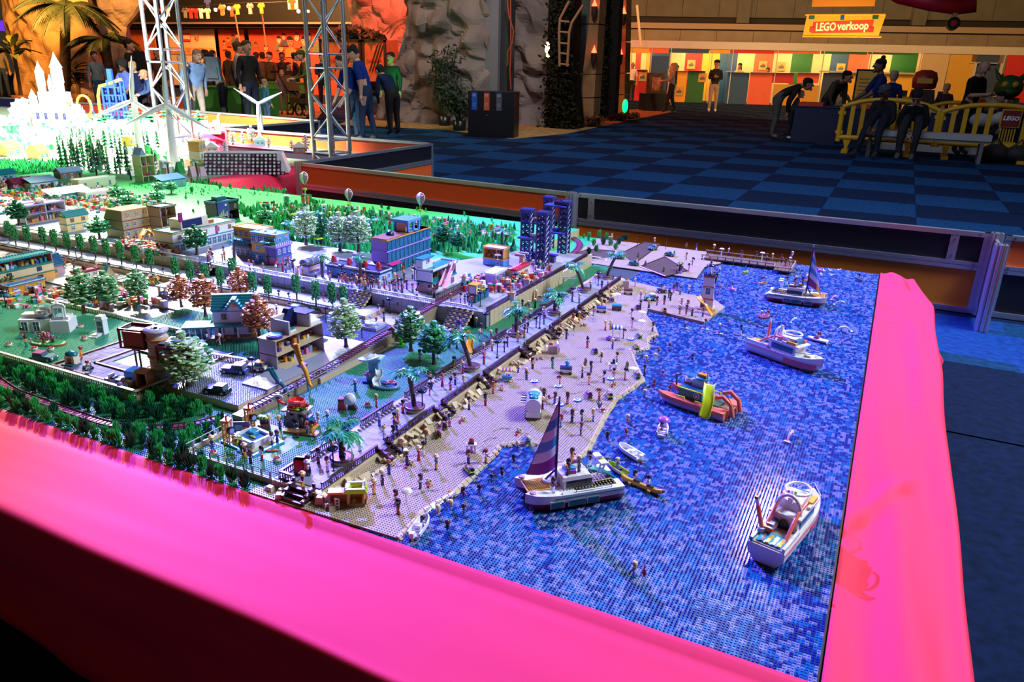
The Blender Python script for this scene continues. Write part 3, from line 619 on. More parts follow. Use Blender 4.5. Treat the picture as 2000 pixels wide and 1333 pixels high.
# yellow crowd barriers, bench, play tables
YB=mat((.72,.36,.01),.4,var=.03)
def crowd_barrier(label,p,q,h=1.0,feet=(.15,.85),n=9,sign=False):
 d=q-p;L=math.hypot(d.x,d.y);t=thing('crowd_barrier',label,'barrier',(p.x,p.y,0),math.atan2(d.y,d.x),'yellow crowd barriers')
 top=[(L*k/12,0,h-.16*(abs(k/6-1)**2.5))for k in range(13)]
 MB().path(top,.045,YB,8).o('top_rail',t);MB().path([(0,0,.28),(L,0,.28)],.05,YB,8).o('bottom_rail',t)
 for x in(0,L):MB().tube((x,0,.2),(x,0,h-.16),.05,YB,8).o('end_post',t);MB().c(x,0,.35,.14,.06,.06,YB).c(x,0,h-.3,.14,.06,.06,YB).o('hinge',t)
 for k in range(1,n):
  x=L*k/n
  if sign and .55<k/n<.75:continue
  MB().b(x-.04,-.02,.28,x+.04,.02,h-.03-.16*(abs(2*x/L-1)**2.5),YB).o('slat',t)
 for f in feet:MB().side([(-.2*0,0),(.0,0),(.09,.3),(-.09,.3)],-.03,.03,YB).b(-.06,-.32,0,.06,.32,.06,YB).o('foot',t,(L*f,0,0))
 if sign:
  x=L*.64;MB().b(x-.16,-.03,.62,x+.16,.02,.94,YB).b(x-.16,-.03,.28,x+.16,.02,.36,YB).o('sign_frame',t)
  s_=MB().b(x-.14,-.045,.64,x+.14,-.03,.92,mat((.20,.008,.012),.5)).o('red_sign',t)
  words('LEGO',.10,mat((.85,.8,.75),.5),s_,(x,-.05,.78),bold=.004,shear=.2)
  mb=MB()
  for k in range(6):mb.b(x-.13+k*.045,-.025,.36,x-.11+k*.045,.0,.6,YB)
  mb.o('grille',t)
Yf=17.0
def bar_at(px,Y):p=onY(px,250,Y);return Vector((p.x,Y,0))
crowd_barrier('yellow crowd barrier behind the two seated men',bar_at(1640,Yf),bar_at(1829,Yf),1.02,(.1,.75),9)
crowd_barrier('yellow crowd barrier with the red sign at the right edge',bar_at(1835,Yf),bar_at(2050,Yf),1.0,(.1,.8),9,True)
crowd_barrier('yellow crowd barrier beyond the play tables, left one of the rear row',bar_at(1688,20.4),bar_at(1798,20.4),.98,(.2,.8),7)
crowd_barrier('yellow crowd barrier beyond the play tables, middle one of the rear row',bar_at(1801,20.4),bar_at(1930,20.4),.93,(.2,.8),8)
crowd_barrier('yellow crowd barrier beyond the play tables, right one of the rear row',bar_at(1936,20.0),bar_at(2060,20.0),.92,(.2,.8),8)
bp,bq=onY(1680,300,16.4),onY(1929,300,16.4);L=bq.x-bp.x
be=thing('bench','white upholstered bench with grey legs and two men on it','bench',(bp.x,16.4,0))
MB().b(0,-.2,.40,L,.22,.50,mat((.42,.38,.36),.6)).o('seat',be);MB().b(.02,-.18,.36,L-.02,.2,.40,mat((.16,.15,.15),.5)).o('seat_frame',be)
for x in(.1,L-.16):
 for y in(-.18,.14):MB().b(x,y,0,x+.06,y+.06,.36,mat((.16,.15,.15),.5)).o('leg',be)
MB().b(-.4,18.2,0,3.4,18.3,.16,mat((.5,.46,.42),.6)).o('low_kerb',None,label='low white kerb board behind the bench',cat='kerb')
TCL=mat((.012,.015,.06),.7);
def play_table(label,x0,x1,Y,dy,h,top,m=TCL,seed=0):
 a,b=onY(x0,240,Y),onY(x1,240,Y);t=thing('play_table',label,'table',(a.x,Y,0));L=b.x-a.x
 MB().b(0,0,0,L,dy,h-.02,m,tx=-.0).o('table_skirt',t);MB().b(-.02,-.02,h-.02,L+.02,dy+.02,h,mat((.02,.02,.10),.6)).o('tabletop',t)
 for i,(u,w,c)in enumerate(top):tr_=thing('brick_tray','%s brick tray on the %s'%(c,label[:34]),'tray',(a.x+L*u,Y+.12,h));MB().b(0,0,0,L*w,dy*.6,.07,dict(red=RDB,blue=BLUE,white=P(.5,.45,.42),purple=PURPLE)[c]).o('tray_box',tr_)
 return t
play_table('navy draped play table left of the yellow barriers',1549,1636,18.8,1.1,.78,[(.05,.55,'red')])
play_table('navy draped play table behind the left yellow barrier',1637,1745,19.2,1.0,.76,[(.02,.3,'purple'),(.35,.3,'red')])
play_table('long play table behind the right yellow barrier',1800,2000,18.6,1.0,.76,[(.05,.3,'white'),(.4,.25,'blue'),(.7,.25,'purple')])
for i,(x,y,Y)in enumerate(((1910,206,18.5),(1935,207,18.5),(1990,215,18.4),(1915,235,17.9),(1960,232,17.9))):
 p=onY(x,y,Y);r=[(.55,.05,.04),(.6,.55,.5),(.06,.1,.3),(.45,.43,.45),(.55,.5,.45)][i]
 MB().ball(0,0,0,.22,mat(r,.8),10,6,.18,.14).ball(.15,.03,-.02,.16,mat(r,.8),8,5,sz=.12).o('coat',None,p,label=['red and white coat heaped on the play table','pale coat heaped beside the red one on the table','dark blue coat at the right end of the play table','grey bundle behind the slats of the right barrier','cream bundle beside the red sign of the barrier'][i],cat='coat')
for i,(x,y,Y)in enumerate(((1942,304,16.9),(1990,300,16.9))):
 p=onY(x,y,Y);MB().ball(0,0,.16,.26,mat((.02,.015,.014),.7),10,6,.2,.17).path([(-.1,0,.3),(0,0,.42),(.1,0,.3)],.02,BLACK,5).o('duffel_bag',None,(p.x,16.9,0),label=['dark bag on the carpet right of the bench leg','dark bag on the carpet at the right edge'][i],cat='bag')
p=onY(1690,188,19.9);nb=thing('notice_board','yellow notice board in a black frame behind the play tables','sign',p)
MB().b(-.27,0,-.3,.27,.05,.58,BLACK).o('board_frame',nb);MB().b(-.23,-.01,-.27,.24,0,.54,mat((.72,.42,.05),.5)).o('sheet',nb)
mb=MB()
for k in range(7):mb.b(-.18,-.016,.36-k*.08,.05+.1*(k%3)*.5,-.01,.38-k*.08,mat((.3,.15,.03),.6))
mb.b(.12,-.016,.30,.20,-.01,.42,BLUE).o('printed_text',nb,kind='stuff')
p=onY(1800,190,22.5);fg=thing('display_figure','dark armoured display figure with a red hood','statue',(p.x,22.5,0))
MB().b(-.3,-.25,0,.3,.25,.75,BLACK).o('pedestal',fg);MB().b(-.32,-.16,.75,.32,.16,1.15,mat((.05,.02,.015),.5),tx=.06).b(-.52,-.12,.78,-.34,.12,1.12,mat((.05,.02,.015),.5)).b(.34,-.12,.78,.52,.12,1.12,mat((.05,.02,.015),.5)).o('body',fg)
MB().lathe([(.2,1.16),(.27,1.2),(.29,1.4),(.24,1.56),(.1,1.62)],mat((.28,.03,.02),.4),12).o('hood',fg);MB().b(-.17,-.3,1.3,.17,-.2,1.42,mat((.7,.4,.06),.5)).o('face_slot',fg)
p=onY(1966,185,21.5);fg=thing('display_figure','green dragon display figure against the red booth wall','statue',(p.x,21.5,0));GD=mat((.015,.10,.02),.5)
MB().b(-.3,-.2,0,.3,.2,.6,BLACK).o('pedestal',fg);MB().b(-.3,-.2,.6,.3,.2,1.05,GD,tx=.05).o('body',fg);MB().ball(0,-.05,1.28,.30,GD,10,7,.26,.27).ball(0,-.3,1.18,.18,GD,8,5,.16,.10).o('head',fg)
for s_ in(-1,1):MB().tube((s_*.2,0,1.45),(s_*.34,.05,1.68),.07,GD,6,.01).o('horn',fg);MB().ball(s_*.1,-.27,1.34,.07,mat((.75,.4,.05),.4)).o('eye',fg);MB().side([(s_*.3,.8),(s_*.7,.85),(s_*.75,1.05),(s_*.5,1.0)],-.03,.03,GD).o('wing',fg)
MB().b(-.14,-.22,.65,.14,-.19,1.0,mat((.55,.2,.04),.5)).o('belly',fg)
# poster wall and shirts, far left
Yp=29
def slab_p(name,x0,y0,x1,y1,Y,m,par,th=.05):a,b=onY(x0,y0,Y),onY(x1,y1,Y);return MB().b(a.x,Y,b.z,b.x,Y+th,a.z,m).o(name,par)
pw_=thing('poster_wall','long printed wall, cream at the left and orange red with painted footballers at the right','poster wall',(0,0,0))
slab_p('cream_board',318,56,428,170,Yp,mat((.80,.52,.30),.6,var=.1,scale=1),pw_);slab_p('orange_board',425,56,486,185,Yp-.02,mat((.72,.10,.02),.6,var=.1,scale=1),pw_);slab_p('red_board',484.5,57,690,190,Yp-.04,mat((.66,.045,.02),.6,var=.1,scale=1),pw_)
slab_p('orange_board',235,58,317,190,Yp,mat((.75,.16,.03),.6,var=.15,scale=1),pw_)
slab_p('dark_fascia',180,46,700,55,Yp-.5,mat((.03,.02,.018),.6),pw_,.6);slab_p('ledge',180,43.5,700,47,Yp-.7,mat((.25,.14,.08),.5),pw_,.2)
slab_p('red_square',356,64.5,372,81,Yp-.04,RDB,pw_,.03);slab_p('white_bar',357.5,69,370.5,77,Yp-.06,mat((.8,.55,.35),.6),pw_,.02)
mb=MB();rnd=random.Random(8);a=onY(384,73,Yp-.05)
for k in range(9):an=k*.7;mb.tube(a,a+Vector((.16*cos(an),0,.2*sin(an))),.035,mat((.7,.2,.06),.6),4,.01)
mb.o('crest_print',pw_);slab_p('lower_strip',322,92,418,108,Yp-.03,mat((.75,.33,.12),.6,var=.3,scale=3),pw_,.02)
FSK=[mat((.42,.20,.12),.6),mat((.22,.09,.05),.6),mat((.55,.28,.17),.6)];FSH=[mat((.62,.05,.02),.6),mat((.08,.10,.05),.6),mat((.05,.03,.08),.6),mat((.75,.12,.03),.6)]
def face_print(x,y,s,k):
 c=onY(x,y,Yp-.08);u=s*Yp/1400;f=thing('x','','')
 D.objects.remove(f);mb=MB();n=14
 sk=FSK[k%3];mb.side([(c.x+u*.62*cos(2*PI*i/n),c.z+u*.85*sin(2*PI*i/n))for i in range(n)],c.y-.02,c.y,sk)
 mb.side([(c.x+u*.66*cos(PI*i/8),c.z+u*.35+u*.6*sin(PI*i/8))for i in range(9)],c.y-.03,c.y-.005,HBLACK if k%4 else HBROWN)
 mb.side([(c.x-u*1.3,c.z-u*2.4),(c.x+u*1.3,c.z-u*2.4),(c.x+u*1.1,c.z-u*1.2),(c.x+u*.35,c.z-u*.8),(c.x-u*.35,c.z-u*.8),(c.x-u*1.1,c.z-u*1.2)],c.y-.01,c.y+.01,FSH[k%4])
 for s_ in(-1,1):mb.c(c.x+s_*u*.26,c.y-.03,c.z+u*.08,u*.2,.01,u*.10,HBLACK)
 mb.c(c.x,c.y-.03,c.z-u*.18,u*.13,.012,u*.2,sk);mb.c(c.x,c.y-.03,c.z-u*.52,u*.34,.01,u*(.26 if k==3 else .09),P(.25,.02,.02))
 mb.o('painted_player',pw_)
for i,(x,y,s)in enumerate(((446,78,6),(455,72,6),(463,69,6),(438,84,6),(500,88,8),(545,78,9),(555,72,8),(567,82,13),(580,72,10),(594,80,11),(604,72,8),(520,94,8),(549,95,9),(620,78,11),(650,82,11))):face_print(x,y,s,i)
slab_p('dark_backing',180,-30,700,43,Yp+1.5,WDARK,pw_,.1)
rope=[onY(x,y,25)for x,y in((215,12),(300,14),(390,12),(470,6),(560,4))]
MB().path(rope,.02,BLACK,4).o('shirt_line',None,label='line strung with football shirts across the top left',cat='rope')
SH=[('white',327,22),('grey',361,25),('red',372,26),('dark red',382,26),('white',392,26),('cream',405,26),('navy',405,8),('orange',433,20),('white',434,18),('orange red',452,22),('yellow',463,18),('pale',488,17),('red',318,24),('orange and yellow',510,16),('rust',272,12),('orange',570,8),('white',303,22)]
SC={'white':(.75,.68,.6),'grey':(.15,.13,.13),'red':(.6,.03,.02),'dark red':(.22,.01,.02),'cream':(.75,.6,.4),'navy':(.02,.03,.16),'orange':(.75,.16,.02),'orange red':(.6,.08,.02),'yellow':(.75,.62,.02),'pale':(.7,.55,.5),'orange and yellow':(.85,.40,.03),'rust':(.4,.1,.03)}
for i,(c,x,y)in enumerate(SH):
 p=onY(x,y,25+.06*(i%5));s_=.19
 ol=[(-.45,-1),(.45,-1),(.45,.35),(.8,.1),(1,.55),(.5,1),(.2,.9),(-.2,.9),(-.5,1),(-1,.55),(-.8,.1),(-.45,.35)]
 t=MB().side([(a*s_,b*s_*1.05)for a,b in ol],0,.03,mat(SC[c],.7)).o('football_shirt',None,p,label='%s football shirt on the line, %s'%(c,['left of the truss','beside the dark one','first of the reds right of the truss','between two paler shirts','small, next to the dark red','below the navy one','hung highest','broad, behind a white one','in front of an orange one','touching the yellow one','brightest of the line','with a narrow scarf below','half behind the truss','near the second pole','above the cream banner','glowing at the right end','behind the truss tubes'][i]),cat='shirt',group='football shirts on the line')
for i,(x,y)in enumerate(((421,19),(447,16),(583,22),(602,22),(278,20))):
 MB().ball(*onY(x,y,24.5),.07 if i<3 else .05,mat((1,.75,.35),.4,emit=14,var=0)).o('stage_spot',None,label='small glowing stage spot %s'%['between the shirts, brightest','beside the yellow shirt','right of the shirts, left one','right of the shirts, right one','left of the truss'][i],cat='lamp')
for i,(x0,x1,y1)in enumerate(((459,470,95),(512,522,110),(247,251,60))):
 MB().tube(onY(x0,28,24),onY(x1,y1,24),.03,mat((.65,.4,.2),.5),6).o('flag_pole',None,label=['thin wooden pole below the yellow shirt','thin wooden pole below the orange and yellow shirt','thin pole in front of the cream banner'][i],cat='pole')
a,b=onY(198,-20,23),onY(262,34,23);MB().side([(a.x,a.z),(b.x,a.z),(b.x+.2,b.z+.35),((a.x+b.x)/2,b.z),(a.x+.4,b.z+.2)],23,23.03,mat((.85,.52,.25),.6,var=.1,scale=1)).o('cream_banner',None,label='cream banner glowing behind the hall palm at the top left',cat='banner')
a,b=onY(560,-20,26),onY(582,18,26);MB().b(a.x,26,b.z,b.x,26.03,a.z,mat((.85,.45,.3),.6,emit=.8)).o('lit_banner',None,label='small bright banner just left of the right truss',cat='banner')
a=onY(-30,60,30);b=onY(20,40,30);MB().b(a.x,30,a.z,b.x,30.1,b.z,mat((.10,.03,.5),.5,emit=.8,ecol=(.2,.05,1))).o('violet_screen',None,label='violet lit panel at the far left edge',cat='screen')
for i,(x0,x1)in enumerate(((625,706),(709,754))):
 a,b=onY(x0,78,23),onY(x1,160,23);t=thing('warning_crate',['large wooden crate with claw marks and red warning letters','smaller wooden crate with claw marks, beside the red rock'][i],'crate',(a.x,23,b.z));w,h=b.x-a.x,a.z-b.z
 MB().b(0,0,0,w,.8,h,mat((.30,.15,.06),.7,var=.2,scale=5)).o('plywood',t)
 for bb in((-.04,-.03,0,.05,.02,h),(w-.05,-.03,0,w+.04,.02,h),(-.04,-.03,h-.06,w+.04,.02,h+.04)):MB().b(*bb,BLACK).o('edge_batten',t)
 for k in range(3):x=w*(.45+.13*k);MB().side([(x-.18,h*.25),(x-.14,h*.25),(x+.26,h*.92),(x+.18,h*.88)],-.035,-.0,BLACK).o('claw_mark',t)
 if i==0:words('WARNING',.24,P(.3,.03,.02),t,(w*.5,-.03,h*.52),(PI/2,-.1,0))
 else:words('DANGER',.16,P(.3,.03,.02),t,(w*.5,-.03,h*.52),(PI/2,-.1,0))
clump('crate_foliage','dark leafy plants on top of the wooden crates','foliage',23.3,[(650,66,12),(690,62,12),(735,70,9)],.4,700,LEAFD,.35,None,11)
ps=onY(585,222,17.2);pc=thing('pushchair','empty black and olive pushchair in front of the crowd','pushchair',(ps.x,17.2,0),-.2);OL=mat((.06,.05,.025),.8);
for x in(-.42,-.02,.30):
 w_=MB().path([(x+.16*cos(2*PI*k/16),0,.17+.16*sin(2*PI*k/16))for k in range(16)],.03,BLACK,6,closed=True)
 for k in range(5):w_.tube((x,0,.17),(x+.15*cos(k*1.26),0,.17+.15*sin(k*1.26)),.012,GREY,4)
 w_.o('wheel',pc)
MB().path([(-.42,0,.17),(-.1,0,.45),(.3,0,.17)],.025,BLACK,6).path([(-.85,0,1.15),(-.2,0,.7),(.3,0,.2)],.022,BLACK,6).o('frame',pc)
MB().strip([[(-.45,y,.95),(-.1,y,.5),(.25,y,.42),(.4,y,.62)]for y in(-.2,.2)],OL).b(-.15,-.2,.35,.3,.2,.5,OL).o('seat',pc);MB().strip([[(-.6+.55*sin(a)*.0+.12*k,y,1.02-.02*k*k+.05*cos(k))for k in range(5)]for a,y in((0,-.22),(1,.22))],OL).o('hood',pc);MB().c(-.88,0,1.12,.05,.4,.05,BLACK).o('handle',pc)
a,b=onY(505,152,18.5),onY(560,185,18.5);gt=thing('green_table','hall table under a bright green cloth behind the children','table',(a.x,18.5,0));MB().b(0,0,0,b.x-a.x,1,.8,mat((.05,.28,.02),.7)).o('table_skirt',gt);MB().b(-.02,-.02,.8,b.x-a.x+.02,1.02,.83,mat((.06,.32,.02),.7)).o('tabletop',gt)
a,b=onY(373,162,14.5),onY(500,215,14.5);gt=thing('green_table','green draped hall table in front of the woman with the backpack','table',(a.x,14.5,0));MB().b(0,0,0,b.x-a.x,.8,.78,mat((.04,.20,.02),.7)).o('table_skirt',gt);MB().b(-.02,-.02,.78,b.x-a.x+.02,.82,.8,mat((.05,.24,.02),.7)).o('tabletop',gt)
# small toy kits, built once and copied
OBJM={}
def omat(o,m):
 for s_ in o.material_slots:s_.link='OBJECT';s_.material=m
 return o
N0=MAT0=WHITE
def doll_meshes():
 d={}
 L=MB()
 for s_ in(-1,1):L.b(s_*.0022-.0021,-.0028,0,s_*.0022+.0021,.0022,.003,BLACK,tx=.0003).b(s_*.0022-.0018,-.0016,.003,s_*.0022+.0018,.0018,.0165,N0,tx=-.0002)
 L.b(-.0046,-.0022,.0160,.0046,.0024,.0200,N0,tx=.0006);d['legs']=L.mesh('legs')
 L=MB().lathe([(.0038,0),(.0062,.001),(.0048,.011),(.0036,.0195)],N0,8,sx=1,sy=.75);d['skirt']=L.mesh('skirt')
 L=MB().b(-.0044,-.0022,.013,.0044,.0026,.018,N0)
 for s_ in(-1,1):L.b(s_*.0022-.0019,-.0145,.0135,s_*.0022+.0019,-.001,.0172,N0).b(s_*.0022-.0019,-.0165,.0125,s_*.0022+.0019,-.0140,.018,BLACK)
 d['sit']=L.mesh('legs')
 t=MB().lathe([(.0036,.0198),(.0033,.0225),(.0046,.0285),(.0052,.0305),(.0022,.0325)],N0,8,sy=.68);d['torso']=t.mesh('torso')
 for k,(a0,a1)in dict(a=((.35,-.9),(.35,-.2)),b=((.2,-.5),(1.0,-.9)),c=((-.25,-.2),(.25,-.3))).items():
  t=MB()
  for s_,(f,up)in((-1,a0),(1,a1)):
   p=Vector((s_*.0052,0,.0300));e=p+Vector((s_*.0022,-.0028*f*2,-.0062));h=e+Vector((s_*.0002,-.0065*max(.15,f),.0055*(up+.35)))
   t.tube(p,e,.0016,N0,5,.0014).tube(e,h,.0014,N0,5,.0012).ball(*h,.0016,N0,5,3)
  d['arms'+k]=t.mesh('arms')
 h=MB().cyl(0,0,.0315,.035,.0017,N0,6).ball(0,0,.0392,.0052,N0,10,7,.0050,.0056)
 for s_ in(-1,1):h.ball(s_*.0019,-.0046,.0395,.0008,BLACK,5,3)
 h.b(-.0012,-.0051,.0366,.0012,-.0046,.0371,HRED);d['head']=h.mesh('head')
 cap=lambda mb,m:mb.lathe([(.0058,.0385),(.0066,.0415),(.0058,.0448),(.0030,.0466),(.0003,.0470)],m,9,y=.0006,cap=False)
 d['long']=cap(MB(),N0).lathe([(.0030,.0265),(.0056,.030),(.0064,.036),(.0064,.042)],N0,8,y=.0032,sy=.62).mesh('hair')
 d['short']=cap(MB(),N0).lathe([(.0048,.0345),(.0066,.037),(.0066,.042)],N0,9,y=.0018,sy=.8).mesh('hair')
 d['tail']=cap(MB(),N0).ball(0,.0080,.0420,.0030,N0,6,4).tube((0,.0085,.041),(.001,.0105,.031),.0030,N0,6,.0014).lathe([(.0048,.036),(.0062,.040)],N0,8,y=.0016).mesh('hair')
 d['bun']=cap(MB(),N0).ball(0,.0035,.0485,.0032,N0,7,5).lathe([(.0050,.0355),(.0064,.040)],N0,8,y=.0014).mesh('hair')
 d['hat']=MB().lathe([(.0095,.0422),(.0098,.0430),(.0060,.0436),(.0056,.0475),(.0030,.0490),(.0003,.0492)],N0,10).lathe([(.0044,.0345),(.0062,.042)],BLONDE,8,y=.002).mesh('hair')
 return d
DM=doll_meshes()
HAIR=dict(blonde=BLONDE,black=HBLACK,brown=HBROWN,red=HRED,grey=HGREY,white=P(.8,.76,.66))
TOPS=dict(teal=TEAL,pink=PINK,white=WHITE,blue=BLUE,purple=PURPLE,red=RED,orange=ORANGE,green=GREEN,yellow=GOLD,black=BLACK,lilac=LAV,navy=NAVY)
HN={'long':'long hair','short':'short hair','tail':'a ponytail','bun':'a hair bun','hat':'a brimmed hat'}
DOLLS=[]
PROTO={}
def doll(p,rz=None,hair=None,style=None,top=None,low=None,pose='stand',zone='beach',group=None,extra='',rnd=random.Random(11),near=None):
 hair=hair or rnd.choice(['blonde','blonde','blonde','black','black','black','brown','brown','red']);style=style or rnd.choice(['long','long','short','tail','bun','short','hat' if hair=='blonde' else 'tail'])
 top=top or rnd.choice(list(TOPS));low=low or rnd.choice(list(TOPS));sk=rnd.choice([SKIN,SKIN,SKIN2,SKIN3]);rz=rnd.uniform(0,2*PI)if rz is None else rz
 sit=pose in('sit','lie');lowk='sit' if pose=='sit' else('skirt' if rnd.random()<.18 and pose=='stand' else 'legs')
 t=thing('toy_doll','','toy doll',p,rz,group or 'toy dolls')
 if pose=='lie':t.rotation_euler=(-1.32,0,rz)
 if pose=='swim':t.location.z-=.017
 if pose=='sit':t.location.z-=.0125
 for nm,key,m in(('legs',lowk,TOPS[low]),('torso','torso',TOPS[top]),('arms','arms'+rnd.choice('abc'),sk),('head','head',sk),('hair',style,HAIR[hair])):
  if nm=='legs' and pose=='swim':continue
  o=D.objects.new(nm,DM[key]);C.objects.link(o);o.parent=t;s_=o.material_slots[0]
  i=next((k for k,q in enumerate(DM[key].materials)if q==N0),0);o.material_slots[i].link='OBJECT';o.material_slots[i].material=m
 DOLLS.append((t,dict(hair=hair,style=style,top=top,low=low,pose=pose,zone=zone,skirt=lowk=='skirt',extra=extra,near=near)))
 return t
def shrub_mesh(m,seed,n=64,h=.050,r=.019):
 rnd=random.Random(seed);mb=MB()
 for i in range(n):
  a=rnd.uniform(0,2*PI);q=rnd.random();z0=q*.55*h;rr=r*rnd.uniform(.25,.9)*(1-.45*q);c=Vector((cos(a)*rr*.5,sin(a)*rr*.5,z0));tip=Vector((cos(a)*rr*1.25,sin(a)*rr*1.25,min(h,z0+h*rnd.uniform(.34,.5))))
  mb.tube(c,c.lerp(tip,.55),.0017,m,4,.0022,cap=False).tube(c.lerp(tip,.55),tip,.0022,m,4,.0002,cap=False)
 return mb.cyl(0,0,0,h*.5,.003,m,5).mesh('shrub')
SHR=[shrub_mesh(BGREEN,1),shrub_mesh(DGREEN,2),shrub_mesh(BGREEN,3,60,.060,.020),shrub_mesh(DGREEN,4,60,.058,.020),shrub_mesh(P(.02,.42,.10),5,24,.034,.013),shrub_mesh(DGREEN,6,24,.036,.014)]
def shrub(p,k,label,group,sc=1.,rz=0):
 o=put(SHR[k],'toy_shrub',None,p,rz,label,'shrub',group);o.scale=(sc,sc,sc);return o
def leaf_crown(ms,seed,R_,z0,z1,n,sz=.007,tiers=5,dens=None):
 rnd=random.Random(seed);mb=MB()
 for i in range(n):
  q=rnd.random();k=int(q*tiers)/max(1,tiers-1)if tiers>1 else q;z=z0+(z1-z0)*(k+rnd.uniform(-.07,.07));rr=R_*(1-.55*abs(2*k-.75)**2.2)*math.sqrt(rnd.uniform(.05,1));a=rnd.uniform(0,2*PI)
  x,y=rr*cos(a),rr*sin(a);s_=sz*rnd.uniform(.7,1.2);m=ms[rnd.randrange(len(ms))];ta,tb=rnd.uniform(-.35,.35),rnd.uniform(-.35,.35)
  mb.lathe([(s_,0),(s_*.9,s_*.3)],m,6,smooth=False);M_=MTr((x,y,z))@MRo(a+PI/2,4,'Z')@MRo(-.25+ta,4,'X')@MRo(tb,4,'Y')
  mb.xf(len(mb.v)-24,M_)
 return mb.mesh('leaves')
TRUNK=BROWN
CREAMG=P(.55,.68,.38);MINT=P(.10,.50,.22);PGREEN=P(.04,.30,.09);RUSTL=P(.62,.22,.05);RUSTD=P(.30,.08,.03)
CROWN=dict(cream=leaf_crown([CREAMG,CREAMG,P(.25,.50,.16)],1,.066,.055,.185,520,.0095,6),green=leaf_crown([PGREEN,MINT],2,.060,.060,.165,480,.0095,6),dark=leaf_crown([P(.01,.16,.06),P(.02,.24,.08)],3,.062,.05,.145,480,.0095,6),rust=leaf_crown([RUSTL,RUSTL,RUSTD],4,.062,.055,.175,520,.009,6),mix=leaf_crown([CREAMG,PGREEN,PGREEN],5,.062,.055,.175,500,.0095,6),flat=leaf_crown([MINT,PGREEN,P(.05,.42,.18)],6,.066,.045,.115,380,.011,4),white=leaf_crown([WHITE,P(.7,.72,.75)],7,.040,.03,.13,200,.009,5))
TRM=MB().path([(0,0,0),(.002,.001,.04),(-.001,0,.08),(0,0,.135)],.0075,TRUNK,7,.004).lathe([(.011,0),(.0075,.010)],TRUNK,7).mesh('trunk')
CN=dict(cream='pale cream green',green='mid green',dark='dark green',rust='rust orange',mix='cream and green',flat='mint green flat tiered',white='snow white')
def leaf_tree(p,kind,label,sc=1.,rz=0,group=None):
 t=thing('toy_tree',label,'tree',p,rz,group);t.scale=(sc,)*3;put(TRM,'trunk',t);put(CROWN[kind],'leaves',t);return t
def column_mesh(seed):
 rnd=random.Random(seed);mb=MB()
 for i in range(210):
  z=.035+.085*rnd.random();a=rnd.uniform(0,2*PI);r=.018*math.sqrt(rnd.uniform(.3,1))*(1 if z<.11 else .75);s_=.0042
  mb.ball(r*cos(a),r*sin(a),z,s_,(BGREEN,GREEN,P(.02,.18,.05))[i%3],5,3)
 return mb.mesh('leaves')
COLM_=[column_mesh(1),column_mesh(2)];CTR=MB().cyl(0,0,0,.10,.004,TRUNK,6).mesh('trunk')
def column_tree(p,k,label,group=None):
 t=thing('column_tree',label,'tree',p,k*1.3,group);put(CTR,'trunk',t);put(COLM_[k%2],'leaves',t);return t
def toy_palm(p,lean,h,label,R_=.076,col=(PGREEN,P(.02,.36,.17),P(.03,.30,.22)),seed=1,planter=True,n=13):
 t=thing('toy_palm',label,'palm',p);rnd=random.Random(seed);top=Vector((lean[0],lean[1],h));mid=Vector((lean[0]*.35,lean[1]*.35,h*.55));mb=MB();pts=[]
 for k in range(15):f=k/14;pts.append((1-f)**2*Vector()+2*f*(1-f)*mid+f*f*top)
 PT=P(.10,.062,.045)
 for k in range(14):mb.tube(pts[k],pts[k].lerp(pts[k+1],1.0),.0068,PT,8,.0088 if k<13 else .007)
 mb.o('trunk',t);fr=MB()
 for k in range(4):fr.ball(top.x+.006*cos(k*1.6),top.y+.006*sin(k*1.6),top.z,.006,P(.12,.03,.05),6,4)
 fr.o('fruit_cluster',t)
 for i in range(n):
  a=2*PI*i/n+rnd.uniform(-.2,.2);e=rnd.choice((.15,.55,.9));d=Vector((cos(a),sin(a),0));sd=Vector((-d.y,d.x,0));mb=MB();m=col[i%len(col)];L=R_*rnd.uniform(.85,1.15);ax=[]
  for k in range(7):f=k/6;ax.append(top+d*L*f*cos(e*.7)+Vector((0,0,L*(sin(e)*f-.62*f*f)+.004)))
  for k in range(6):
   w=L*.27*sin(PI*min(.96,(k+.6)/6*.92+.1));p_,q_=ax[k],ax[k+1]
   for s_ in(-1,1):mb.add([p_,p_+sd*s_*w*.55+(q_-p_)*.3,p_+sd*s_*w+(q_-p_)*1.25-Vector((0,0,w*.35)),q_],[(0,1,2,3)],m)
  mb.path(ax,.0012,m,4,.0005);mb.o('palm_leaf',t)
 if planter:MB().lathe([(.030,0),(.033,.012),(.033,.016),(.026,.016),(.025,.010)],TAN,14).lathe([(.026,.0102),(.0005,.0108)],P(.10,.05,.03),14,cap=False).lathe([(.034,.012),(.0345,.0165),(.026,.0165)],P(.12,.05,.07),14).o('planter',t)
 return t
def lamp_meshes():
 a=MB().cyl(0,0,0,.004,.006,BLACK,8).cyl(0,0,.004,.064,.0022,BLACK,6).mesh('pole');b=MB().lathe([(.003,.058),(.013,.063),(.016,.068),(.012,.0715),(.003,.0725)],P(.012,.02,.06,.15),12).mesh('dish');return a,b
LMP=lamp_meshes()
def lamp_post(p,label,m=None):
 t=thing('street_lamp',label,'lamp',p,0,'toy street lamps');put(LMP[0],'pole',t);put(LMP[1],'dish',t);return t
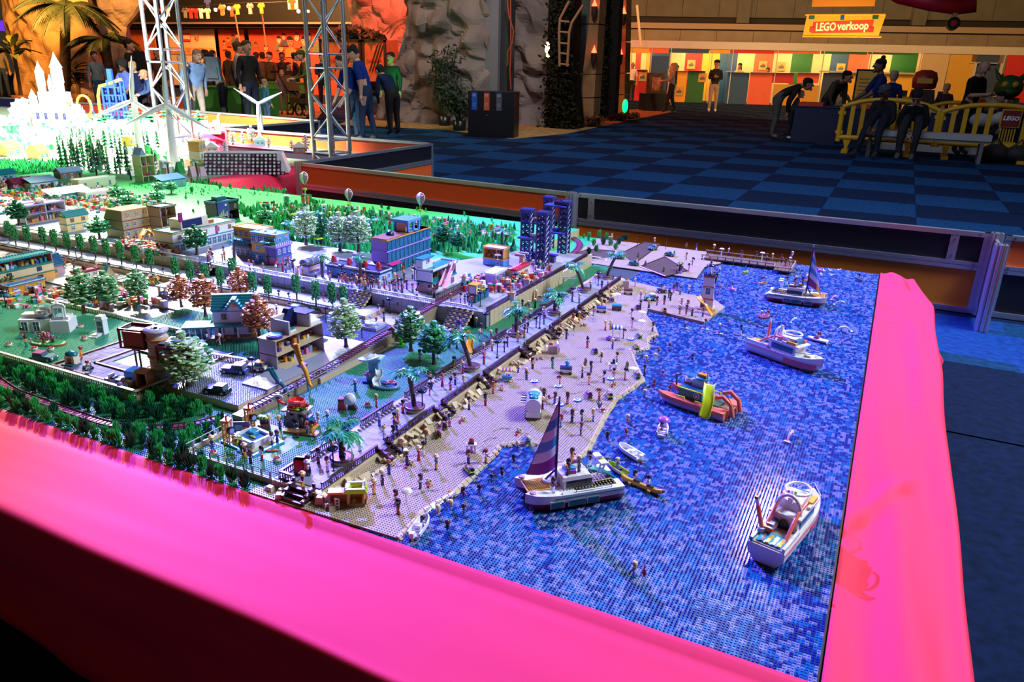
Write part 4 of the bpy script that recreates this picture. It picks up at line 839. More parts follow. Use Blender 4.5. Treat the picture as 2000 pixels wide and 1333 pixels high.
def railing(label,pts,m,h=.021,step=.008,z=0,name='railing',mt=None,base=True):
 t=thing(name,label,'railing',pts[0]);o=pts[0];rl=MB();bl=MB()
 for a,b in zip(pts[:-1],pts[1:]):
  a,b=a-o,b-o;d=b-a;L=d.length;ang=math.atan2(d.y,d.x);k0=len(rl.v)
  rl.b(0,-.004,h-.0045,L,.004,h,mt or m)
  if base:rl.b(0,-.004,0,L,.004,.0032,m)
  rl.xf(k0,MTr(a)@MRo(ang,4,'Z'));n=max(1,int(L/step))
  for i in range(n+1):q=a.lerp(b,i/n);bl.tube(q+Vector((0,0,.002)),q+Vector((0,0,h-.004)),.0016,m,4,cap=False)
 rl.o('rails',t);bl.o('balusters',t,kind='stuff');return t
def grey_fence(label,pts,m=P(.30,.31,.33),h=.019,step=.032):
 t=thing('garden_fence',label,'fence',pts[0]);o=pts[0]
 for a,b in zip(pts[:-1],pts[1:]):
  a,b=a-o,b-o;n=max(1,round((b-a).length/step))
  for i in range(n):
   p,q=a.lerp(b,i/n),a.lerp(b,(i+.88)/n);mb=MB();u=Vector((0,0,h))
   mb.tube(p,q,.0017,m,4).tube(p+u,q+u,.0017,m,4).tube(p,p+u,.0017,m,4).tube(q,q+u,.0017,m,4).o('fence_panel',t)
 return t
def stairs(label,p,rz,w=.052,n=3,rise=.0105,run=.017,m=BROWN,rails=True):
 t=thing('toy_stairs',label,'stairs',p,rz)
 for k in range(n):MB().b(-w/2,-run*(n-k),0,w/2,0,rise*(k+1),m).o('step',t)
 if rails:
  for s_ in(-1,1):
   r_=MB()
   for k in range(n+1):r_.b(s_*w/2-.004,-run*(n-k),0 if k==0 else rise*k-.002,s_*w/2+.004,-run*(n-k)+.005,rise*k+.017,m)
   for k in range(n):r_.b(s_*w/2-.005,-run*(n-k)-.002,rise*k+.013,s_*w/2+.005,-run*(n-k-1)+.004,rise*k+.018,m)
   r_.o('hand_rail',t)
 return t
def lounger(p,rz,label,c1=DRED,c2=LIME,low='pink',dl=True,zone='beach',**k):
 t=thing('sun_lounger',label,'lounger',p,rz,'sun loungers on the sand')
 MB().b(-.009,-.026,.002,.009,.016,.006,c2).o('frame',t);MB().b(-.008,-.026,.006,.008,.006,.009,c1).add([(-.008,.006,.007),(.008,.006,.007),(.008,.022,.018),(-.008,.022,.018),(-.008,.008,.003),(.008,.008,.003),(.008,.025,.015),(-.008,.025,.015)],[(0,1,2,3),(4,7,6,5),(0,3,7,4),(1,5,6,2),(0,4,5,1),(3,2,6,7)],c1).o('mattress',t)
 for x in(-.007,.007):
  for y in(-.022,.012):MB().c(x,y,0,.003,.003,.002,c2).o('leg',t)
 if dl:doll(Vector(p)+MRo(rz,3,'Z')@Vector((0,-.022,.011)),rz,low=low,pose='lie',zone=zone,near='lying on the %s'%label[:60],**k)
 return t
def parasol(p,label,c1=WHITE,c2=BLUE,h=.046,r=.017):
 t=thing('beach_parasol',label,'parasol',p,0,'beach parasols');MB().cyl(0,0,0,h,.0012,WHITE,5).cyl(0,0,0,.002,.005,WHITE,8).o('pole',t)
 MB().lathe([(r,h-.003),(r*.98,h-.001)],c2,16,cap=False).lathe([(r*.98,h-.001),(r*.72,h+.0012)],c2,16,cap=False).lathe([(r*.72,h+.0012),(r*.42,h+.003)],c1,16,cap=False).lathe([(r*.42,h+.003),(r*.2,h+.004)],c2,16,cap=False).lathe([(r*.2,h+.004),(.0003,h+.005)],c1,16,cap=False).o('canopy',t);return t
def sandcastle(p,label):
 t=thing('sand_castle',label,'sand castle',p,0,'sand castles');MB().c(0,0,0,.016,.012,.006,TAN).cyl(-.004,0,.006,.015,.004,TAN,8,.003).cyl(.004,.002,.006,.013,.0038,TAN,8,.003).cyl(.0,-.003,.006,.011,.0034,SAND,8).o('towers',t);return t
def bucket(p,label,m=RED):
 t=thing('toy_bucket',label,'bucket',p,0,'toy buckets');MB().cyl(0,0,0,.007,.0035,m,10,.0045).o('pail',t);MB().path([(-.0042,0,.007),(0,0,.0105),(.0042,0,.007)],.0006,m,4).o('handle',t);return t
def starfish(p,label,m=ORANGE):
 mb=MB()
 for k in range(5):a=k*1.2566;mb.tube((0,0,.0015),(.0065*cos(a),.0065*sin(a),.001),.0022,m,5,.0007)
 return mb.o('starfish',None,p,label=label,cat='starfish',group='orange starfish')
def stick(p,q,label):
 p,q=Vector(p),Vector(q);d=q-p;mb=MB();n=Vector((-d.y,d.x,0))
 pts=[p+d*t+n*.12*sin(t*5+p.x*40)*.6+Vector((0,0,.002))for t in lsp(0,1,8)]
 mb.path(pts,.0012,DTAN,4,.0007).tube(pts[3],pts[3]+d*.22+n*.22,.0009,DTAN,4,.0005).tube(pts[5],pts[5]+d*.15-n*.18,.0009,DTAN,4,.0005)
 return mb.o('driftwood',None,label=label,cat='driftwood',group='driftwood twigs on the sand')
def flowerpot(p,label,r=.011):
 t=thing('flower_tub',label,'flower pot',p,0);MB().lathe([(r*.85,0),(r,.004),(r,.010),(r*.8,.010),(r*.75,.008)],CREAM,12).o('tub',t);mb=MB()
 for k in range(11):a=k*2.4;q=r*.8*math.sqrt(k/11);mb.ball(q*cos(a),q*sin(a),.0115,.0028,(RED,ORANGE,PURPLE,HOTPINK)[k%4],6,4)
 mb.o('flowers',t);return t
def tiles_on(par,x0,y0,x1,y1,z,w,h,ms,name='paving_tile',th=.003,lim=300,jit=0):
 nx_,ny_=max(1,int((x1-x0)/w)),max(1,int((y1-y0)/h));sh=[MB().b(.0003,.0003,0,w-.0003,h-.0003,th,m).mesh(name)for m in ms];k=0
 for i in range(nx_):
  for j in range(ny_):
   if k>=lim:return
   k+=1;put(sh[(i*7+j*3+(i*j)%5)%len(ms)],name,par,(x0+i*w,y0+j*h,z))
# little buildings
def window(par,x,z,w,h,y,fm,gm=None,bars=1,name='window'):
 f=MB();b=.0022
 f.b(x-w/2,y-.003,z,x-w/2+b,y+.002,z+h,fm).b(x+w/2-b,y-.003,z,x+w/2,y+.002,z+h,fm).b(x-w/2,y-.003,z,x+w/2,y+.002,z+b,fm).b(x-w/2,y-.003,z+h-b,x+w/2,y+.002,z+h,fm)
 for k in range(1,bars+1):f.b(x-w/2+w*k/(bars+1)-.0006,y-.0025,z,x-w/2+w*k/(bars+1)+.0006,y,z+h,fm)
 if bars:f.b(x-w/2,y-.0025,z+h*.55,x+w/2,y,z+h*.55+.0012,fm)
 o=f.o(name,par);MB().b(x-w/2+b,y-.001,z+b,x+w/2-b,y+.0005,z+h-b,gm or GBLUE).o('pane',o);return o
def storey(t,z,w,d,h,spec):
 """spec: wall, trim, front kind, frame, side wall"""
 wall,trim,kind,fr=spec[0],spec[1],spec[2],spec[3];side=spec[4]if len(spec)>4 else wall;x0,x1=-w/2,w/2;th=.004
 if kind=='open':
  MB().b(x0,0,z,x0+th,d,z+h,side).b(x1-th,0,z,x1,d,z+h,side).b(x0,d-th,z,x1,d,z+h,wall).o('wall',t)
  MB().b(x0,-.002,z,x1,d,z+.003,trim).o('floor_plate',t);MB().b(-.002+w*.07,d*.25,z+.003,.002+w*.07,d,z+h,side).o('partition',t)
  rnd=random.Random(int(z*1e4+w*1e4));cs=(RED,TEAL,ORANGE,PINK,LBLUE,GOLD,WHITE,BROWN,PURPLE)
  for k in range(max(3,int(w/.022))):
   xx=x0+.012+(w-.024)*(k+.5)/max(3,int(w/.022));a=rnd.uniform(.010,.017);hh=rnd.uniform(.008,min(.028,h*.6));c1,c2=rnd.choice(cs),rnd.choice(cs)
   f=MB().c(xx,d*rnd.uniform(.3,.7),z+.003,a,a*.8,hh,c1).c(xx,d*.5,z+.003+hh,a*.8,a*.7,.003,c2)
   if k%2:f.cyl(xx,d*.5,z+.006+hh,z+.013+hh,.003,c2,6)
   f.o('furniture',t)
  window(t,x1-w*.22,z+h*.3,w*.16,h*.45,d-.004,fr)
 else:
  MB().b(x0,0,z,x1,d,z+h,wall).b(x1-.0005,.0005,z,x1+.0006,d-.0005,z+h-.0005,side).b(x0-.0006,.0005,z,x0+.0005,d-.0005,z+h-.0005,side).o('wall',t);MB().b(x0-.003,-.003,z+h-.005,x1+.003,d+.003,z+h,trim).o('cornice',t)
  if kind=='glass':n=max(2,int(w/.034));
  else:n=int(kind[1:])if kind[1:].isdigit()else 2
  for k in range(n):
   xx=x0+w*(k+.5)/n
   if kind=='glass':window(t,xx,z+h*.10,w/n*.84,h*.70,-.001,fr,GBLUE,1)
   elif kind[0]=='d' and k==n//2:o=MB().b(xx-.010,-.003,z,xx+.010,.001,z+h*.74,fr).o('door',t);MB().b(xx-.007,-.004,z+h*.3,xx+.007,-.002,z+h*.66,GBLUE).o('pane',o);MB().ball(xx+.007,-.005,z+h*.25,.0012,GOLD,5,3).o('door_knob',o)
   else:window(t,xx,z+h*.24,min(.022,w/n*.6),h*.52,-.001,fr,GBLUE,1)
  ns=max(1,int(d/.05))
  for k in range(ns):
   yy=d*(k+.5)/ns;f=MB();f.b(x1-.001,yy-.011,z+h*.24,x1+.003,yy+.011,z+h*.76,fr);o=f.o('window',t);MB().b(x1+.002,yy-.0085,z+h*.28,x1+.0036,yy-.0008,z+h*.72,GBLUE).b(x1+.002,yy+.0008,z+h*.28,x1+.0036,yy+.0085,z+h*.72,GBLUE).o('pane',o)
def roof(t,kind,z,w,d,h,m,m2=None):
 x0,x1=-w/2-.005,w/2+.005;y0,y1=-.005,d+.005
 if kind=='gable':
  n=6
  for s_ in(0,1):
   for k in range(n):
    ya,yb=(y0+(y1-y0)/2*k/n,y0+(y1-y0)/2*(k+1)/n)if s_==0 else(y1-(y1-y0)/2*k/n,y1-(y1-y0)/2*(k+1)/n);za=z+h*k/n
    MB().b(x0,min(ya,yb)-.001,za,x1,max(ya,yb),za+h/n+.002,m).o('roof_course',t)
  MB().add([(x0+.006,y0+.006,z),(x0+.006,y1-.006,z),(x0+.006,(y0+y1)/2,z+h),(x1-.006,y0+.006,z),(x1-.006,y1-.006,z),(x1-.006,(y0+y1)/2,z+h)],[(0,2,1),(3,4,5)],m2 or m).o('gable_wall',t)
 elif kind=='mansard':
  MB().b(x0,y0,z,x1,y1,z+h,m,tx=h*.3,ty=h*.3).o('roof_slope',t);MB().b(x0+h*.3-.002,y0+h*.3-.002,z+h,x1-h*.3+.002,y1-h*.3+.002,z+h+.005,m2 or m).o('roof_edge',t)
  for k in range(3):window(t,w*(k-1)*.3,z+h*.2,.018,h*.55,y0+h*.12,CREAM,CLEAR)
 elif kind=='shed':
  MB().add([(x0,y0,z),(x1,y0,z),(x1,y1,z+h),(x0,y1,z+h),(x0,y0,z+.004),(x1,y0,z+.004),(x1,y1,z+h+.004),(x0,y1,z+h+.004)],[(3,2,1,0),(4,5,6,7),(0,1,5,4),(1,2,6,5),(2,3,7,6),(3,0,4,7)],m).o('roof_slope',t)
 elif kind=='flat':
  MB().b(x0,y0,z,x1,y1,z+.004,m).o('roof_slab',t);e=MB()
  for bb in((x0,y0,x1,y0+.005),(x0,y1-.005,x1,y1),(x0,y0,x0+.005,y1),(x1-.005,y0,x1,y1)):e.b(bb[0],bb[1],z+.004,bb[2],bb[3],z+.004+h,m2 or m)
  e.o('parapet',t)
 elif kind=='crenel':
  MB().b(x0,y0,z,x1,y1,z+.004,m).o('roof_slab',t);n=max(3,int((x1-x0)/.014))
  for k in range(n):
   for yy in(y0,y1-.005):MB().b(x0+(x1-x0)*k/n,yy,z+.004,x0+(x1-x0)*(k+.6)/n,yy+.005,z+.004+h,m2 or m).o('battlement',t)
  MB().b(x1-.005,y0,z+.004,x1,y1,z+.004+h*.6,m).o('parapet',t)
def edge(a,b,z):
 p,q=W(a[0],a[1],z),W(b[0],b[1],z);d=q-p;ang=round(math.atan2(d.y,d.x)/(PI/2))*PI/2;return p,q,d.length,ang
def building(label,a,b,z,d,storeys,rf=None,name='toy_building',cat='building',w=None,rz=None):
 p,q,L,ang=edge(a,b,z);ang=ang if rz is None else math.atan2(q.y-p.y,q.x-p.x);c=(p+q)/2
 t=thing(name,label,cat,c,ang);L=w or L;zz=0
 for st in storeys:storey(t,zz,L,d,st[0],st[1:]);zz+=st[0]
 if rf:roof(t,rf[0],zz,L,d,*rf[1:])
 return t,L,zz
# ground of the brick town
def px(pts,z):return[(W(x,y,z).x,W(x,y,z).y)for x,y in pts]
def ground(name,label,poly,z0,z1,m,cat='ground',stud=None,n=4,holes=(),side=None):
 t=MB().prism(poly,z0+T,z1+T,side or m,m).o(name,None,label=label,cat=cat)
 if stud:studs(t,poly,z1,stud,holes,n)
 return t
LAWN=P(.012,.20,.07,.5);LAWNB=P(.03,.42,.10,.4);SANDC=P(.48,.36,.25,.42);PAVE=P(.26,.27,.38,.5);PAVE2=P(.31,.32,.43,.5);PAVE3=P(.44,.41,.38,.35)
ground('green_baseplate','dark green studded baseplate with the rows of spiky shrubs at the front left',rect(-4.6,1.25,-1.33,1.64),-.004,.004,LAWN,stud=LAWN)
ground('town_baseplate','long grey green baseplate under the town',rect(-7.4,1.64,-1.165,4.7),-.004,.003,P(.10,.14,.12))
ground('town_baseplate','far baseplate under the castle end of the town',[(-19,1.3),(-7.4,1.3),(-7.4,4.72),(-5.6,4.72),(-5.6,6.9),(-9.35,6.9),(-9.35,10.1),(-19,10.1)],-.004,.003,P(.28,.40,.26))
coast=px([(780,1055),(806,1026),(830,1000),(865,978),(890,965),(920,935),(950,905),(966,890),(978,872),(1008,868),(1050,870),(1085,905),(1115,910),(1150,880),(1180,820),(1205,780),(1240,757),(1258,742),(1240,705),(1236,690),(1268,680),(1266,662),(1285,655),(1276,632),(1262,618)],.006)
def jag(pl,s=.016):
 out=[]
 for a,b in zip(pl[:-1],pl[1:]):
  n=max(1,int(math.hypot(b[0]-a[0],b[1]-a[1])/s))
  for k in range(n):
   p=(a[0]+(b[0]-a[0])*k/n,a[1]+(b[1]-a[1])*k/n);p=(round(p[0]/S)*S,round(p[1]/S)*S)
   if out and out[-1][0]!=p[0]and out[-1][1]!=p[1]:out.append((p[0],out[-1][1]))
   if not out or out[-1]!=p:out.append(p)
 return out+[pl[-1]]
far_b=px([(1265,605),(1375,631),(1400,612),(1416,600),(1392,583),(1365,579),(1215,546)],.0096)
beach=[(-1.36,1.25)]+jag(coast)+far_b+[(-1.165,3.72),(-1.165,1.303),(-1.33,1.303),(-1.36,1.27)]
bt=ground('sand_beach','sand coloured studded beach between promenade and toy sea',beach,.0,.0096,SANDC,'beach',SANDC,6)
for i in range(150):
 rnd=random.Random(i);y=1.30+2.38*i/150+rnd.uniform(-.01,.01);x=-1.150+rnd.choice((0,.018,.03))+rnd.uniform(-.004,.006);z_=.030-(x+1.15)*.55
 o=MB().b(-.013,-.009,-.004,.013,.009,0,TAN,tx=.001).o('rock_plate',bt,(x,y,T+z_*rnd.uniform(.75,1)))
 o.rotation_euler=(rnd.uniform(-.25,.25),.55+rnd.uniform(-.2,.2),rnd.uniform(-.5,.5))
for a,b in zip(coast[:-1],coast[1:]):
 n=max(1,int(math.hypot(b[0]-a[0],b[1]-a[1])/.02));rz_=math.atan2(b[1]-a[1],b[0]-a[0])
 for k in range(n):
  f=(k+.5)/n;o=MB().add([(-.010,-.008,0),(.010,-.008,0),(.010,.008,0),(-.010,.008,0),(-.010,.004,.011),(.010,.004,.011),(.010,.008,.011),(-.010,.008,.011)],[(0,1,5,4),(4,5,6,7),(1,2,6,5),(2,3,7,6),(3,0,4,7)],TAN).o('shore_wedge',bt,(a[0]+(b[0]-a[0])*f,a[1]+(b[1]-a[1])*f,T+.0015),rz_)
for i,(x,y)in enumerate(((528,958),(540,950),(552,962),(545,972),(560,955),(625,985),(640,990),(655,975),(648,995))):
 p=W(x,y,.01);MB().b(-.012,-.009,0,.012,.009,.022 if i in(1,4,5)else .012,TAN,tx=.004,ty=.003).o('rock_block',bt,p,i*.7)
mb=MB();q=far_b
for a,b in((q[0],q[1]),):mb.tube((a[0],a[1],T+.006),(b[0],b[1],T+.006),.008,BROWN,4)
mb.o('brown_kerb',bt)
pr=thing('promenade','lavender paved promenade between two dark balustrades above the beach','promenade')
MB().b(-1.320,1.303,T,-1.165,3.74,T+.032,TAN).o('core',pr);MB().b(-1.3225,1.300,T+.024,-1.1625,3.74,T+.031,SAND).o('kerb',pr)
tiles_on(pr,-1.300,1.318,-1.180,3.72,T+.032,.030,.032,[PAVE,PAVE2,PAVE])
mb=MB()
for k in range(90):mb.b(-1.297,1.45+k*.0165,T+.035,-1.285,1.456+k*.0165,T+.041,PAVE3)
mb.o('white_studs_strip',pr,kind='stuff')
dark=P(.055,.022,.028,.4)
def v3(x,y,z):return Vector((x,y,T+z))
ys=[1.318,1.556,1.61,1.86,1.915,2.16,2.19,2.47,2.55,2.72,2.80,3.05,3.11,3.33,3.39,3.70]
for k in range(0,16,2):
 nm=['nearest the front stairs','between the first and second beach stairs','beside the bridge of the leaning palm','behind the ice cream cart','behind the pink beach kiosk','above the bicycle on the sand','above the far loungers','farthest, by the canal'][k//2]
 railing('dark balustrade on the beach side of the promenade, %s'%nm,[v3(-1.172,ys[k],.034),v3(-1.172,ys[k+1],.034)],dark)
ys=[1.437,1.60,1.66,1.83,1.90,2.04,2.09,2.30,2.36,2.64,2.70,3.00,3.04,3.36]
for k in range(0,14,2):
 nm=['beside the nearest palm','in front of the cowboy game','behind the flower tub','behind the water slide tower','beside the yellow slide pool','in front of the putting green','in front of the far pergola'][k//2]
 railing('dark brown balustrade on the garden side of the promenade, %s'%nm,[v3(-1.308,ys[k],.034),v3(-1.308,ys[k+1],.034)],dark)
railing('short dark balustrade at the front corner beside the red vending machine',[v3(-1.308,1.42,.034),v3(-1.308,1.314,.034),v3(-1.262,1.314,.034)],dark)
def beach_stairs(y,nm):p=v3(-1.172,y,0.0075);return stairs('dark brown stairs from promenade to sand, %s'%nm,p,PI/2,.05,3,.0095,.016,dark)
stairs('dark brown wooden stairs at the near end of the promenade',v3(-1.222,1.305,.0075),0,.066,3,.0095,.015,dark)
for y,nm in((1.583,'beside the two loungers'),(1.888,'near the ice cream cart'),(2.175,'behind the pink kiosk'),(2.51,'below the second lamp row'),(2.76,'near the handcart'),(3.08,'near the white boat trailer'),(3.36,'at the far end')):beach_stairs(y,nm)
ground('garden_lawn','green studded lawn of the small water park',rect(-1.655,1.318,-1.322,2.74),0,.010,LAWN,'lawn',P(.03,.30,.18,.42),6,[rect(-1.64,1.40,-1.42,1.58)],TAN)
ground('garden_lawn','narrow green lawn with toys below the tan wall',rect(-1.44,2.74,-1.322,4.02),0,.010,LAWN,'lawn',P(.03,.28,.12,.2))
wl=thing('garden_wall','low tan brick wall round the water park','wall')
for k in range(10):MB().b(-1.665+k*.034,1.312,T,-1.632+k*.034,1.319,T+.011,TAN).b(-1.665+k*.034,1.312,T+.011,-1.632+k*.034,1.319,T+.022,TAN).o('brick',wl)
for k in range(5):MB().b(-1.665,1.319+k*.030,T,-1.658,1.348+k*.030,T+.022,TAN).o('brick',wl)
grey_fence('grey bar fence on the low tan wall of the water park',[v3(-1.315,1.3155,.022),v3(-1.66,1.3155,.022),v3(-1.66,1.466,.022)])
ground('avenue','pale paved avenue between the canal trees and the near houses',rect(-7.2,2.24,-1.66,2.70),0,.010,PAVE3,'street')
av=ground('tree_terrace','narrow paved terrace carrying the row of clipped trees',rect(-6.6,2.545,-1.95,2.705),.010,.028,PAVE2,'terrace',side=TAN)
tw=thing('terrace_wall','low tan wall with recessed bricks in front of the clipped trees','wall')
for k in range(110):MB().b(-6.4+k*.04,2.533,T+.010,-6.362+k*.04,2.545,T+.0295,TAN).o('brick',tw)
railing('low grey picket railing along the clipped trees',[v3(-6.2,2.545,.0295),v3(-2.0,2.545,.0295)],P(.16,.17,.22),.015,.009)
uw=thing('plaza_wall','tan retaining wall below the white balustrade of the upper plaza','wall')
for k in range(125):
 x=-6.55+k*.04
 if-3.13<x<-3.0 or-2.13<x<-2.03:continue
 for j in range(2):MB().b(x,2.707,T+.010+j*.0345,x+.0385,2.722,T+.043+j*.0345,TAN if x<-3 else P(.34,.34,.36)).o('wall_block',uw)
pz=ground('upper_plaza','upper plaza paved in pale lavender tiles, full of toy dolls',[(-7.3,2.72),(-1.445,2.72),(-1.445,3.95),(-1.80,3.9),(-2.02,3.42),(-2.5,3.34),(-7.3,3.40)],.003,.078,PAVE2,'plaza',side=P(.34,.34,.36))
tiles_on(pz,-3.1,2.74,-1.47,3.30,T+.0775,.064,.064,[PAVE,PAVE2,PAVE2],lim=220)
CRW=P(.78,.74,.66)
for a,b,nm in((-6.4,-4.75,'far left by the cat house'),(-4.72,-4.0,'in front of the yellow house'),(-3.98,-3.13,'in front of the museum'),(-3.0,-2.13,'in front of the townhouse'),(-2.035,-1.70,'beside the slide house'),(-1.64,-1.53,'beside the railway')):
 railing('white balustrade along the upper plaza, %s'%nm,[v3(a,2.712,.078),v3(b,2.712,.078)],CRW,.023,.011)
for x,nm in((-3.065,'left of the townhouse'),(-2.08,'with dark planters beside the white balustrade'),(-1.55,'up to the cafes')):
 st=stairs('wide tan stairs up to the plaza, %s'%nm,v3(x,2.71,.010),0,.10,6,.0113,.017,TAN,False)
 for k in range(6):
  for s_ in(-1,-.33,.33,1):MB().c(s_*.042,-.017*(6-k)+.008,.0113*(k+1),.013,.010,.007,P(.07,.06,.09)).o('planter_block',st)
tw2=thing('side_wall','long tan wall below the dark balustrade of the cafe terrace','wall')
for k in range(31):
 MB().b(-1.452,2.75+k*.04,T+.008,-1.440,2.788+k*.04,T+.078,TAN).o('wall_block',tw2)
for a,b,nm in((2.73,3.0,'above the lying doll'),(3.02,3.30,'above the orange toy machine'),(3.32,3.60,'above the pergola'),(3.62,3.92,'at the canal end')):
 railing('dark balustrade on the tan wall, %s'%nm,[v3(-1.447,a,.078),v3(-1.447,b,.078)],dark)
ground('rear_park','bright green park with hedges behind the upper plaza',[(-6.9,3.41),(-2.5,3.35),(-2.03,3.43),(-1.81,3.91),(-1.80,4.7),(-5.45,4.7),(-6.9,4.7)],.003,.058,LAWNB,'lawn',side=TAN)
g1=ground('raised_garden','raised studded garden of the tower house and greenhouse, front left',rect(-3.5,1.495,-2.085,2.02),.0,.028,P(.012,.26,.09,.2),'garden',P(.05,.38,.2,.4),6,[rect(-2.56,1.53,-2.10,1.93)],TAN)
mb=MB()
rnd=random.Random(4);dr=[P(.12,.115,.14,.72),P(.17,.16,.20,.72),P(.08,.075,.10,.72)]
for i in range(19):
 for j in range(16):
  if 5<i<12 and 4<j<10:continue
  MB().b(.0003,.0003,0,.0237,.0237,rnd.choice((.0025,.003,.0034)),dr[rnd.randrange(3)]).o('cobble',g1,(-2.555+i*.024,1.535+j*.024,T+.028))
gk=MB()
for a in((-2.562,1.528,-2.555,1.925),(-2.10,1.528,-2.093,1.925),(-2.562,1.522,-2.093,1.530),(-2.45,1.61,-2.25,1.618),(-2.45,1.61,-2.442,1.78),(-2.257,1.61,-2.25,1.78),(-2.45,1.772,-2.25,1.78)):gk.b(a[0],a[1],T+.028,a[2],a[3],T+.036,P(.10,.025,.03))
gk.o('brick_edging',g1)
def top_wall(label,pts,h=.016):
 t=thing('garden_rail',label,'railing',pts[0]);o=pts[0]
 for a,b in zip(pts[:-1],pts[1:]):
  a,b=a-o,b-o;d=b-a;n=max(1,int(d.length/.012));tp_=MB();bl=MB();ang=math.atan2(d.y,d.x)
  tp_.b(0,-.006,h-.003,d.length,.006,h,P(.70,.64,.55));tp_.xf(0,MTr(a)@MRo(ang,4,'Z'))
  for i in range(n):bl.tube(a.lerp(b,(i+.5)/n),a.lerp(b,(i+.5)/n)+Vector((0,0,h-.003)),.0022,P(.55,.25,.08),4,cap=False)
  tp_.o('coping',t);bl.o('balusters',t,kind='stuff')
 return t
top_wall('pale coping on orange balusters along the raised garden, long front run',[v3(-3.5,1.499,.028),v3(-2.086,1.499,.028)])
top_wall('pale coping on orange balusters along the raised garden, short side run',[v3(-2.09,1.505,.028),v3(-2.09,1.70,.028)])
top_wall('pale coping at the back of the raised garden behind the white greenhouse',[v3(-3.3,2.0,.028),v3(-2.45,2.0,.028)])
top_wall('pale coping with brown balusters around the lawn of the heart house',[v3(-2.16,1.86,.03),v3(-1.98,1.885,.03),v3(-1.99,1.76,.03)])
pk=ground('parking_lot','dark grey studded parking lot with purple jeep',rect(-2.075,1.60,-1.745,1.90),.0,.028,P(.06,.065,.09,.2),'parking lot',P(.30,.33,.42,.2),6,(),TAN)
MB().b(-1.86,1.73,T+.028,-1.745,1.90,T+.034,PAVE2).o('pavement',pk)
ground('house_lawn','green studded lawn in front of the house with the teal roof',rect(-2.70,1.91,-1.90,2.235),.0,.028,P(.012,.22,.09,.2),'lawn',P(.02,.30,.20,.2),4,(),TAN)
ground('fountain_square','dark blue studded square round the fountain',rect(-2.14,2.30,-1.72,2.54),.010,.013,P(.05,.07,.18,.2),'square',P(.12,.16,.34,.2))
ground('house_yard','paved yard under the open dollhouse',rect(-1.895,1.91,-1.67,2.29),.0,.024,PAVE2,'yard',side=TAN)
dp=ground('dirt_track','tan studded dirt track park with jeeps behind the canal',[(-1.62,4.03),(-.845,4.02),(-.865,4.3),(-.80,4.44),(-.95,4.69),(-1.66,4.69)],.0,.0126,SANDC,'dirt track',P(.50,.39,.22,.3),4,(),BROWN)
gp=ground('track_lawn','green corner lawn with railway curve behind the canal',[(-1.80,3.97),(-1.62,4.03),(-1.66,4.69),(-2.3,4.69),(-2.0,3.9)],.0,.0126,LAWNB,'lawn',side=BROWN)
for k,pl_ in enumerate(([(1250,522),(1298,503),(1342,530),(1300,541)],[(1213,496),(1258,474),(1290,478),(1240,515)],[(1115,500),(1150,488),(1200,492),(1190,505),(1135,512)])):
 pp=px(pl_,.0126);o=MB().prism(pp,T+.0126,T+.0150,BROWN,P(.085,.06,.035,.75)).o('dirt_road',dp)
 for a,b in zip(pp,pp[1:]+pp[:1]):MB().tube((a[0],a[1],T+.0155),(b[0],b[1],T+.0155),.004,BROWN,4).o('log_edge',o)
pe=thing('toy_pier','long brown wooden pier with railings at the far edge of the sea','pier')
a0,a1=W(1378,500,.03),W(1520,511,.03);PW=P(.20,.13,.08)
for k in range(22):x=a0.x+(a1.x-a0.x)*k/22;MB().b(x,4.46,T+.020,x+.0195,4.60,T+.026,PW).o('plank',pe)
for k in range(5):MB().b(-.50+k*.02,4.39,T+.020,-.482+k*.02,4.62,T+.026,PW).o('plank',pe)
for x in lsp(-.92,-.43,9):
 for y in(4.465,4.59):MB().c(float(x),y,T+.002,.009,.009,.020,BROWN).o('pile',pe)
RLM=P(.42,.32,.20)
for a in((-.93,4.462,-.50,4.468),(-.93,4.595,-.41,4.601),(-.505,4.39,-.499,4.465),(-.505,4.39,-.405,4.396),(-.41,4.39,-.404,4.60)):MB().b(a[0],a[1],T+.040,a[2],a[3],T+.045,RLM).o('rail',pe)
for x in lsp(-.92,-.42,12):MB().c(float(x),4.598,T+.026,.005,.005,.016,BROWN).o('rail_post',pe)
for x in lsp(-.92,-.51,10):MB().c(float(x),4.465,T+.026,.005,.005,.016,BROWN).o('rail_post',pe)
for i,(x,y)in enumerate(((1408,505),(1487,513))):
 p=W(x,y,.026);t=thing('pier_lamp','white mushroom lamp on the pier, %s'%('left one' if i==0 else 'right one'),'lamp',p);MB().cyl(0,0,0,.055,.003,WHITE,6).o('pole',t);MB().lathe([(.004,.053),(.016,.056),(.012,.061),(.003,.063)],WHITE,10).o('dish',t)
def track(label,pts,closed=False,tie=None,w=.019,gap=.0165,bank=0):
 t=thing('toy_railway',label,'railway track');pts=[Vector(p)for p in pts];L=[0]
 for a,b in zip(pts[:-1],pts[1:]):L.append(L[-1]+(b-a).length)
 def at_(s_):
  i=max(0,min(len(L)-2,int(np.searchsorted(L,s_))-1));f=(s_-L[i])/(L[i+1]-L[i]);return pts[i].lerp(pts[i+1],f),(pts[i+1]-pts[i]).normalized()
 n=int(L[-1]/gap);ra,rb=[],[];tm_=MB().b(-w*1.05,-.0048,0,w*1.05,.0048,.004,tie or P(.34,.05,.14)).mesh('sleeper')
 for i in range(n+1):
  p,d=at_(min(L[-1]-1e-6,i*gap+1e-6));s_=Vector((d.y,-d.x,0)).normalized();u=Vector((0,0,.0055))
  o=put(tm_,'sleeper',t,p);o.rotation_euler=Matrix((s_,d,s_.cross(d))).transposed().to_euler();ra.append(p+s_*w*.72+u);rb.append(p-s_*w*.72+u)
 for r_ in(ra,rb):MB().path(r_,.0026,P(.07,.045,.045),4).o('rail',t)
 return t
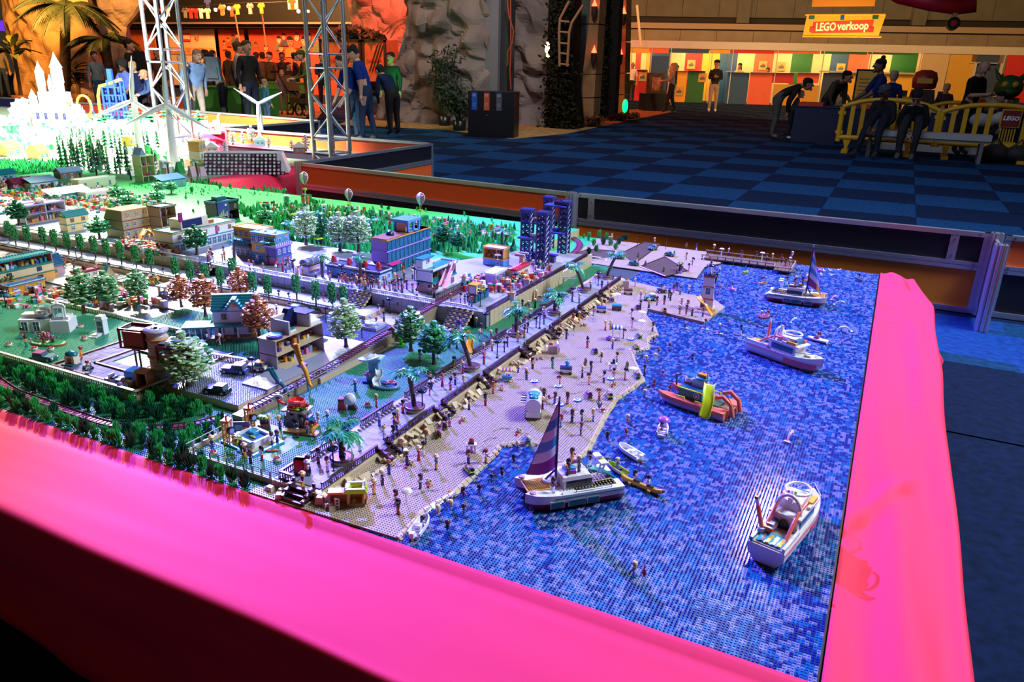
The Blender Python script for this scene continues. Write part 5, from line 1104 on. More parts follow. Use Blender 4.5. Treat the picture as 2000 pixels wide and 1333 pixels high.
def smooth(pts,n=6):
 out=[];P_=[pts[0]]+pts+[pts[-1]]
 for i in range(1,len(P_)-2):
  for k in range(n):
   t=k/n;a,b,c,d=P_[i-1],P_[i],P_[i+1],P_[i+2];out.append(.5*((2*b)+(c-a)*t+(2*a-5*b+4*c-d)*t*t+(3*b-a-3*c+d)*t**3))
 return out+[pts[-1]]
TRK=smooth([W(*q,.006)for q in((-60,690),(-15,735),(25,764),(60,778),(110,796),(160,814),(215,831),(270,838),(330,836),(385,829),(445,812))])
track('curving railway with pink sleepers and brown rails among the shrubs, front left',TRK)
track('straight railway with purple sleepers climbing to the upper plaza',[v3(-1.70,1.60,.026),v3(-1.70,1.95,.030),v3(-1.70,2.60,.070),v3(-1.70,2.80,.084),v3(-1.70,3.25,.086)],tie=P(.22,.04,.16))
bw_=MB().side([(1.55,.0),(1.55,.024),(1.95,.026),(2.60,.064),(2.80,.078),(2.80,0)],-.021,.021,DTAN);bw_.xf(0,MRo(PI/2,4,'Z'));bw_.o('railway_embankment',None,(-1.70,0,T),label='brown ramp carrying the straight railway up to the plaza',cat='ramp')
grey_fence('grey bar fence along the railway ramp above the cowboy game',[v3(-1.675,1.72,.030),v3(-1.675,2.02,.040)])
track('railway curve with pink sleepers beside the blue lattice towers',smooth([W(*q,.016)for q in((1085,508),(1112,500),(1128,488),(1132,476),(1120,466),(1102,462))]))
railing('brown railing beside the railway on the upper plaza',[v3(-1.735,2.78,.078),v3(-1.735,3.22,.078)],P(.14,.11,.12),.022,.02)
# shrubs
def near_track(x,y,r=.030):return any((x-p.x)**2+(y-p.y)**2<r*r for p in TRK)
rnd=random.Random(21);cnt=0
FP=[(-3.1,1.262),(-1.40,1.262),(-1.36,1.285),(-1.37,1.302),(-1.675,1.305),(-1.675,1.46),(-1.76,1.58),(-2.07,1.585),(-2.07,1.478),(-3.1,1.478)]
for i in range(-2,44):
 for j in range(8):
  x=-3.08+i*.040+rnd.uniform(-.010,.010)+(.02 if j%2 else 0);y=1.275+j*.038+rnd.uniform(-.010,.010)
  if not inside(np.array([x]),np.array([y]),FP)[0]or near_track(x,y)or rnd.random()<.08:continue
  k=rnd.choice((0,1,2,3,0,1));front=y<1.34
  shrub((x,y,T+.004),k,'%s green spiky toy shrub %s the curved railway'%('bright' if k%2==0 else 'dark','along the pink cloth in front of' if front else 'behind'),'spiky shrubs round the front railway',rnd.uniform(.8,1.05),rnd.uniform(0,6))
for i in range(96):
 x=rnd.uniform(-5.2,-1.85);y=rnd.uniform(3.45,4.68)if x<-2.0 else rnd.uniform(4.1,4.65);k=rnd.choice((4,4,5,0));rear=y>4.5
 if y>4.55 and i%3==0:y=4.67;rear=True
 shrub((x,y,T+(.058 if x<-1.80 else .0126)),k,'%s green toy shrub in the rear park%s'%('bright' if k!=5 else 'dark',', along the orange barrier wall' if rear else ''),'shrubs of the rear park',rnd.uniform(.8,1.1),rnd.uniform(0,6))
for x,y,k in((1150,470,2),(1160,480,0),(1170,465,2),(1178,478,3),(1165,492,0),(1185,468,0),(1192,480,2),(1203,488,0),(1140,466,4),(1215,472,1),(1118,455,2),(1105,472,4),(1150,497,1),(1208,478,3),(1222,470,1)):
 shrub(W(x,y,.0126),k,'%s green shrub in the corner lawn behind the canal'%('bright' if k%2==0 else 'dark'),'shrubs of the canal corner lawn',1,x)
DRYS=shrub_mesh(P(.30,.22,.14),9,30,.036,.008)
for i,(x,y)in enumerate(((1246,503),(1260,520),(1316,500),(1340,484),(1382,503),(1296,532))):
 put(DRYS,'dry_shrub',None,W(x,y,.0126),0,'dry tan shrub on the dirt track, %s'%['by the left bend','by the parked jeep','behind the pale jeep','by the barrier wall','by the lighthouse','by the canal bank'][i],'shrub')
for i,(x,y)in enumerate(((1143,715),(1224,722))):put(DRYS,'dry_shrub',None,W(x,y,.0096),0,['dry tan shrub in the middle of the beach','dry tan shrub near the shore parasol'][i],'shrub')
CT=((20,472),(32,481),(57,481),(88,485),(110,490),(135,497),(160,499),(187,504),(211,509),(238,517),(267,523),(296,531),(345,549),(374,557),(403,563),(433,570),(461,549),(496,581),(525,587),(580,586),(618,600),(650,605),(672,610))
for i,(x,y)in enumerate(CT):
 p=W(x,y,.028);p.y=min(p.y,2.66)
 column_tree(p,i,'clipped green column tree on the avenue terrace, %s in its row from the left'%['first','second','third','fourth','fifth','sixth','seventh','eighth','ninth','tenth','eleventh','twelfth','thirteenth','fourteenth','fifteenth','sixteenth','seventeenth','eighteenth','nineteenth','twentieth','twenty-first','twenty-second','last'][i],'clipped trees of the avenue')
for x,y,z,kind,sc,lb in((368,768,.004,'cream',1.12,'large pale cream green leaf tree at the corner of the parking lot'),(392,742,.012,'mix',.85,'leaf tree half behind the large pale one at the parking lot'),(676,678,.024,'cream',1.0,'pale cream green leaf tree beside the fountain square'),(508,664,.028,'rust',1.0,'rust orange leaf tree right of the teal roofed house'),(402,618,.028,'rust',1.0,'orange leaf tree left of the teal roofed house'),(470,586,.010,'rust',.85,'orange leaf tree behind the teal roof'),(355,600,.028,'rust',.8,'small orange leaf tree behind the tower house'),(803,686,.010,'mix',.98,'cream and green leaf tree behind the slide tower'),(848,712,.010,'green',.98,'mid green leaf tree on the lawn beside the promenade'),(165,612,.028,'mix',1.05,'cream and green leaf tree behind the white greenhouse'),(212,606,.028,'mix',.95,'cream tipped leaf tree between greenhouse and tower house'),(272,592,.028,'mix',.85,'cream tipped leaf tree behind the tower house'),(195,466,.078,'flat',1.0,'mint green tiered tree beside the yellow house'),(385,498,.078,'dark',1.05,'dark green leaf tree in front of the white clinic'),(38,440,.078,'dark',1.0,'dark green tiered tree at the far left of the plaza'),(598,478,.078,'cream',1.1,'pale green leaf tree right of the striped townhouse'),(628,470,.078,'dark',1.0,'dark green leaf tree behind the glass roofed van shop'),(664,490,.078,'cream',1.1,'pale green leaf tree behind the diner, left one'),(700,492,.078,'cream',1.15,'pale green leaf tree behind the diner, right one'),(708,455,.06,'flat',.9,'mint tree in the rear park behind the diner'),(866,485,.078,'dark',.9,'dark green leaf tree behind the slide house'),(895,492,.078,'dark',.75,'small dark green tree behind the slide house'),(255,412,.078,'flat',1.0,'mint green tree behind the museum'),(232,395,.078,'flat',1.0,'mint green tree with glossy leaves left of the museum'),(310,400,.078,'flat',.9,'green tree right of the museum roof'),(520,440,.06,'flat',.9,'green tiered tree on the roof garden behind the townhouse'),(335,378,.06,'flat',.8,'flat topped tree in front of the blue roofed hut')):
 leaf_tree(W(x,y,z),kind,lb,sc,x*.7)
for x,y,z,lx,ly,h,lb in((668,902,.034,-.004,.006,.088,'large palm with red fruit at the near end of the promenade'),(810,802,.034,-.02,.004,.115,'leaning palm on the promenade below the slide tower'),(920,722,.034,-.045,.0,.120,'palm leaning left over the promenade'),(1008,655,.034,0,0,.115,'straight palm on the promenade near the putting green'),(1082,614,.034,.006,0,.090,'palm on the promenade in front of the pergola'),(1140,570,.034,-.05,0,.115,'palm leaning left near the canal bridge'),(1184,544,.034,.045,.0,.125,'palm leaning right at the canal end of the promenade')):
 toy_palm(W(x,y,z),(lx,ly),h,lb,seed=x,n=15 if x<700 else 12)
for x,y,z,lx,h,lb in((458,512,.078,.012,.115,'dark palm on the plaza in front of the striped townhouse'),(526,518,.078,.004,.11,'palm on the plaza beside the glass fronted shop'),(630,542,.078,0,.10,'teal topped palm in front of the van shop'),(705,556,.078,0,.13,'tall palm in front of the diner'),(1062,512,.078,0,.09,'palm beside the cafe with the striped roof'),(980,488,.078,0,.11,'palm on the yellow cube house'),(118,420,.078,-.03,.12,'palm leaning left on the far plaza'),(160,363,.03,0,.11,'palm with dark trunk in the far park, left'),(190,360,.03,.02,.12,'palm with bent trunk in the far park'),(220,365,.03,-.03,.13,'palm leaning left in the far park'),(258,358,.03,-.02,.12,'palm in the far park before the tall tower house'),(330,345,.03,0,.11,'palm right of the tall tower house'),(387,345,.03,-.02,.14,'palm in front of the pile of white studs'),(310,396,.06,0,.13,'palm beside the blue roofed hut'),(565,470,.06,0,.10,'palm in the rear park'),(625,445,.058,0,.09,'palm in the rear park near the balloons')):
 toy_palm(W(x,y,z),(lx,0),h,lb,seed=x,planter=False,n=10,R_=.052)
for i,(x,y,z,nm)in enumerate(((652,920,.034,'near the front stairs'),(825,802,.034,'beside the leaning palm'),(971,700,.034,'in the middle of the promenade'),(1054,642,.034,'near the putting green'),(1118,590,.034,'toward the canal'),(1168,558,.034,'at the canal end'),(495,735,.028,'on the parking lot pavement'),(761,612,.010,'beside the fountain'),(707,660,.012,'in front of the fountain'),(637,630,.012,'beside the blue van'),(949,642,.010,'on the narrow lawn'),(784,573,.078,'by the white balustrade'),(574,534,.078,'on the plaza left of the palm'),(668,545,.078,'in front of the diner'),(1006,562,.078,'on the cafe terrace'),(938,600,.078,'by the teal kiosk'),(810,549,.078,'in front of the shopping house'),(12,600,.028,'at the far left garden'),(150,508,.028,'between clipped trees, far left'),(491,503,.078,'in front of the clinic'),(870,612,.012,'by the pool'),(410,540,.028,'on the tree terrace'))):
 lamp_post(W(x,y,z),'black toy street lamp with dark blue dish, %s'%nm)
# houses of the toy town
OLIVE=P(.40,.40,.16);STONE=P(.42,.32,.20);WINE=P(.22,.02,.07);MINTW=P(.62,.72,.68);SKYB=P(.10,.34,.58);DLAV=P(.30,.26,.48);ROSE=P(.80,.30,.45)
def extra(t,nm,mb,loc=None,rz=0):return mb.o(nm,t,loc,rz)
t,L,h=building('tan museum with olive side, arched attic windows and orange roof edge',(240,466),(306,456),.078,.15,[(.052,STONE,WINE,'d4',CREAM,OLIVE),(.052,STONE,WINE,'w4',CREAM,OLIVE)],('mansard',.05,STONE,P(.75,.25,.08)))
def slide(label,pts,m,w=.014,name='toy_slide',cat='slide',par=None):
 pts=smooth([Vector(p)for p in pts],5);rows=[]
 for i,p in enumerate(pts):
  d=(pts[min(i+1,len(pts)-1)]-pts[max(i-1,0)]);s_=Vector((d.y,-d.x,0)).normalized();rows.append([p+s_*w*a+Vector((0,0,b))for a,b in((-1,.007),(-.85,.002),(-.5,0),(.5,0),(.85,.002),(1,.007))])
 o=MB().strip(rows,m).o(name,par,label=label if par is None else None,cat=cat if par is None else None)
 so=o.modifiers.new('thick','SOLIDIFY');so.thickness=.0016;return o
for i,(a,b,c_)in enumerate((((286,448,.135),(276,462,.11),(266,474,.082)),((288,448,.135),(303,458,.115),(306,469,.084)))):
 slide('yellow curved slide in front of the museum, %s'%['left one','right one'][i],[W(*a[:2],a[2]),W(*b[:2],b[2]),W(*c_[:2],c_[2])],GOLD)
building('brown three storey open dollhouse between museum and clinic',(318,462),(350,456),.078,.10,[(.055,STONE,BROWN,'open',CREAM),(.055,STONE,BROWN,'open',CREAM),(.055,STONE,BROWN,'open',CREAM)],('flat',.006,P(.12,.16,.14)))
t,L,h=building('white clinic with teal cornices, purple shutters and an upper floor',(352,498),(452,466),.078,.14,[(.058,WHITE,TEAL,'glass',WHITE,CREAM),(.050,WHITE,GOLD,'w5',GOLD,CREAM)],('flat',.005,P(.55,.55,.5),TEAL))
for k in(-.2,.18):MB().b(L*k-.008,-.003,.058,L*k+.008,0,.105,MAG).o('shutter',t)
u=thing('x','','');D.objects.remove(u)
MB().b(-L*.30,.03,h+.004,L*.12,.12,h+.058,CREAM).b(-L*.28,.027,h+.012,L*.02,.031,h+.052,NAVY).o('upper_floor',t);MB().b(-L*.33,.02,h+.05,-L*.28,.03,h+.10,MAG).o('sign_board',t);MB().b(L*.12,.03,h+.004,L*.22,.04,h+.03,CREAM).b(L*.13,.028,h+.01,L*.21,.031,h+.026,P(.5,.1,.05)).o('sign_board',t)
t,L,h=building('dark theatre with a starry night mural and green roof box',(418,432),(476,428),.06,.10,[(.06,P(.05,.03,.03),BLACK,'open',BROWN),(.055,P(.05,.03,.03),BLACK,'d3',P(.5,.3,.1))],('flat',.012,BLACK,DTEAL))
mb=MB().b(-L*.48,-.008,.03,L*.02,-.004,.125,P(.05,.06,.30));rnd=random.Random(2)
for k in range(22):mb.c(rnd.uniform(-L*.46,0),-.0085,rnd.uniform(.07,.12),.002,.001,.002,GOLD)
mb.cyl(-L*.1,0,0,.0001,.0001,GOLD,4);mb.tube((-L*.12,-.0095,.105),(-L*.12,-.0075,.105),.008,WHITE,12)
for k in range(5):mb.b(-L*.46+k*.016,-.0095,.032,-L*.46+k*.016+.012,-.0085,.05+.012*(k*7%3),P(.45,.42,.2))
mb.o('mural_board',t);MB().b(-L*.3,.03,.127,L*.1,.08,.155,DTEAL).o('roof_box',t)
t,L,h=building('striped townhouse, yellow over maroon, with the blue half beside it',(470,496),(502,508),.078,.10,[(.05,GREY,GREY,'glass',WHITE,GREY),(.05,WINE,PURPLE,'glass',TEAL,WINE),(.05,GOLD,GOLD,'glass',GOLD,GOLD)],('flat',.004,GOLD,GOLD))
t,L,h=building('blue and yellow townhouse with two roof hatches',(503,508),(534,520),.078,.10,[(.05,P(.10,.3,.3),TEAL,'glass',LBLUE),(.05,GOLD,GOLD,'w2',WHITE),(.05,SKYB,GOLD,'glass',WHITE,SKYB)],('flat',.003,SKYB,SKYB))
for k in(-.2,.2):MB().add([(L*k-.01,.03,h+.006),(L*k+.01,.03,h+.006),(L*k+.01,.055,h+.018),(L*k-.01,.055,h+.018),(L*k+.01,.055,h+.006),(L*k-.01,.055,h+.006)],[(0,1,2,3),(1,4,2),(0,3,5),(2,4,5,3)],P(.45,.5,.7)).o('roof_hatch',t)
t,L,h=building('purple corner tower with pink and white battlements',(537,520),(576,514),.078,.075,[(.048,P(.42,.06,.20),TEAL,'d3',LAV,P(.42,.06,.20)),(.052,P(.08,.06,.30),LAV,'w3',WHITE,P(.08,.06,.30))],('crenel',.012,LAV,P(.75,.55,.72)))
parasol(W(552,470,.078+.104)-Vector((0,0,.0)),'purple parasol on the roof of the corner tower',PURPLE,PURPLE,.03,.016)
t,L,h=building('glass roofed van shop in white and lavender with an orange counter',(598,538),(642,530),.078,.06,[(.045,LAV,LAV,'d3',LBLUE,WHITE)])
MB().tube((-L*.5,.03,h+.008),(L*.5,.03,h+.008),.024,CLEAR,12).o('glass_roof',t)
for k in(-.5,-.15,.2,.5):MB().path([(L*k,.03+.025*cos(a),h+.008+.025*sin(a))for a in lsp(0,PI,9)],.003,LAV,5).o('roof_rib',t)
MB().b(-L*.5,-.02,h-.016,L*.1,0,h-.010,P(.85,.45,.15)).o('awning',t)
t,L,h=building('low blue and white diner with a curved sign and red roof boxes',(642,536),(738,556),.078,.10,[(.048,SKYB,NAVY,'d5',WHITE,LBLUE)],('flat',.006,NAVY,P(.55,.6,.7)))
MB().path([(L*.5*sin(a)*.5,-.012*cos(a),h+.012)for a in lsp(-1.3,1.3,9)],.007,WHITE,6).o('sign_rail',t)
MB().b(-.010,.02,h+.01,.006,.04,h+.075,LAV).o('sign_tower',t);MB().side([(.006,h+.01),(.045,h+.01),(.03,h+.05),(.006,h+.07)],.02,.035,NAVY).o('sign_fin',t)
for k in(-.45,-.15,.15,.4):MB().c(L*k,.04,h+.01,.02,.02,.02,RED).ball(L*k,.04,h+.035,.012,RED,7,4).o('roof_box',t)
t,L,h=building('tall lavender shopping house with long glass storeys',(752,538),(846,508),.078,.095,[(.062,P(.05,.06,.22),LAV,'glass',TEAL,LAV),(.060,P(.05,.06,.22),LAV,'glass',TEAL,LAV),(.056,P(.05,.06,.22),GOLD,'glass',TEAL,LAV)])
MB().b(-L*.5,0,h,L*.1,.095,h+.004,P(.30,.14,.08)).o('roof_slab',t);MB().b(-L*.02,0,h+.004,L*.24,.09,h+.008,SKYB).b(-L*.02,.085,h+.004,L*.24,.09,h+.055,SKYB).o('upper_wall',t)
for k in(-.02,.1,.23):MB().b(L*k,0,h+.004,L*k+.01,.01,h+.055,SKYB).o('upper_post',t)
MB().b(-L*.05,-.006,h+.055,L*.27,.10,h+.068,SKYB).o('upper_roof',t);MB().b(-L*.02,.02,h+.008,L*.02,.07,h+.05,P(.7,.3,.1)).o('striped_curtain',t)
MB().ball(-L*.25,.05,h+.004,.022,NAVY,10,6).o('dome_sign',t);MB().add([(-L*.5,-.028,.054),(-L*.28,-.028,.054),(-L*.28,0,.062),(-L*.5,0,.062)],[(0,1,2,3)],HOTPINK).o('awning',t)
MB().add([(-L*.52-.03,.0,.054),(-L*.5,.0,.064),(-L*.5,.09,.064),(-L*.52-.03,.09,.054)],[(0,3,2,1)],PURPLE).o('awning',t)
MB().b(L*.3,.01,.115,L*.5,.10,.12,MAG).o('terrace_edge',t)
for k in range(6):MB().c(L*.32+k*L*.035,.0,.12,.008,.008,.012,LAV).o('battlement',t)
t,L,h=building('white and pink slide house with teal balconies',(833,572),(902,556),.078,.085,[(.052,WHITE,TEAL,'d3',PINK,P(.5,.3,.2)),(.050,WHITE,TEAL,'open',PINK)],('flat',.008,TEAL,WHITE))
MB().b(-L*.5,.05,h,-L*.1,.085,h+.05,WHITE).o('upper_wall',t);MB().b(-L*.52,.045,h+.05,-L*.06,.09,h+.056,TEAL).o('upper_roof',t);MB().c(-L*.3,.048,h+.03,.024,.004,.024,CREAM).c(-L*.3,.046,h+.034,.016,.003,.016,PURPLE).o('sign_board',t)
c0=W(868,560,.13);slide('left pink slide at the side of the white slide house',[W(846,512,.19),W(835,530,.14),W(822,562,.085)],ROSE,.008)
slide('left of two pink slides down the front of the white slide house',[W(878,512,.20),W(872,530,.16),W(860,560,.125)],ROSE,.008)
slide('right of two pink slides down the front of the white slide house',[W(888,512,.20),W(880,534,.16),W(868,566,.125)],ROSE,.008)
t,L,h=building('yellow cube apartment on a blue ground floor',(942,518),(984,522),.078,.07,[(.040,SKYB,GOLD,'w2',WHITE,SKYB),(.052,GOLD,GOLD,'open',TEAL)],('flat',.004,CREAM,GOLD))
t,L,h=building('lavender bakery with white crenelated roof',(960,556),(996,548),.078,.055,[(.052,DLAV,WHITE,'w2',LAV,LAV)],('crenel',.006,WHITE,WHITE))
parasol(W(972,508,.078+.066),'purple parasol on the bakery roof',PURPLE,LAV,.028,.017)
t,L,h=building('tan cafe with crumpled red awning and striped roof tower',(996,548),(1044,536),.078,.05,[(.050,CREAM,TAN,'d2',WHITE,TAN)])
for k in range(9):MB().ball(-L*.45+k*L*.11,.015,h+.004,.011,(RED,P(.7,.02,.12))[k%2],7,4,.03,.008).o('awning_roll',t)
MB().b(L*.35,.03,h,L*.52,.05,h+.045,TAN).o('tower_wall',t)
for k in range(7):MB().c(L*.2+k*L*.06,.04,h+.045,.008,.045,.008,(RED,TEAL,WHITE,NAVY)[k%4]).o('roof_stripe',t)
t,L,h=building('teal aquarium kiosk with a yellow framed cabin on top',(922,592),(962,582),.078,.045,[(.040,DTEAL,NAVY,'w2',TEAL,DTEAL)])
yf=MB()
for a in((-L*.48,0),(-L*.08,0),(-L*.48,.035),(-L*.08,.035)):yf.b(a[0],a[1],h,a[0]+.005,a[1]+.005,h+.04,GOLD)
yf.b(-L*.5,0,h+.038,-L*.05,.042,h+.044,GOLD).o('cabin_frame',t);MB().b(-L*.47,.005,h,-L*.3,.036,h+.036,WHITE).o('cabin_wall',t);MB().c(L*.2,.02,h,.03,.03,.006,LIME).c(L*.3,.02,h+.01,.012,.028,.012,WHITE).o('roof_lounger',t)
for x,y,w_,hh,m,lb in((998,585,.03,.03,WHITE,'small white fruit stall on the cafe terrace'),(1028,560,.026,.034,P(.6,.6,.7),'tall white drink stall on the cafe terrace'),(1020,545,.03,.02,WHITE,'white counter below the red cafe awning'),(1052,540,.026,.02,CREAM,'cream counter with a purple parasol'),(906,560,.02,.045,WHITE,'white ticket door at the railway')):
 t=thing('market_stall',lb,'stall',W(x,y,.078),.3);MB().c(0,0,0,w_,w_*.7,hh,m).o('counter',t);MB().c(0,0,hh,w_*1.2,w_*.9,.004,P(.75,.35,.12)).o('counter_top',t)
 MB().cyl(-.004,0,hh+.004,hh+.012,.003,RED,6).cyl(.005,0,hh+.004,hh+.010,.003,LIME,6).o('goods',t)
parasol(W(1048,540,.098),'purple parasol at the cream counter on the cafe terrace',PURPLE,PURPLE,.026,.016)
t,L,h=building('grey open dollhouse in the centre with three furnished storeys',(528,722),(648,690),.024,.085,[(.058,P(.44,.40,.42),TAN,'open',WHITE),(.055,P(.44,.40,.42),TAN,'open',WHITE)])
MB().b(-L*.5,0,h,L*.5,.085,h+.004,TAN).b(-L*.22,.07,h+.004,L*.02,.085,h+.06,P(.48,.42,.4)).b(-L*.22,0,h+.004,-L*.19,.07,h+.055,P(.48,.42,.4)).o('attic_wall',t);MB().side([(-L*.02,h+.004),(L*.22,h+.004),(L*.22,h+.045),(L*.14,h+.075),(L*.06,h+.075),(-L*.02,h+.045)],.06,.085,NAVY).o('attic_roof',t);MB().b(L*.22,0,h+.004,L*.25,.08,h+.056,P(.48,.42,.4)).o('chimney_wall',t)
for k in range(7):MB().c(L*.24+k*.008-.02,.04,h+.056,.007,.08,.004,NAVY).o('roof_tile',t)
MB().c(-L*.08,.035,h+.004,.045,.032,.006,WHITE).c(-L*.08,.035,h+.010,.040,.028,.003,TEAL).o('bed',t);MB().cyl(-L*.38,.03,h+.004,h+.016,.03,P(.10,.05,.25),12).cyl(-L*.38,.03,h+.016,h+.018,.024,AZURE,12).o('pool_tub',t);MB().c(L*.36,.03,h+.004,.06,.05,.012,WHITE).o('roof_bath',t)
t,L,h=building('white house with teal gable roof, porch and pumpkins',(420,658),(506,655),.028,.10,[(.056,WHITE,TEAL,'d3',P(.25,.40,.06),WHITE),(.052,WHITE,TEAL,'w2',GOLD,WHITE)],('gable',.052,TEAL,WHITE),rz=1)
MB().side([(L*.0-.028,h+.002),(L*.0+.028,h+.002),(L*.0,h+.044)],-.012,.04,WHITE).o('dormer_wall',t)
for s_ in(-1,1):
 for k in range(5):MB().b(s_*.034-s_*k*.0075-.005,-.018,h+.0+k*.0095,s_*.034-s_*k*.0075+.005,.05,h+.011+k*.0095,TEAL).o('roof_course',t)
MB().side([(-.014,h+.018),(.014,h+.018),(.016,h+.028),(.007,h+.033),(0,h+.029),(-.007,h+.033),(-.016,h+.028)],-.016,-.012,P(.85,.3,.05)).o('heart_sign',t)
MB().b(-L*.62,-.042,.050,L*.55,0,.056,TEAL).o('porch_roof',t);MB().b(-L*.60,-.04,0,L*.54,0,.006,LBROWN).o('porch_floor',t)
for k in(-.6,-.3,.05,.5):MB().b(L*k,-.038,.006,L*k+.006,-.032,.05,WHITE).o('porch_post',t)
g_=MB().b(-L*1.15,-.03,0,-L*.62,.05,.045,GLASS).b(-L*1.18,-.033,.044,-L*.6,.053,.052,TEAL)
for k in range(5):g_.b(-L*1.15+k*L*.13,-.033,0,-L*1.15+k*L*.13+.003,-.03,.045,WHITE)
g_.o('glass_lean_to',t)
for i,(x,y)in enumerate(((447,662),(461,655),(494,655),(500,655),(438,668))):MB().lathe([(.002,0),(.006,.002),(.007,.006),(.002,.010)],ORANGE,9).cyl(0,0,.009,.012,.001,GREEN,4).o('toy_pumpkin',None,W(x,y,.030),label='orange toy pumpkin at the teal roofed house, %s'%['left of the steps','on the porch','right of the steps','by the right post','on the lawn'][i],cat='pumpkin')
p=W(318,742,.028);t=thing('tower_house','round tower house with dark red glass boxes and helipad roof','building',p,.25);DR=P(.12,.012,.035)
MB().lathe([(.040,0),(.040,.03),(.046,.034),(.046,.044),(.036,.046)],P(.32,.27,.22),18).o('tower_foot',t)
for k in range(13):MB().lathe([(.031,.046+k*.010),(.0325,.048+k*.010),(.0325,.0545+k*.010),(.031,.056+k*.010)],P(.62,.52,.40),18,cap=False).o('tower_ring',t)
for z_ in(.088,.150):MB().lathe([(.031,z_),(.037,z_+.001),(.037,z_+.007),(.031,z_+.008)],P(.75,.32,.08),18,cap=False).o('orange_band',t)
MB().lathe([(.030,.176),(.040,.178),(.040,.186),(.0003,.187)],P(.5,.47,.48),20).b(-.018,-.004,.187,.018,.004,.1885,BLACK).b(-.018,-.018,.187,-.012,.018,.1885,BLACK).b(.012,-.018,.187,.018,.018,.1885,BLACK).cyl(0,0,.187,.194,.006,NAVY,8).o('helipad',t)
def glass_box(nm,x0,y0,z0,x1,y1,z1):
 f=MB();b=.006
 for xx in(x0,x1-b):
  for yy in(y0,y1-b):f.b(xx,yy,z0,xx+b,yy+b,z1,DR)
 for zz in(z0,z1-b):
  for yy in(y0,y1-b):f.b(x0,yy,zz,x1,yy+b,zz+b,DR)
  for xx in(x0,x1-b):f.b(xx,y0,zz,xx+b,y1,zz+b,DR)
 o=f.o(nm,t);MB().b(x0+b,y0+b,z0+.002,x1-b,y1-b,z0+.004,LBROWN).b(x0+b,y1-.004,z0,x1-b,y1-.003,z1,P(.1,.04,.03)).o('floor_plate',o);MB().c((x0+x1)/2+.01,(y0+y1)/2,z0+.004,.02,.02,.02,GOLD).c((x0+x1)/2-.02,(y0+y1)/2,z0+.004,.02,.015,.03,BROWN).o('furniture',o);return o
glass_box('glass_box',-.125,-.03,.115,-.03,.045,.185);glass_box('glass_box',.03,-.055,.085,.115,.04,.145)
MB().b(-.112,-.025,.118,-.035,.04,.175,P(.18,.06,.03)).o('wood_lining',t);MB().b(.03,-.04,.145,.10,.035,.150,P(.2,.2,.24)).c(.07,0,.15,.03,.03,.008,P(.5,.5,.55)).o('roof_terrace',t)
MB().b(-.035,-.095,0,-.005,-.035,.004,P(.3,.2,.15)).b(-.045,-.078,0,-.038,-.04,.055,P(.8,.28,.06)).b(-.005,-.078,0,.002,-.04,.055,P(.8,.28,.06)).b(-.045,-.078,.05,.002,-.04,.058,P(.8,.28,.06)).b(-.038,-.06,0,-.005,-.045,.05,BLACK).o('orange_porch',t)
for dx,dy in((-.11,.02),(-.06,-.02),(.10,-.03),(.10,.03)):MB().cyl(dx,dy,0,.116 if dx<0 else .086,.0035,P(.25,.26,.3)if dx>0 else BROWN,6).o('stilt',t)
MB().b(-.10,-.06,0,-.05,-.01,.045,GBLUE).o('pool_glass',t);MB().b(-.105,-.075,0,-.085,-.02,.02,WHITE).b(-.085,-.075,0,-.07,-.02,.012,WHITE).o('white_steps',t)
rk=MB();rnd=random.Random(6)
for k in range(14):rk.ball(-.07+rnd.uniform(-.03,.03),-.085+rnd.uniform(-.02,.02),rnd.uniform(.002,.02),.011,(P(.25,.17,.08),P(.3,.26,.38))[k%2],6,4)
rk.o('rock_garden',t)
p=W(92,650,.028);t=thing('greenhouse','white greenhouse with glass dome and arched windows','greenhouse',p,.6)
MB().b(-.10,0,0,.02,.07,.055,WHITE).b(-.098,.03,.055,-.01,.07,.068,WHITE).b(.02,-.012,0,.09,.07,.050,WHITE).o('wall',t)
for x in(-.078,-.035):window(t,x,.006,.026,.042,-.001,WHITE,GLASS,1)
window(t,.05,.056,.036,.045,.010,WHITE,GLASS,1);MB().b(.022,.012,.05,.082,.065,.06,WHITE).b(.026,.012,.058,.033,.02,.105,WHITE).b(.068,.012,.058,.075,.02,.105,WHITE).side([(.024,.10),(.078,.10),(.07,.112),(.05,.117),(.03,.112)],.012,.02,WHITE).o('gable_frame',t)
MB().lathe([(.040,.055),(.038,.08),(.028,.10),(.012,.11),(.0003,.112)],CLEAR,14,x=-.01,y=.04).o('glass_dome',t)
fl_=MB()
for k in range(14):fl_.ball(-.01+.02*cos(k*2.4)*((k%5)/5),.04+.02*sin(k*2.4)*((k%5)/5),.065+.002*k,.005,(ORANGE,LIME,GREEN,PINK)[k%4],6,4)
fl_.o('dome_plants',t)
p=W(95,672,.028);t=thing('flower_island','planted island with pink blossom bush in front of the greenhouse','flower bed',p,.3);MB().lathe([(.07,0),(.072,.006),(.07,.008)],LBROWN,16,sy=.5).lathe([(.066,.0082),(.0003,.0085)],LAWNB,16,sy=.5,cap=False).o('bed',t)
bl=MB();rnd=random.Random(3)
for k in range(46):bl.ball(rnd.gauss(.0,.022),rnd.gauss(0,.010),.03+rnd.gauss(0,.008),.0045,(PINK,P(.6,.1,.25),P(.3,.05,.1))[k%3],5,3)
bl.cyl(-.015,0,.006,.028,.004,BROWN,6).cyl(.02,0,.006,.028,.005,BROWN,6).o('blossom',t)
p=W(197,655,.028);t=thing('arch_door','narrow white glazed garden door tower with white steps','door tower',p,.35)
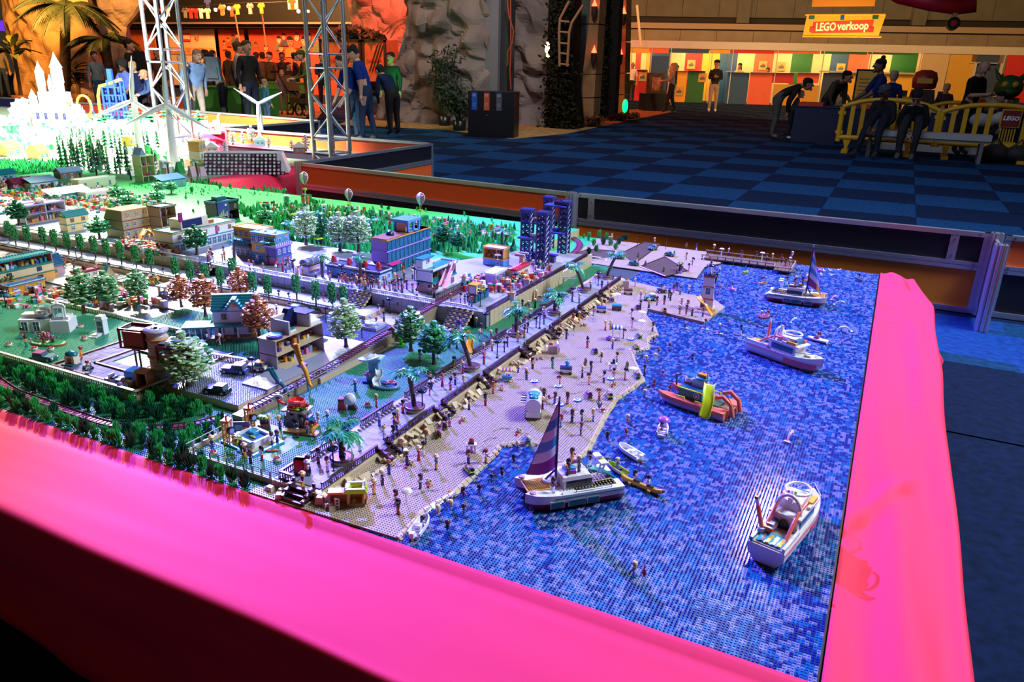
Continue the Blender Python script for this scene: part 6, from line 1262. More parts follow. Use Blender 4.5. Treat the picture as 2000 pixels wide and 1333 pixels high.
MB().b(-.016,0,0,.016,.03,.012,WHITE).b(-.016,0,.012,-.012,.03,.058,WHITE).b(.012,0,.012,.016,.03,.058,WHITE).b(-.018,-.002,.058,.018,.032,.064,WHITE).b(-.014,.026,.012,.014,.03,.06,WHITE).side([(-.016,.064),(.016,.064),(.012,.078),(-.012,.078)],0,.03,WHITE).o('frame',t);MB().b(-.012,.001,.012,.012,.003,.056,GLASS).b(-.012,0,.033,.012,.004,.035,WHITE).o('pane',t);MB().b(-.024,-.04,0,.006,-.002,.006,WHITE).b(-.020,-.03,.006,.006,-.002,.011,WHITE).o('white_steps',t)
t,L,h=building('lavender pet house with blue roof and orange skylights',(72,552),(112,532),.010,.085,[(.045,P(.42,.30,.38),P(.6,.15,.12),'d2',GOLD,P(.42,.30,.38))],('gable',.055,P(.02,.13,.26),P(.46,.36,.42)))
for k in(-.2,.2):MB().add([(L*k-.012,.006,h+.012),(L*k+.012,.006,h+.012),(L*k+.012,.032,h+.046),(L*k-.012,.032,h+.046)],[(0,1,2,3)],P(.8,.38,.05)).add([(L*k-.009,.007,h+.016),(L*k+.009,.007,h+.016),(L*k+.009,.028,h+.045),(L*k-.009,.028,h+.045)],[(0,1,2,3)],P(.30,.27,.28)).o('skylight',t)
MB().ball(L*.62,-.012,.042,.008,CREAM,7,4).ball(L*.62-.02,-.012,.042,.008,CREAM,7,4).b(L*.62-.02,-.016,.036,L*.62,-.008,.048,CREAM).o('bone_sign',t)
t,L,h=building('low yellow kennel wing with blue studded roof',(36,580),(74,560),.010,.05,[(.040,GOLD,P(.7,.3,.1),'w3',WHITE,GOLD)],('flat',.003,P(.02,.16,.30),P(.4,.5,.6)))
t,L,h=building('orange cat house with green cornice and open storeys at the left edge',(-18,590),(60,540),.010,.07,[(.045,P(.75,.35,.1),P(.03,.2,.12),'w3',NAVY,P(.75,.35,.1)),(.040,P(.80,.62,.35),P(.03,.2,.12),'w3',NAVY,P(.8,.6,.4)),(.045,P(.85,.22,.10),TEAL,'open',WHITE)],('crenel',.006,TEAL,TEAL))
MB().ball(L*.5,.05,h*.55,.03,HOTPINK,10,6).o('pink_ball_roof',t)
for k in range(8):MB().ball(-L*.1+k*.008,-.012,.055+.004*(k%3),.006,(GREEN,LIME,RED)[k%3],5,3).o('window_flowers',t)
t,L,h=building('small museum pavilion with wine red roof and round ornament',(155,548),(192,538),.010,.05,[(.034,CREAM,WINE,'d3',WHITE,CREAM)],('flat',.004,WINE,WINE));MB().ball(0,.025,h+.016,.012,BROWN,8,5).cyl(0,.025,h+.004,h+.01,.008,LBROWN,8).o('roof_ornament',t)
t,L,h=building('tan pavilion with a pointed teal gable',(192,562),(232,552),.010,.05,[(.040,STONE,P(.5,.42,.32),'d2',CREAM,STONE)]);MB().side([(-L*.1-.0,h),(L*.45,h),(L*.17,h+.05)],.005,.03,STONE).o('gable_wall',t)
for s_ in(-1,1):MB().tube((L*.17,.0175,h+.054),(L*.17+s_*L*.3,.0175,h-.002),.006,TEAL,4).o('gable_edge',t)
t,L,h=building('tan studded pavilion with teal roof edge',(238,566),(284,556),.010,.05,[(.034,STONE,STONE,'d3',CREAM,STONE)],('flat',.004,P(.55,.42,.28),TEAL))
t=thing('pavilion','open tan pavilion with a teal roof slab and four posts','pavilion',W(338,578,.010),PI/2)
for x in(-.04,.04):
 for y in(0,.04):MB().b(x-.005,y-.004,0,x+.005,y+.004,.05,TAN).o('post',t)
MB().b(-.05,-.01,.05,.05,.05,.055,TEAL).o('roof_slab',t);MB().b(.01,.002,0,.036,.006,.025,GOLD).o('counter',t)
t,L,h=building('yellow house with teal roofs beside the mint tree',(138,455),(172,446),.078,.07,[(.046,P(.8,.62,.25),TEAL,'d2',WHITE,P(.82,.66,.3)),(.044,P(.8,.62,.25),TEAL,'w2',P(.6,.2,.1),P(.82,.66,.3))],('gable',.03,TEAL,P(.8,.62,.25)))
t,L,h=building('white cat cafe with a curled cream cat on its roof',(58,440),(126,425),.078,.09,[(.055,WHITE,P(.6,.5,.3),'open',CREAM),(.052,WHITE,LAV,'open',CREAM)],('flat',.004,LAV,LAV));MB().ball(0,.045,h+.018,.034,CREAM,12,7,.024,.020).ball(-.03,.03,h+.026,.014,CREAM,9,6).tube((.03,.03,h+.02),(0,.015,h+.02),.006,CREAM,6).o('cat_ornament',t)
for(a,b,m,m2,lb,hh,kind)in(((33,372),(62,366),P(.20,.03,.04),WINE,'dark red toy barn on the far plaza',.05,'gable'),((70,372),(108,364),WHITE,P(.05,.25,.4),'white house with sloping blue roof on the far plaza',.05,'shed'),((124,352),(158,346),P(.35,.14,.10),P(.35,.5,.62),'brick house with pale blue roof on the far plaza',.06,'gable'),((170,392),(220,384),WHITE,WHITE,'white low camper house with purple plants on the far plaza',.05,'flat'),((122,398),(160,384),P(.1,.2,.2),TEAL,'teal roofed open hut on the far plaza',.05,'shed'),((-15,360),(14,350),P(.3,.5,.5),TEAL,'house with teal roof at the far left edge',.055,'gable'),((322,372),(360,364),P(.20,.38,.38),P(.03,.14,.40),'grey green hut with a bright blue slanted roof',.07,'shed'),((172,374),(212,362),CREAM,WHITE,'white block house with studded walls on the far plaza',.075,'flat')):
 building(lb,a,b,.05,.09,[(hh,m,m2,'d3',WHITE,m)],(kind,.035 if kind!='flat' else .006,m2,m))
t,L,h=building('tall cream tower house with arched open storeys and a blue gable',(283,366),(306,362),.02,.10,[(.085,CREAM,TAN,'open',CREAM),(.085,CREAM,TAN,'open',CREAM),(.085,CREAM,TAN,'open',CREAM)],('flat',.004,CREAM,CREAM));MB().side([(-L*.55,h),(0,h),(-L*.27,h+.07)],.0,.09,P(.25,.33,.5)).o('blue_gable',t)
for x,y,w_,hs,ms,lb in((400,330,.13,3,(P(.8,.42,.1),CREAM),'orange and cream tower house beside the pile of white studs'),(265,318,.10,3,(P(.85,.5,.1),WHITE),'yellow and white tower shop with a small slide, far back'),(30,305,.22,1,(P(.75,.35,.08),P(.3,.4,.1)),'orange roofed farm house at the left'),(88,312,.16,1,(P(.8,.3,.12),P(.75,.4,.1)),'second orange roofed farm house at the left')):
 p=W(x,y,.0);t=thing('toy_building',lb,'building',p,PI/2+.3)
 for k in range(hs):MB().b(-w_/2,0,k*.09,w_/2,w_*.9,k*.09+.086,ms[k%2]).o('storey',t);window(t,-w_*.2,k*.09+.02,w_*.25,.045,-.001,WHITE);window(t,w_*.2,k*.09+.02,w_*.25,.045,-.001,WHITE)
 roof(t,'gable' if hs==1 else 'flat',hs*.09-.004,w_,w_*.9,.07 if hs==1 else .01,ms[0],ms[1])
def balloon(p,label,z0,c1,c2,sc=1):
 t=thing('model_balloon',label,'balloon',p);t.scale=(sc,)*3;pr_=[(.004,z0+.052),(.012,z0+.062),(.026,z0+.085),(.032,z0+.105),(.030,z0+.122),(.020,z0+.136),(.008,z0+.142)];n=12
 for k in range(6):
  mb=MB();rows=[[(r*cos(2*PI*(k*2+j)/n),r*sin(2*PI*(k*2+j)/n),z_)for j in range(3)]for r,z_ in pr_];mb.strip(rows,(c1,c2)[k%2]).o('gore',t)
 MB().lathe([(.008,z0+.141),(.009,z0+.145),(.0003,z0+.147)],WHITE,10).o('crown_cap',t)
 b_=MB().b(-.012,-.012,z0+.012,.012,.012,z0+.026,LIME)
 for dx in(-.008,.008):
  for dy in(-.008,.008):b_.tube((dx,dy,z0+.026),(dx*.6,dy*.6,z0+.054),.0014,BROWN,4)
 b_.o('basket',t)
 MB().cyl(0,0,0,z0+.012,.005,CLEAR,8).o('stand',t);return t
balloon(W(822,425,.058),'white and maroon model balloon on a clear stand, rightmost',.03,MINTW,P(.25,.05,.12));balloon(W(683,422,.058),'pale green and brown model balloon over the rear park, middle one',.065,MINTW,P(.18,.06,.1),.9);balloon(W(597,395,.10),'pale green and brown model balloon above the orange animal tower',.075,MINTW,P(.25,.12,.14))
t=thing('animal_tower','orange and coral animal tower ride under a model balloon','ride',W(597,402,.058));MB().c(0,0,0,.05,.04,.012,BLUE).o('base',t)
for s_ in(-1,1):MB().b(s_*.022-.008,-.01,.012,s_*.022+.008,.01,.055,CORAL).ball(s_*.022,0,.066,.013,CORAL,8,5).ball(s_*.022,-.011,.066,.006,BLACK,6,4).o('animal_pillar',t)
MB().b(-.024,-.014,.075,.024,.014,.085,P(.1,.2,.1)).o('top_plate',t)
for i,(x,y,c,c2,lb)in enumerate(((575,430,NAVY,NEON,'navy and neon yellow playhouse in the rear park, left'),(605,425,BLUE,NEON,'blue and neon playhouse at the foot of the animal tower'),(520,410,BLACK,TEAL,'dark stage box in the rear park'),(560,392,LAV,MINTW,'pale domed tent in the rear park'),(633,410,MINTW,P(.5,.8,.6),'pale green peaked tent in the rear park'),(690,428,OLIVE,P(.3,.15,.15),'olive booth below the middle balloon'),(735,440,P(.28,.24,.05),P(.15,.5,.3),'olive container with mint lid in the rear park'),(622,478,NAVY,NEON,'navy kiosk with a neon panel and purple roof'))):
 t=thing('park_booth',lb,'booth',W(x,y,.058),.2*i);MB().b(-.022,-.016,0,.022,.016,.034,c,tx=.002).o('body',t);MB().b(-.025,-.019,.034,.025,.019,.042,c2,tx=.006,ty=.006).o('lid',t);MB().b(-.010,-.018,.004,.010,-.015,.026,BLACK if i!=5 else CREAM).o('opening',t)
t=thing('round_stage','round brown drum stage with pale blue top in the rear park','stage',W(982,466,.058));MB().lathe([(.042,0),(.042,.03)],P(.16,.08,.03),18,sy=.8).o('drum',t);MB().lathe([(.044,.03),(.044,.036),(.0003,.037)],P(.35,.42,.6),18,sy=.8).o('stage_top',t)
for i,(x,y,lb)in enumerate(((810,432,'brown toy cow by the rightmost balloon'),(918,438,'brown toy cow in the rear park, right'),(850,452,'pinkish brown toy cow behind the shopping house'))):
 t=thing('toy_cow',lb,'cow',W(x,y,.058),.4+i);CW=P(.28,.08,.05);MB().ball(0,0,.018,.020,CW,9,6,.009,.009).ball(-.022,0,.024,.007,CW,8,5).tube((-.012,0,.02),(-.02,0,.024),.005,CW,6).o('body',t)
 for a in(-.013,.013):
  for b in(-.005,.005):MB().cyl(a,b,0,.014,.0024,CW,5).o('leg',t)
for i,(x,y,c,lb)in enumerate(((952,468,WHITE,'red and white camper in the rear park'),(895,462,LIME,'lime green dome tent in the rear park'),(848,466,RED,'small red tent in the rear park'))):
 t=thing('park_camper',lb,'camper',W(x,y,.058),.3);MB().side([(-.02,0),(.02,0),(.02,.016),(.012,.027),(-.012,.027),(-.02,.016)],-.014,.014,c).o('shell',t);MB().b(-.012,-.0155,0,.012,-.0135,.014,RED if c!=LIME else MINTW).o('door',t)
def lattice(label,x,y,hh,m=P(.035,.045,.16)):
 t=thing('lattice_tower',label,'lattice tower',W(x,y,.07));w_=.024;c4=[(-w_,-w_),(w_,-w_),(w_,w_),(-w_,w_)]
 for c in c4:MB().c(c[0],c[1],0,.008,.008,hh,m).o('corner_post',t)
 n=int(hh/.028)
 for k in range(n):
  z0,z1=hh*k/n,hh*(k+1)/n;mb=MB()
  for a,b in zip(c4,c4[1:]+c4[:1]):
   mb.tube((*a,z0),(*b,z1),.0024,m,4,cap=False).tube((*b,z0),(*a,z1),.0024,m,4,cap=False).tube((*a,z1),(*b,z1),.003,m,4,cap=False)
  mb.o('cross_bracing',t)
 MB().b(-.032,-.032,hh,.032,.032,hh+.014,m).o('cap_block',t)
 for k in range(4):MB().c(-.024+k*.016,0,hh+.014,.010,.05,.003,m).o('cap_rib',t)
 return t
lattice('dark blue lattice tower, front left of the four',1028,512,.275);lattice('dark blue lattice tower, front right of the four',1058,524,.285);lattice('dark blue lattice tower, rear left of the four',1070,486,.29);lattice('dark blue lattice tower, tallest at the right of the four',1100,496,.285)
for i,(a,b,z_,lb)in enumerate((((1022,510),(1062,524),.14,'dark blue lift platform between the front lattice towers'),((1028,505),(1064,516),.21,'upper lift platform with furniture between the lattice towers'),((1062,492),(1104,498),.12,'low platform between the rear lattice towers'),((1064,492),(1104,498),.27,'top bridge between the rear lattice towers'))):
 p,q=W(*a,.07),W(*b,.07);c=(p+q)/2;MB().b(-abs(q.x-p.x)/2,-.04,0,abs(q.x-p.x)/2,.04,.008,P(.05,.07,.2)).c(0,0,.008,.03,.02,.02,(CREAM,ORANGE,PURPLE,NAVY)[i]).c(.02,.01,.008,.012,.012,.03,(RED,WHITE,LIME,NAVY)[i]).o('lift_platform',None,(c.x,c.y,T+.07+z_),label=lb,cat='platform')
t=thing('track_trestle','dark blue trestle of close posts below the lattice towers','trestle',W(1060,520,.04));TM=P(.03,.035,.13)
for k in range(12):MB().c(-.05+k*.012,-.01-k*.002,0,.005,.03,.07,TM).o('trestle_post',t)
MB().b(-.06,-.04,.07,.09,.0,.078,TM).o('deck',t)
def turbine(x,yb,hub,a0,R_,label,lean=0):
 p=W(x,yb,0);hz=onY(x,hub,p.y).z-p.z;t=thing('wind_turbine',label,'wind turbine',p,.72);MB().cyl(0,0,0,hz,.045,WHITE,12,.028).o('tower',t);MB().b(-.022,-.07,hz-.022,.022,.10,hz+.026,WHITE,tx=.004).o('nacelle',t)
 MB().tube((0,-.07,hz),(0,-.095,hz),.026,WHITE,10,.016).o('hub',t)
 for k in range(3):
  a=a0+k*2*PI/3;d=Vector((cos(a),0,sin(a)));s_=Vector((-d.z,0,d.x));c=Vector((0,-.085,hz));rows=[]
  for u,w_ in((0,.012),(.12,.022),(.3,.026),(.7,.014),(1,.003)):q=c+d*R_*u;rows.append([q-s_*w_,q+Vector((0,-.006,0)),q+s_*w_,q+Vector((0,.006,0))])
  MB().strip(rows,WHITE,True,True).o('blade',t)
turbine(278,318,197,1.45,.44,'white wind turbine at the left, nearest the castle');turbine(343,330,203,1.52,.46,'white wind turbine in front of the left truss legs');turbine(511,275,203,2.55,.36,'white wind turbine rising from the white village')
p=W(112,248,0);t=thing('toy_castle','tall white toy castle with many spires','castle',p,.5);CW,CB=P(.85,.84,.84),P(.25,.3,.6)
MB().b(-.30,-.12,0,.30,.22,.34,CW).o('main_wall',t);MB().b(-.18,-.06,.34,.20,.18,.52,CW).o('upper_wall',t)
for x,y,z0,h_,r,rh in((-.13,0,.3,.50,.055,.17),(.11,.04,.3,.58,.075,.22),(.02,.02,.4,.16,.045,.10),(-.03,.08,.4,.26,.04,.12),(.24,.0,.2,.22,.05,.12),(-.26,-.06,.1,.34,.05,.12),(.31,-.08,.0,.28,.05,.10),(-.34,.05,0,.34,.06,.12),(.36,.05,0,.22,.05,.11)):
 o=MB().lathe([(r,z0),(r,z0+h_*.6),(r*1.15,z0+h_*.62),(r*1.1,z0+h_)],CW,10,x,y).o('tower',t);MB().lathe([(r*1.25,z0+h_),(r*.5,z0+h_+rh*.55),(.001,z0+h_+rh)],CB if rh<.13 and x>-.2 else CW,10,x,y).o('spire',o)
for x in(-.2,-.08,.08,.2):window(t,x,.12,.05,.10,-.122,P(.3,.25,.3),NAVY,1)
MB().side([(-.06,0),(.06,0),(.06,.10),(0,.15),(-.06,.10)],-.13,-.11,P(.25,.16,.1)).o('gate',t);MB().b(.26,-.13,.34,.33,-.11,.39,GOLD).o('balcony',t)
sh=W(50,238,0);t=thing('shell_stage','white shell shaped toy stage left of the castle','stage',sh,.7);MB().b(-.25,-.05,0,.25,.2,.05,P(.3,.3,.7)).o('stage_floor',t)
for k in range(9):a0,a1=-.25+k*(PI+.5)/9,-.25+(k+1)*(PI+.5)/9;am=(a0+a1)/2;MB().add([(0,.1,.06),(.24*cos(a0),.1,.06+.03+.27*max(-.1,sin(a0))),(.27*cos(am),.06,.09+.30*max(-.1,sin(am))),(.24*cos(a1),.1,.09+.27*max(-.1,sin(a1)))],[(0,1,2),(0,2,3)],P(.8,.78,.85)).o('shell_rib',t)
cp=W(228,236,0);t=thing('roller_coaster','blue framed toy roller coaster with yellow track and loop','roller coaster',cp,.55);t.scale=(1.25,1.25,1.3);CBm=P(.02,.07,.55)
for x in(-.11,-.03,.06,.14):
 for y in(-.06,.06):MB().c(x,y,0,.022,.022,.52 if x>-.05 else .42,CBm).o('support_post',t)
for z_ in(.12,.22,.32,.42):MB().b(-.12,-.07,z_,.15,-.05,z_+.015,CBm).b(-.12,.05,z_,.15,.07,z_+.015,CBm).o('support_beam',t)
MB().c(0,0,.42,.06,.06,.24,CBm).o('lift_tower',t);MB().path([(-.20,-.02,.02),(-.19,-.02,.32),(-.15,-.02,.44),(-.03,-.02,.47),(.15,-.02,.53)],.022,GOLD,8).o('drop_track',t)
MB().path([(-.40+.10*sin(a)+.03*a/PI,-.05-.01*a,.18-.14*cos(a))for a in lsp(-.6,2*PI+.5,28)],.017,GOLD,8).o('loop_track',t)
for s_ in(-1,1):MB().tube((-.38+s_*.12,-.05,.0),(-.38+s_*.09,-.05,.26),.012,CBm,6).o('loop_post',t)
fg=W(165,238,0);t=thing('toy_fountain','tiered lilac toy fountain right of the castle','fountain',fg);MB().lathe([(.09,0),(.09,.05),(.05,.06),(.06,.12),(.03,.13),(.035,.18),(.012,.2),(.001,.26)],P(.6,.5,.85),12).o('tiers',t)
a,b=W(398,342,0),W(565,342,0);hl=thing('studded_hill','steep grey and maroon wall covered in white studs','hill',(0,0,0));dd=(b-a);n_=Vector((-dd.y,dd.x,0)).normalized();DK=P(.12,.10,.11);MR=P(.05,.012,.03)
for i in range(20):
 for j in range(6):
  q=a+dd*(i/20);z0=j*.032;off=n_*(j*.024)
  if i>18-(j*.3):continue
  o=MB().b(0,0,0,dd.length/20-.001,.05,.031,DK if i<11 else MR).tube((dd.length/40,-.014,.016),(dd.length/40,.001,.016),.0115,WHITE if(i*5+j*3)%7 else P(.4,.1,.25),8).o('brick',hl,q+off+Vector((0,0,z0)),math.atan2(dd.y,dd.x))
MB().side([(0,0),(dd.length*.98,0),(dd.length*.9,.19),(0,.19)],.17,.4,WHITE).xf(0,MTr(a)@MRo(math.atan2(dd.y,dd.x),4,'Z')).o('snow_top',hl)
for i,(x,y,sc)in enumerate(((392,292,1.6),(455,283,1.5),(475,280,1.2),(492,276,1.6),(525,288,1.0),(598,296,1.5),(570,292,.9),(440,300,1.1))):
 p=W(x,y,.16);leaf_tree(p,'white','snow white layered toy tree on the studded hill, %s'%['leftmost','second from the left','beside the turbine','behind the turbine foot','small, right of the turbine','rightmost','beside the log cabin','in front of the left ones'][i],sc*.8,i)
for i,(x,y,lb)in enumerate(((585,300,'log cabin with snowy roof at the right end of the studded hill'),(415,300,'small peach house with snowy roof on the studded hill'),(508,285,'pale blue house at the foot of the right turbine'))):
 p=W(x,y,.14);t=thing('snow_house',lb,'house',p,.7);c=(P(.45,.15,.06),P(.8,.5,.3),LBLUE)[i];MB().b(-.06,-.04,0,.06,.05,.07,c).o('wall',t);MB().side([(-.075,.065),(.075,.065),(0,.12)],-.05,.06,WHITE).o('snowy_roof',t);window(t,-.02,.02,.03,.03,-.041,WHITE);window(t,.03,.02,.03,.03,-.041,WHITE)
# boats
def hullmesh(mb,L,w,h,m,mt=None,bow=.35,deck=True,flare=.8,x0=None,sheer=.25,inner=None):
 x0=-L/2 if x0 is None else x0;R1,R2,n=[],[],12
 for k in range(n+1):
  u=k/n;f=1 if u<1-bow else math.sqrt(max(.0004,1-((u-1+bow)/bow)**2));hw=w/2*f;x=x0+L*u;zt=h*(1+sheer*max(0,u-.5)**2*4);kx=x-(L*.10*max(0,(u-1+bow)/bow))
  R1.append([(kx,-hw*flare*.7,0),(x,-hw,zt*.55)]);R2.append([(x,-hw,zt)])
 rows=[[(a[0][0],a[0][1],0),(b[0][0],b[0][1],b[0][2]*.5),b[0],(b[0][0],-b[0][1],b[0][2]),(b[0][0],-b[0][1],b[0][2]*.5),(a[0][0],-a[0][1],0)]for a,b in zip(R1,R2)]
 mb.strip([[r[0],r[1]]for r in rows],mt or m);mb.strip([[r[1],r[2]]for r in rows],m);mb.strip([[r[4],r[5]]for r in rows],mt or m);mb.strip([[r[3],r[4]]for r in rows],m)
 if deck:mb.strip([[r[2],r[3]]for r in rows],inner or m,False)
 else:mb.strip([[r[2],(r[2][0]*.96,r[2][1]*.80,r[2][2]-.0004),(r[2][0]*.94,r[2][1]*.7,h*.3),(r[3][0]*.94,r[3][1]*.7,h*.3),(r[3][0]*.96,r[3][1]*.8,r[3][2]-.0004),r[3]]for r in rows],inner or m,False)
 mb.add(rows[0],[(5,4,3,2,1,0)]if deck else[(5,4,1,0)],m)
 return mb
CW1=P(.74,.66,.54);WS=.0045
def catamaran(label,p,rz):
 t=thing('catamaran',label,'boat',p,rz)
 for s_ in(-1,1):
  k0=MB();hullmesh(k0,.27,.042,.042,CW1,P(.20,.012,.05),.3,inner=WHITE);k0.xf(0,MTr((0,s_*.042,0)));h=k0.o('hull',t)
  for x,w_ in((-.045,.030),(.0,.045),(.055,.034)):MB().b(x-w_/2,s_*.0665-.001,.011,x+w_/2,s_*.0665+.001,.027,P(.02,.10,.12,.1)).b(x-w_/2-.002,s_*.064-.001,.009,x+w_/2+.002,s_*.064+.001,.029,WHITE).o('window',h)
  MB().b(-.13,s_*.0640-.001,.0335,.06,s_*.0640+.001,.036,DTEAL).o('stripe',h)
  MB().lathe([(.007,.046),(.009,.049),(.009,.052),(.0005,.053)],P(.55,.25,.5),10,.115,s_*.042).o('bow_light',t)
 MB().b(-.12,-.045,.028,.045,.045,.042,TAN).o('deck',t)
 sd=MB()
 for i in range(18):
  for j in range(9):sd.cyl(-.115+i*.009,-.04+j*.01,.042,.0438,.0026,P(.48,.36,.16),5)
 sd.o('deck_studs',t,kind='stuff')
 c=MB().b(-.055,-.036,.042,.028,.036,.070,WHITE,tx=.004,ty=.003);c.o('cabin',t);MB().b(-.050,-.040,.068,.034,.040,.078,CW1,tx=.004,ty=.002).o('cabin_roof',t);MB().b(-.052,-.0375,.046,.020,-.0345,.064,P(.03,.03,.04,.1)).b(-.052,.0345,.046,.020,.0375,.064,P(.03,.03,.04,.1)).o('cabin_window',t)
 MB().b(-.045,-.030,.078,-.01,-.024,.088,MAG).b(-.01,.02,.078,.02,.026,.088,MAG).c(0,.0,.078,.030,.022,.008,TEAL).c(.005,0,.086,.014,.012,.008,ORANGE).o('roof_seats',t)
 n=MB()
 for k in range(11):n.tube((.060+k*.0060,-.026,.047),(.060+k*.006,.026,.047),.0008,GOLD,4,cap=False).tube((.060,-.026+k*.0052,.047),(.120,-.026+k*.0052,.047),.0008,GOLD,4,cap=False)
 for a,b in(((.058,-.028),(.122,-.028)),((.058,.028),(.122,.028)),((.058,-.028),(.058,.028)),((.122,-.028),(.122,.028))):n.tube((*a,.047),(*b,.047),.002,GOLD,5)
 n.o('bow_net',t)
 MB().tube((.036,0,.042),(.036,0,.285),.0034,BLACK,8,.0026).o('mast',t);MB().tube((.036,0,.085),(.062,-.016,.046),.003,BLACK,6).tube((.036,0,.28),(.036,0,.292),.003,GREY,6).o('boom',t)
 d=Vector((.105,-.035,.06));m0=Vector((.036,0,.092));tp_=Vector((.036,0,.282));cols=[P(.30,.02,.22),WHITE,AZURE,WHITE,AZURE,WHITE,P(.62,.58,.62)]
 def spt(u,v):a=d.lerp(tp_,v);b=m0.lerp(tp_,v);q=a.lerp(b,u);q+=Vector((.0,.02,0))*sin(PI*u)*(1-v);return q
 for k in range(7):MB().strip([[spt(u,min(1,(k+dv+.55*u*(0 if k==0 and dv==0 else 1)*(1 if k+dv<7 else 0))/7))for u in lsp(0,1,7)]for dv in(0,.5,1)],cols[k]).o('sail_panel',t)
 MB().tube(d,tp_,.0012,MAG,4).tube(m0,tp_,.0012,MAG,4).o('sail_edge',t);MB().add([spt(.05,.02),spt(.35,.02),spt(.22,.20),spt(.08,.17)],[(0,1,2,3)],GOLD).xf(0,MTr((0,-.0015,.0))).o('sail_emblem',t)
 slide('',[(-.05,.004,.074),(-.085,.006,.062),(-.115,.0,.045),(-.155,-.006,.010)],TEAL,.013,'stern_slide',None,t)
 for y in(-.018,.022):MB().tube((-.072,y,.062),(-.082,y,.098),.0026,WHITE,5).tube((-.080,y+.006,.06),(-.090,y+.006,.098),.0026,WHITE,5).b(-.096,y-.008,.096,-.076,y+.014,.102,WHITE).o('stern_seat',t)
 MB().lathe([(.018,.042),(.021,.052),(.019,.056),(.015,.052)],WHITE,12,.048,-.008,sy=.9).lathe([(.016,.051),(.0004,.0515)],AZURE,12,.048,-.008,sy=.9,cap=False).o('bow_pool',t)
 for s_ in(-1,1):MB().path([(-.10,s_*.056,.043),(-.10,s_*.056,.049),(.0,s_*.056,.049),(.0,s_*.056,.043)],.0016,GREY,5).o('hand_rail',t);MB().ball(-.05,s_*.058,.050,.003,YELLOW,6,4).ball(.04,s_*.058,.046,.003,YELLOW,6,4).o('deck_lamp',t)
 words('AC 400',.009,NAVY,t,(-.085,-.0685,.0385),(PI/2,0,0),ext=.0003)
 return t
p1=W(1108,968,WS);catamaran('large cream and maroon catamaran with striped sail and teal slide, nearest the beach',p1,rad(225-180+180))
p2=W(1556,590,WS);catamaran('far cream and maroon catamaran with a furled looking sail, below the pier',p2,rad(2))
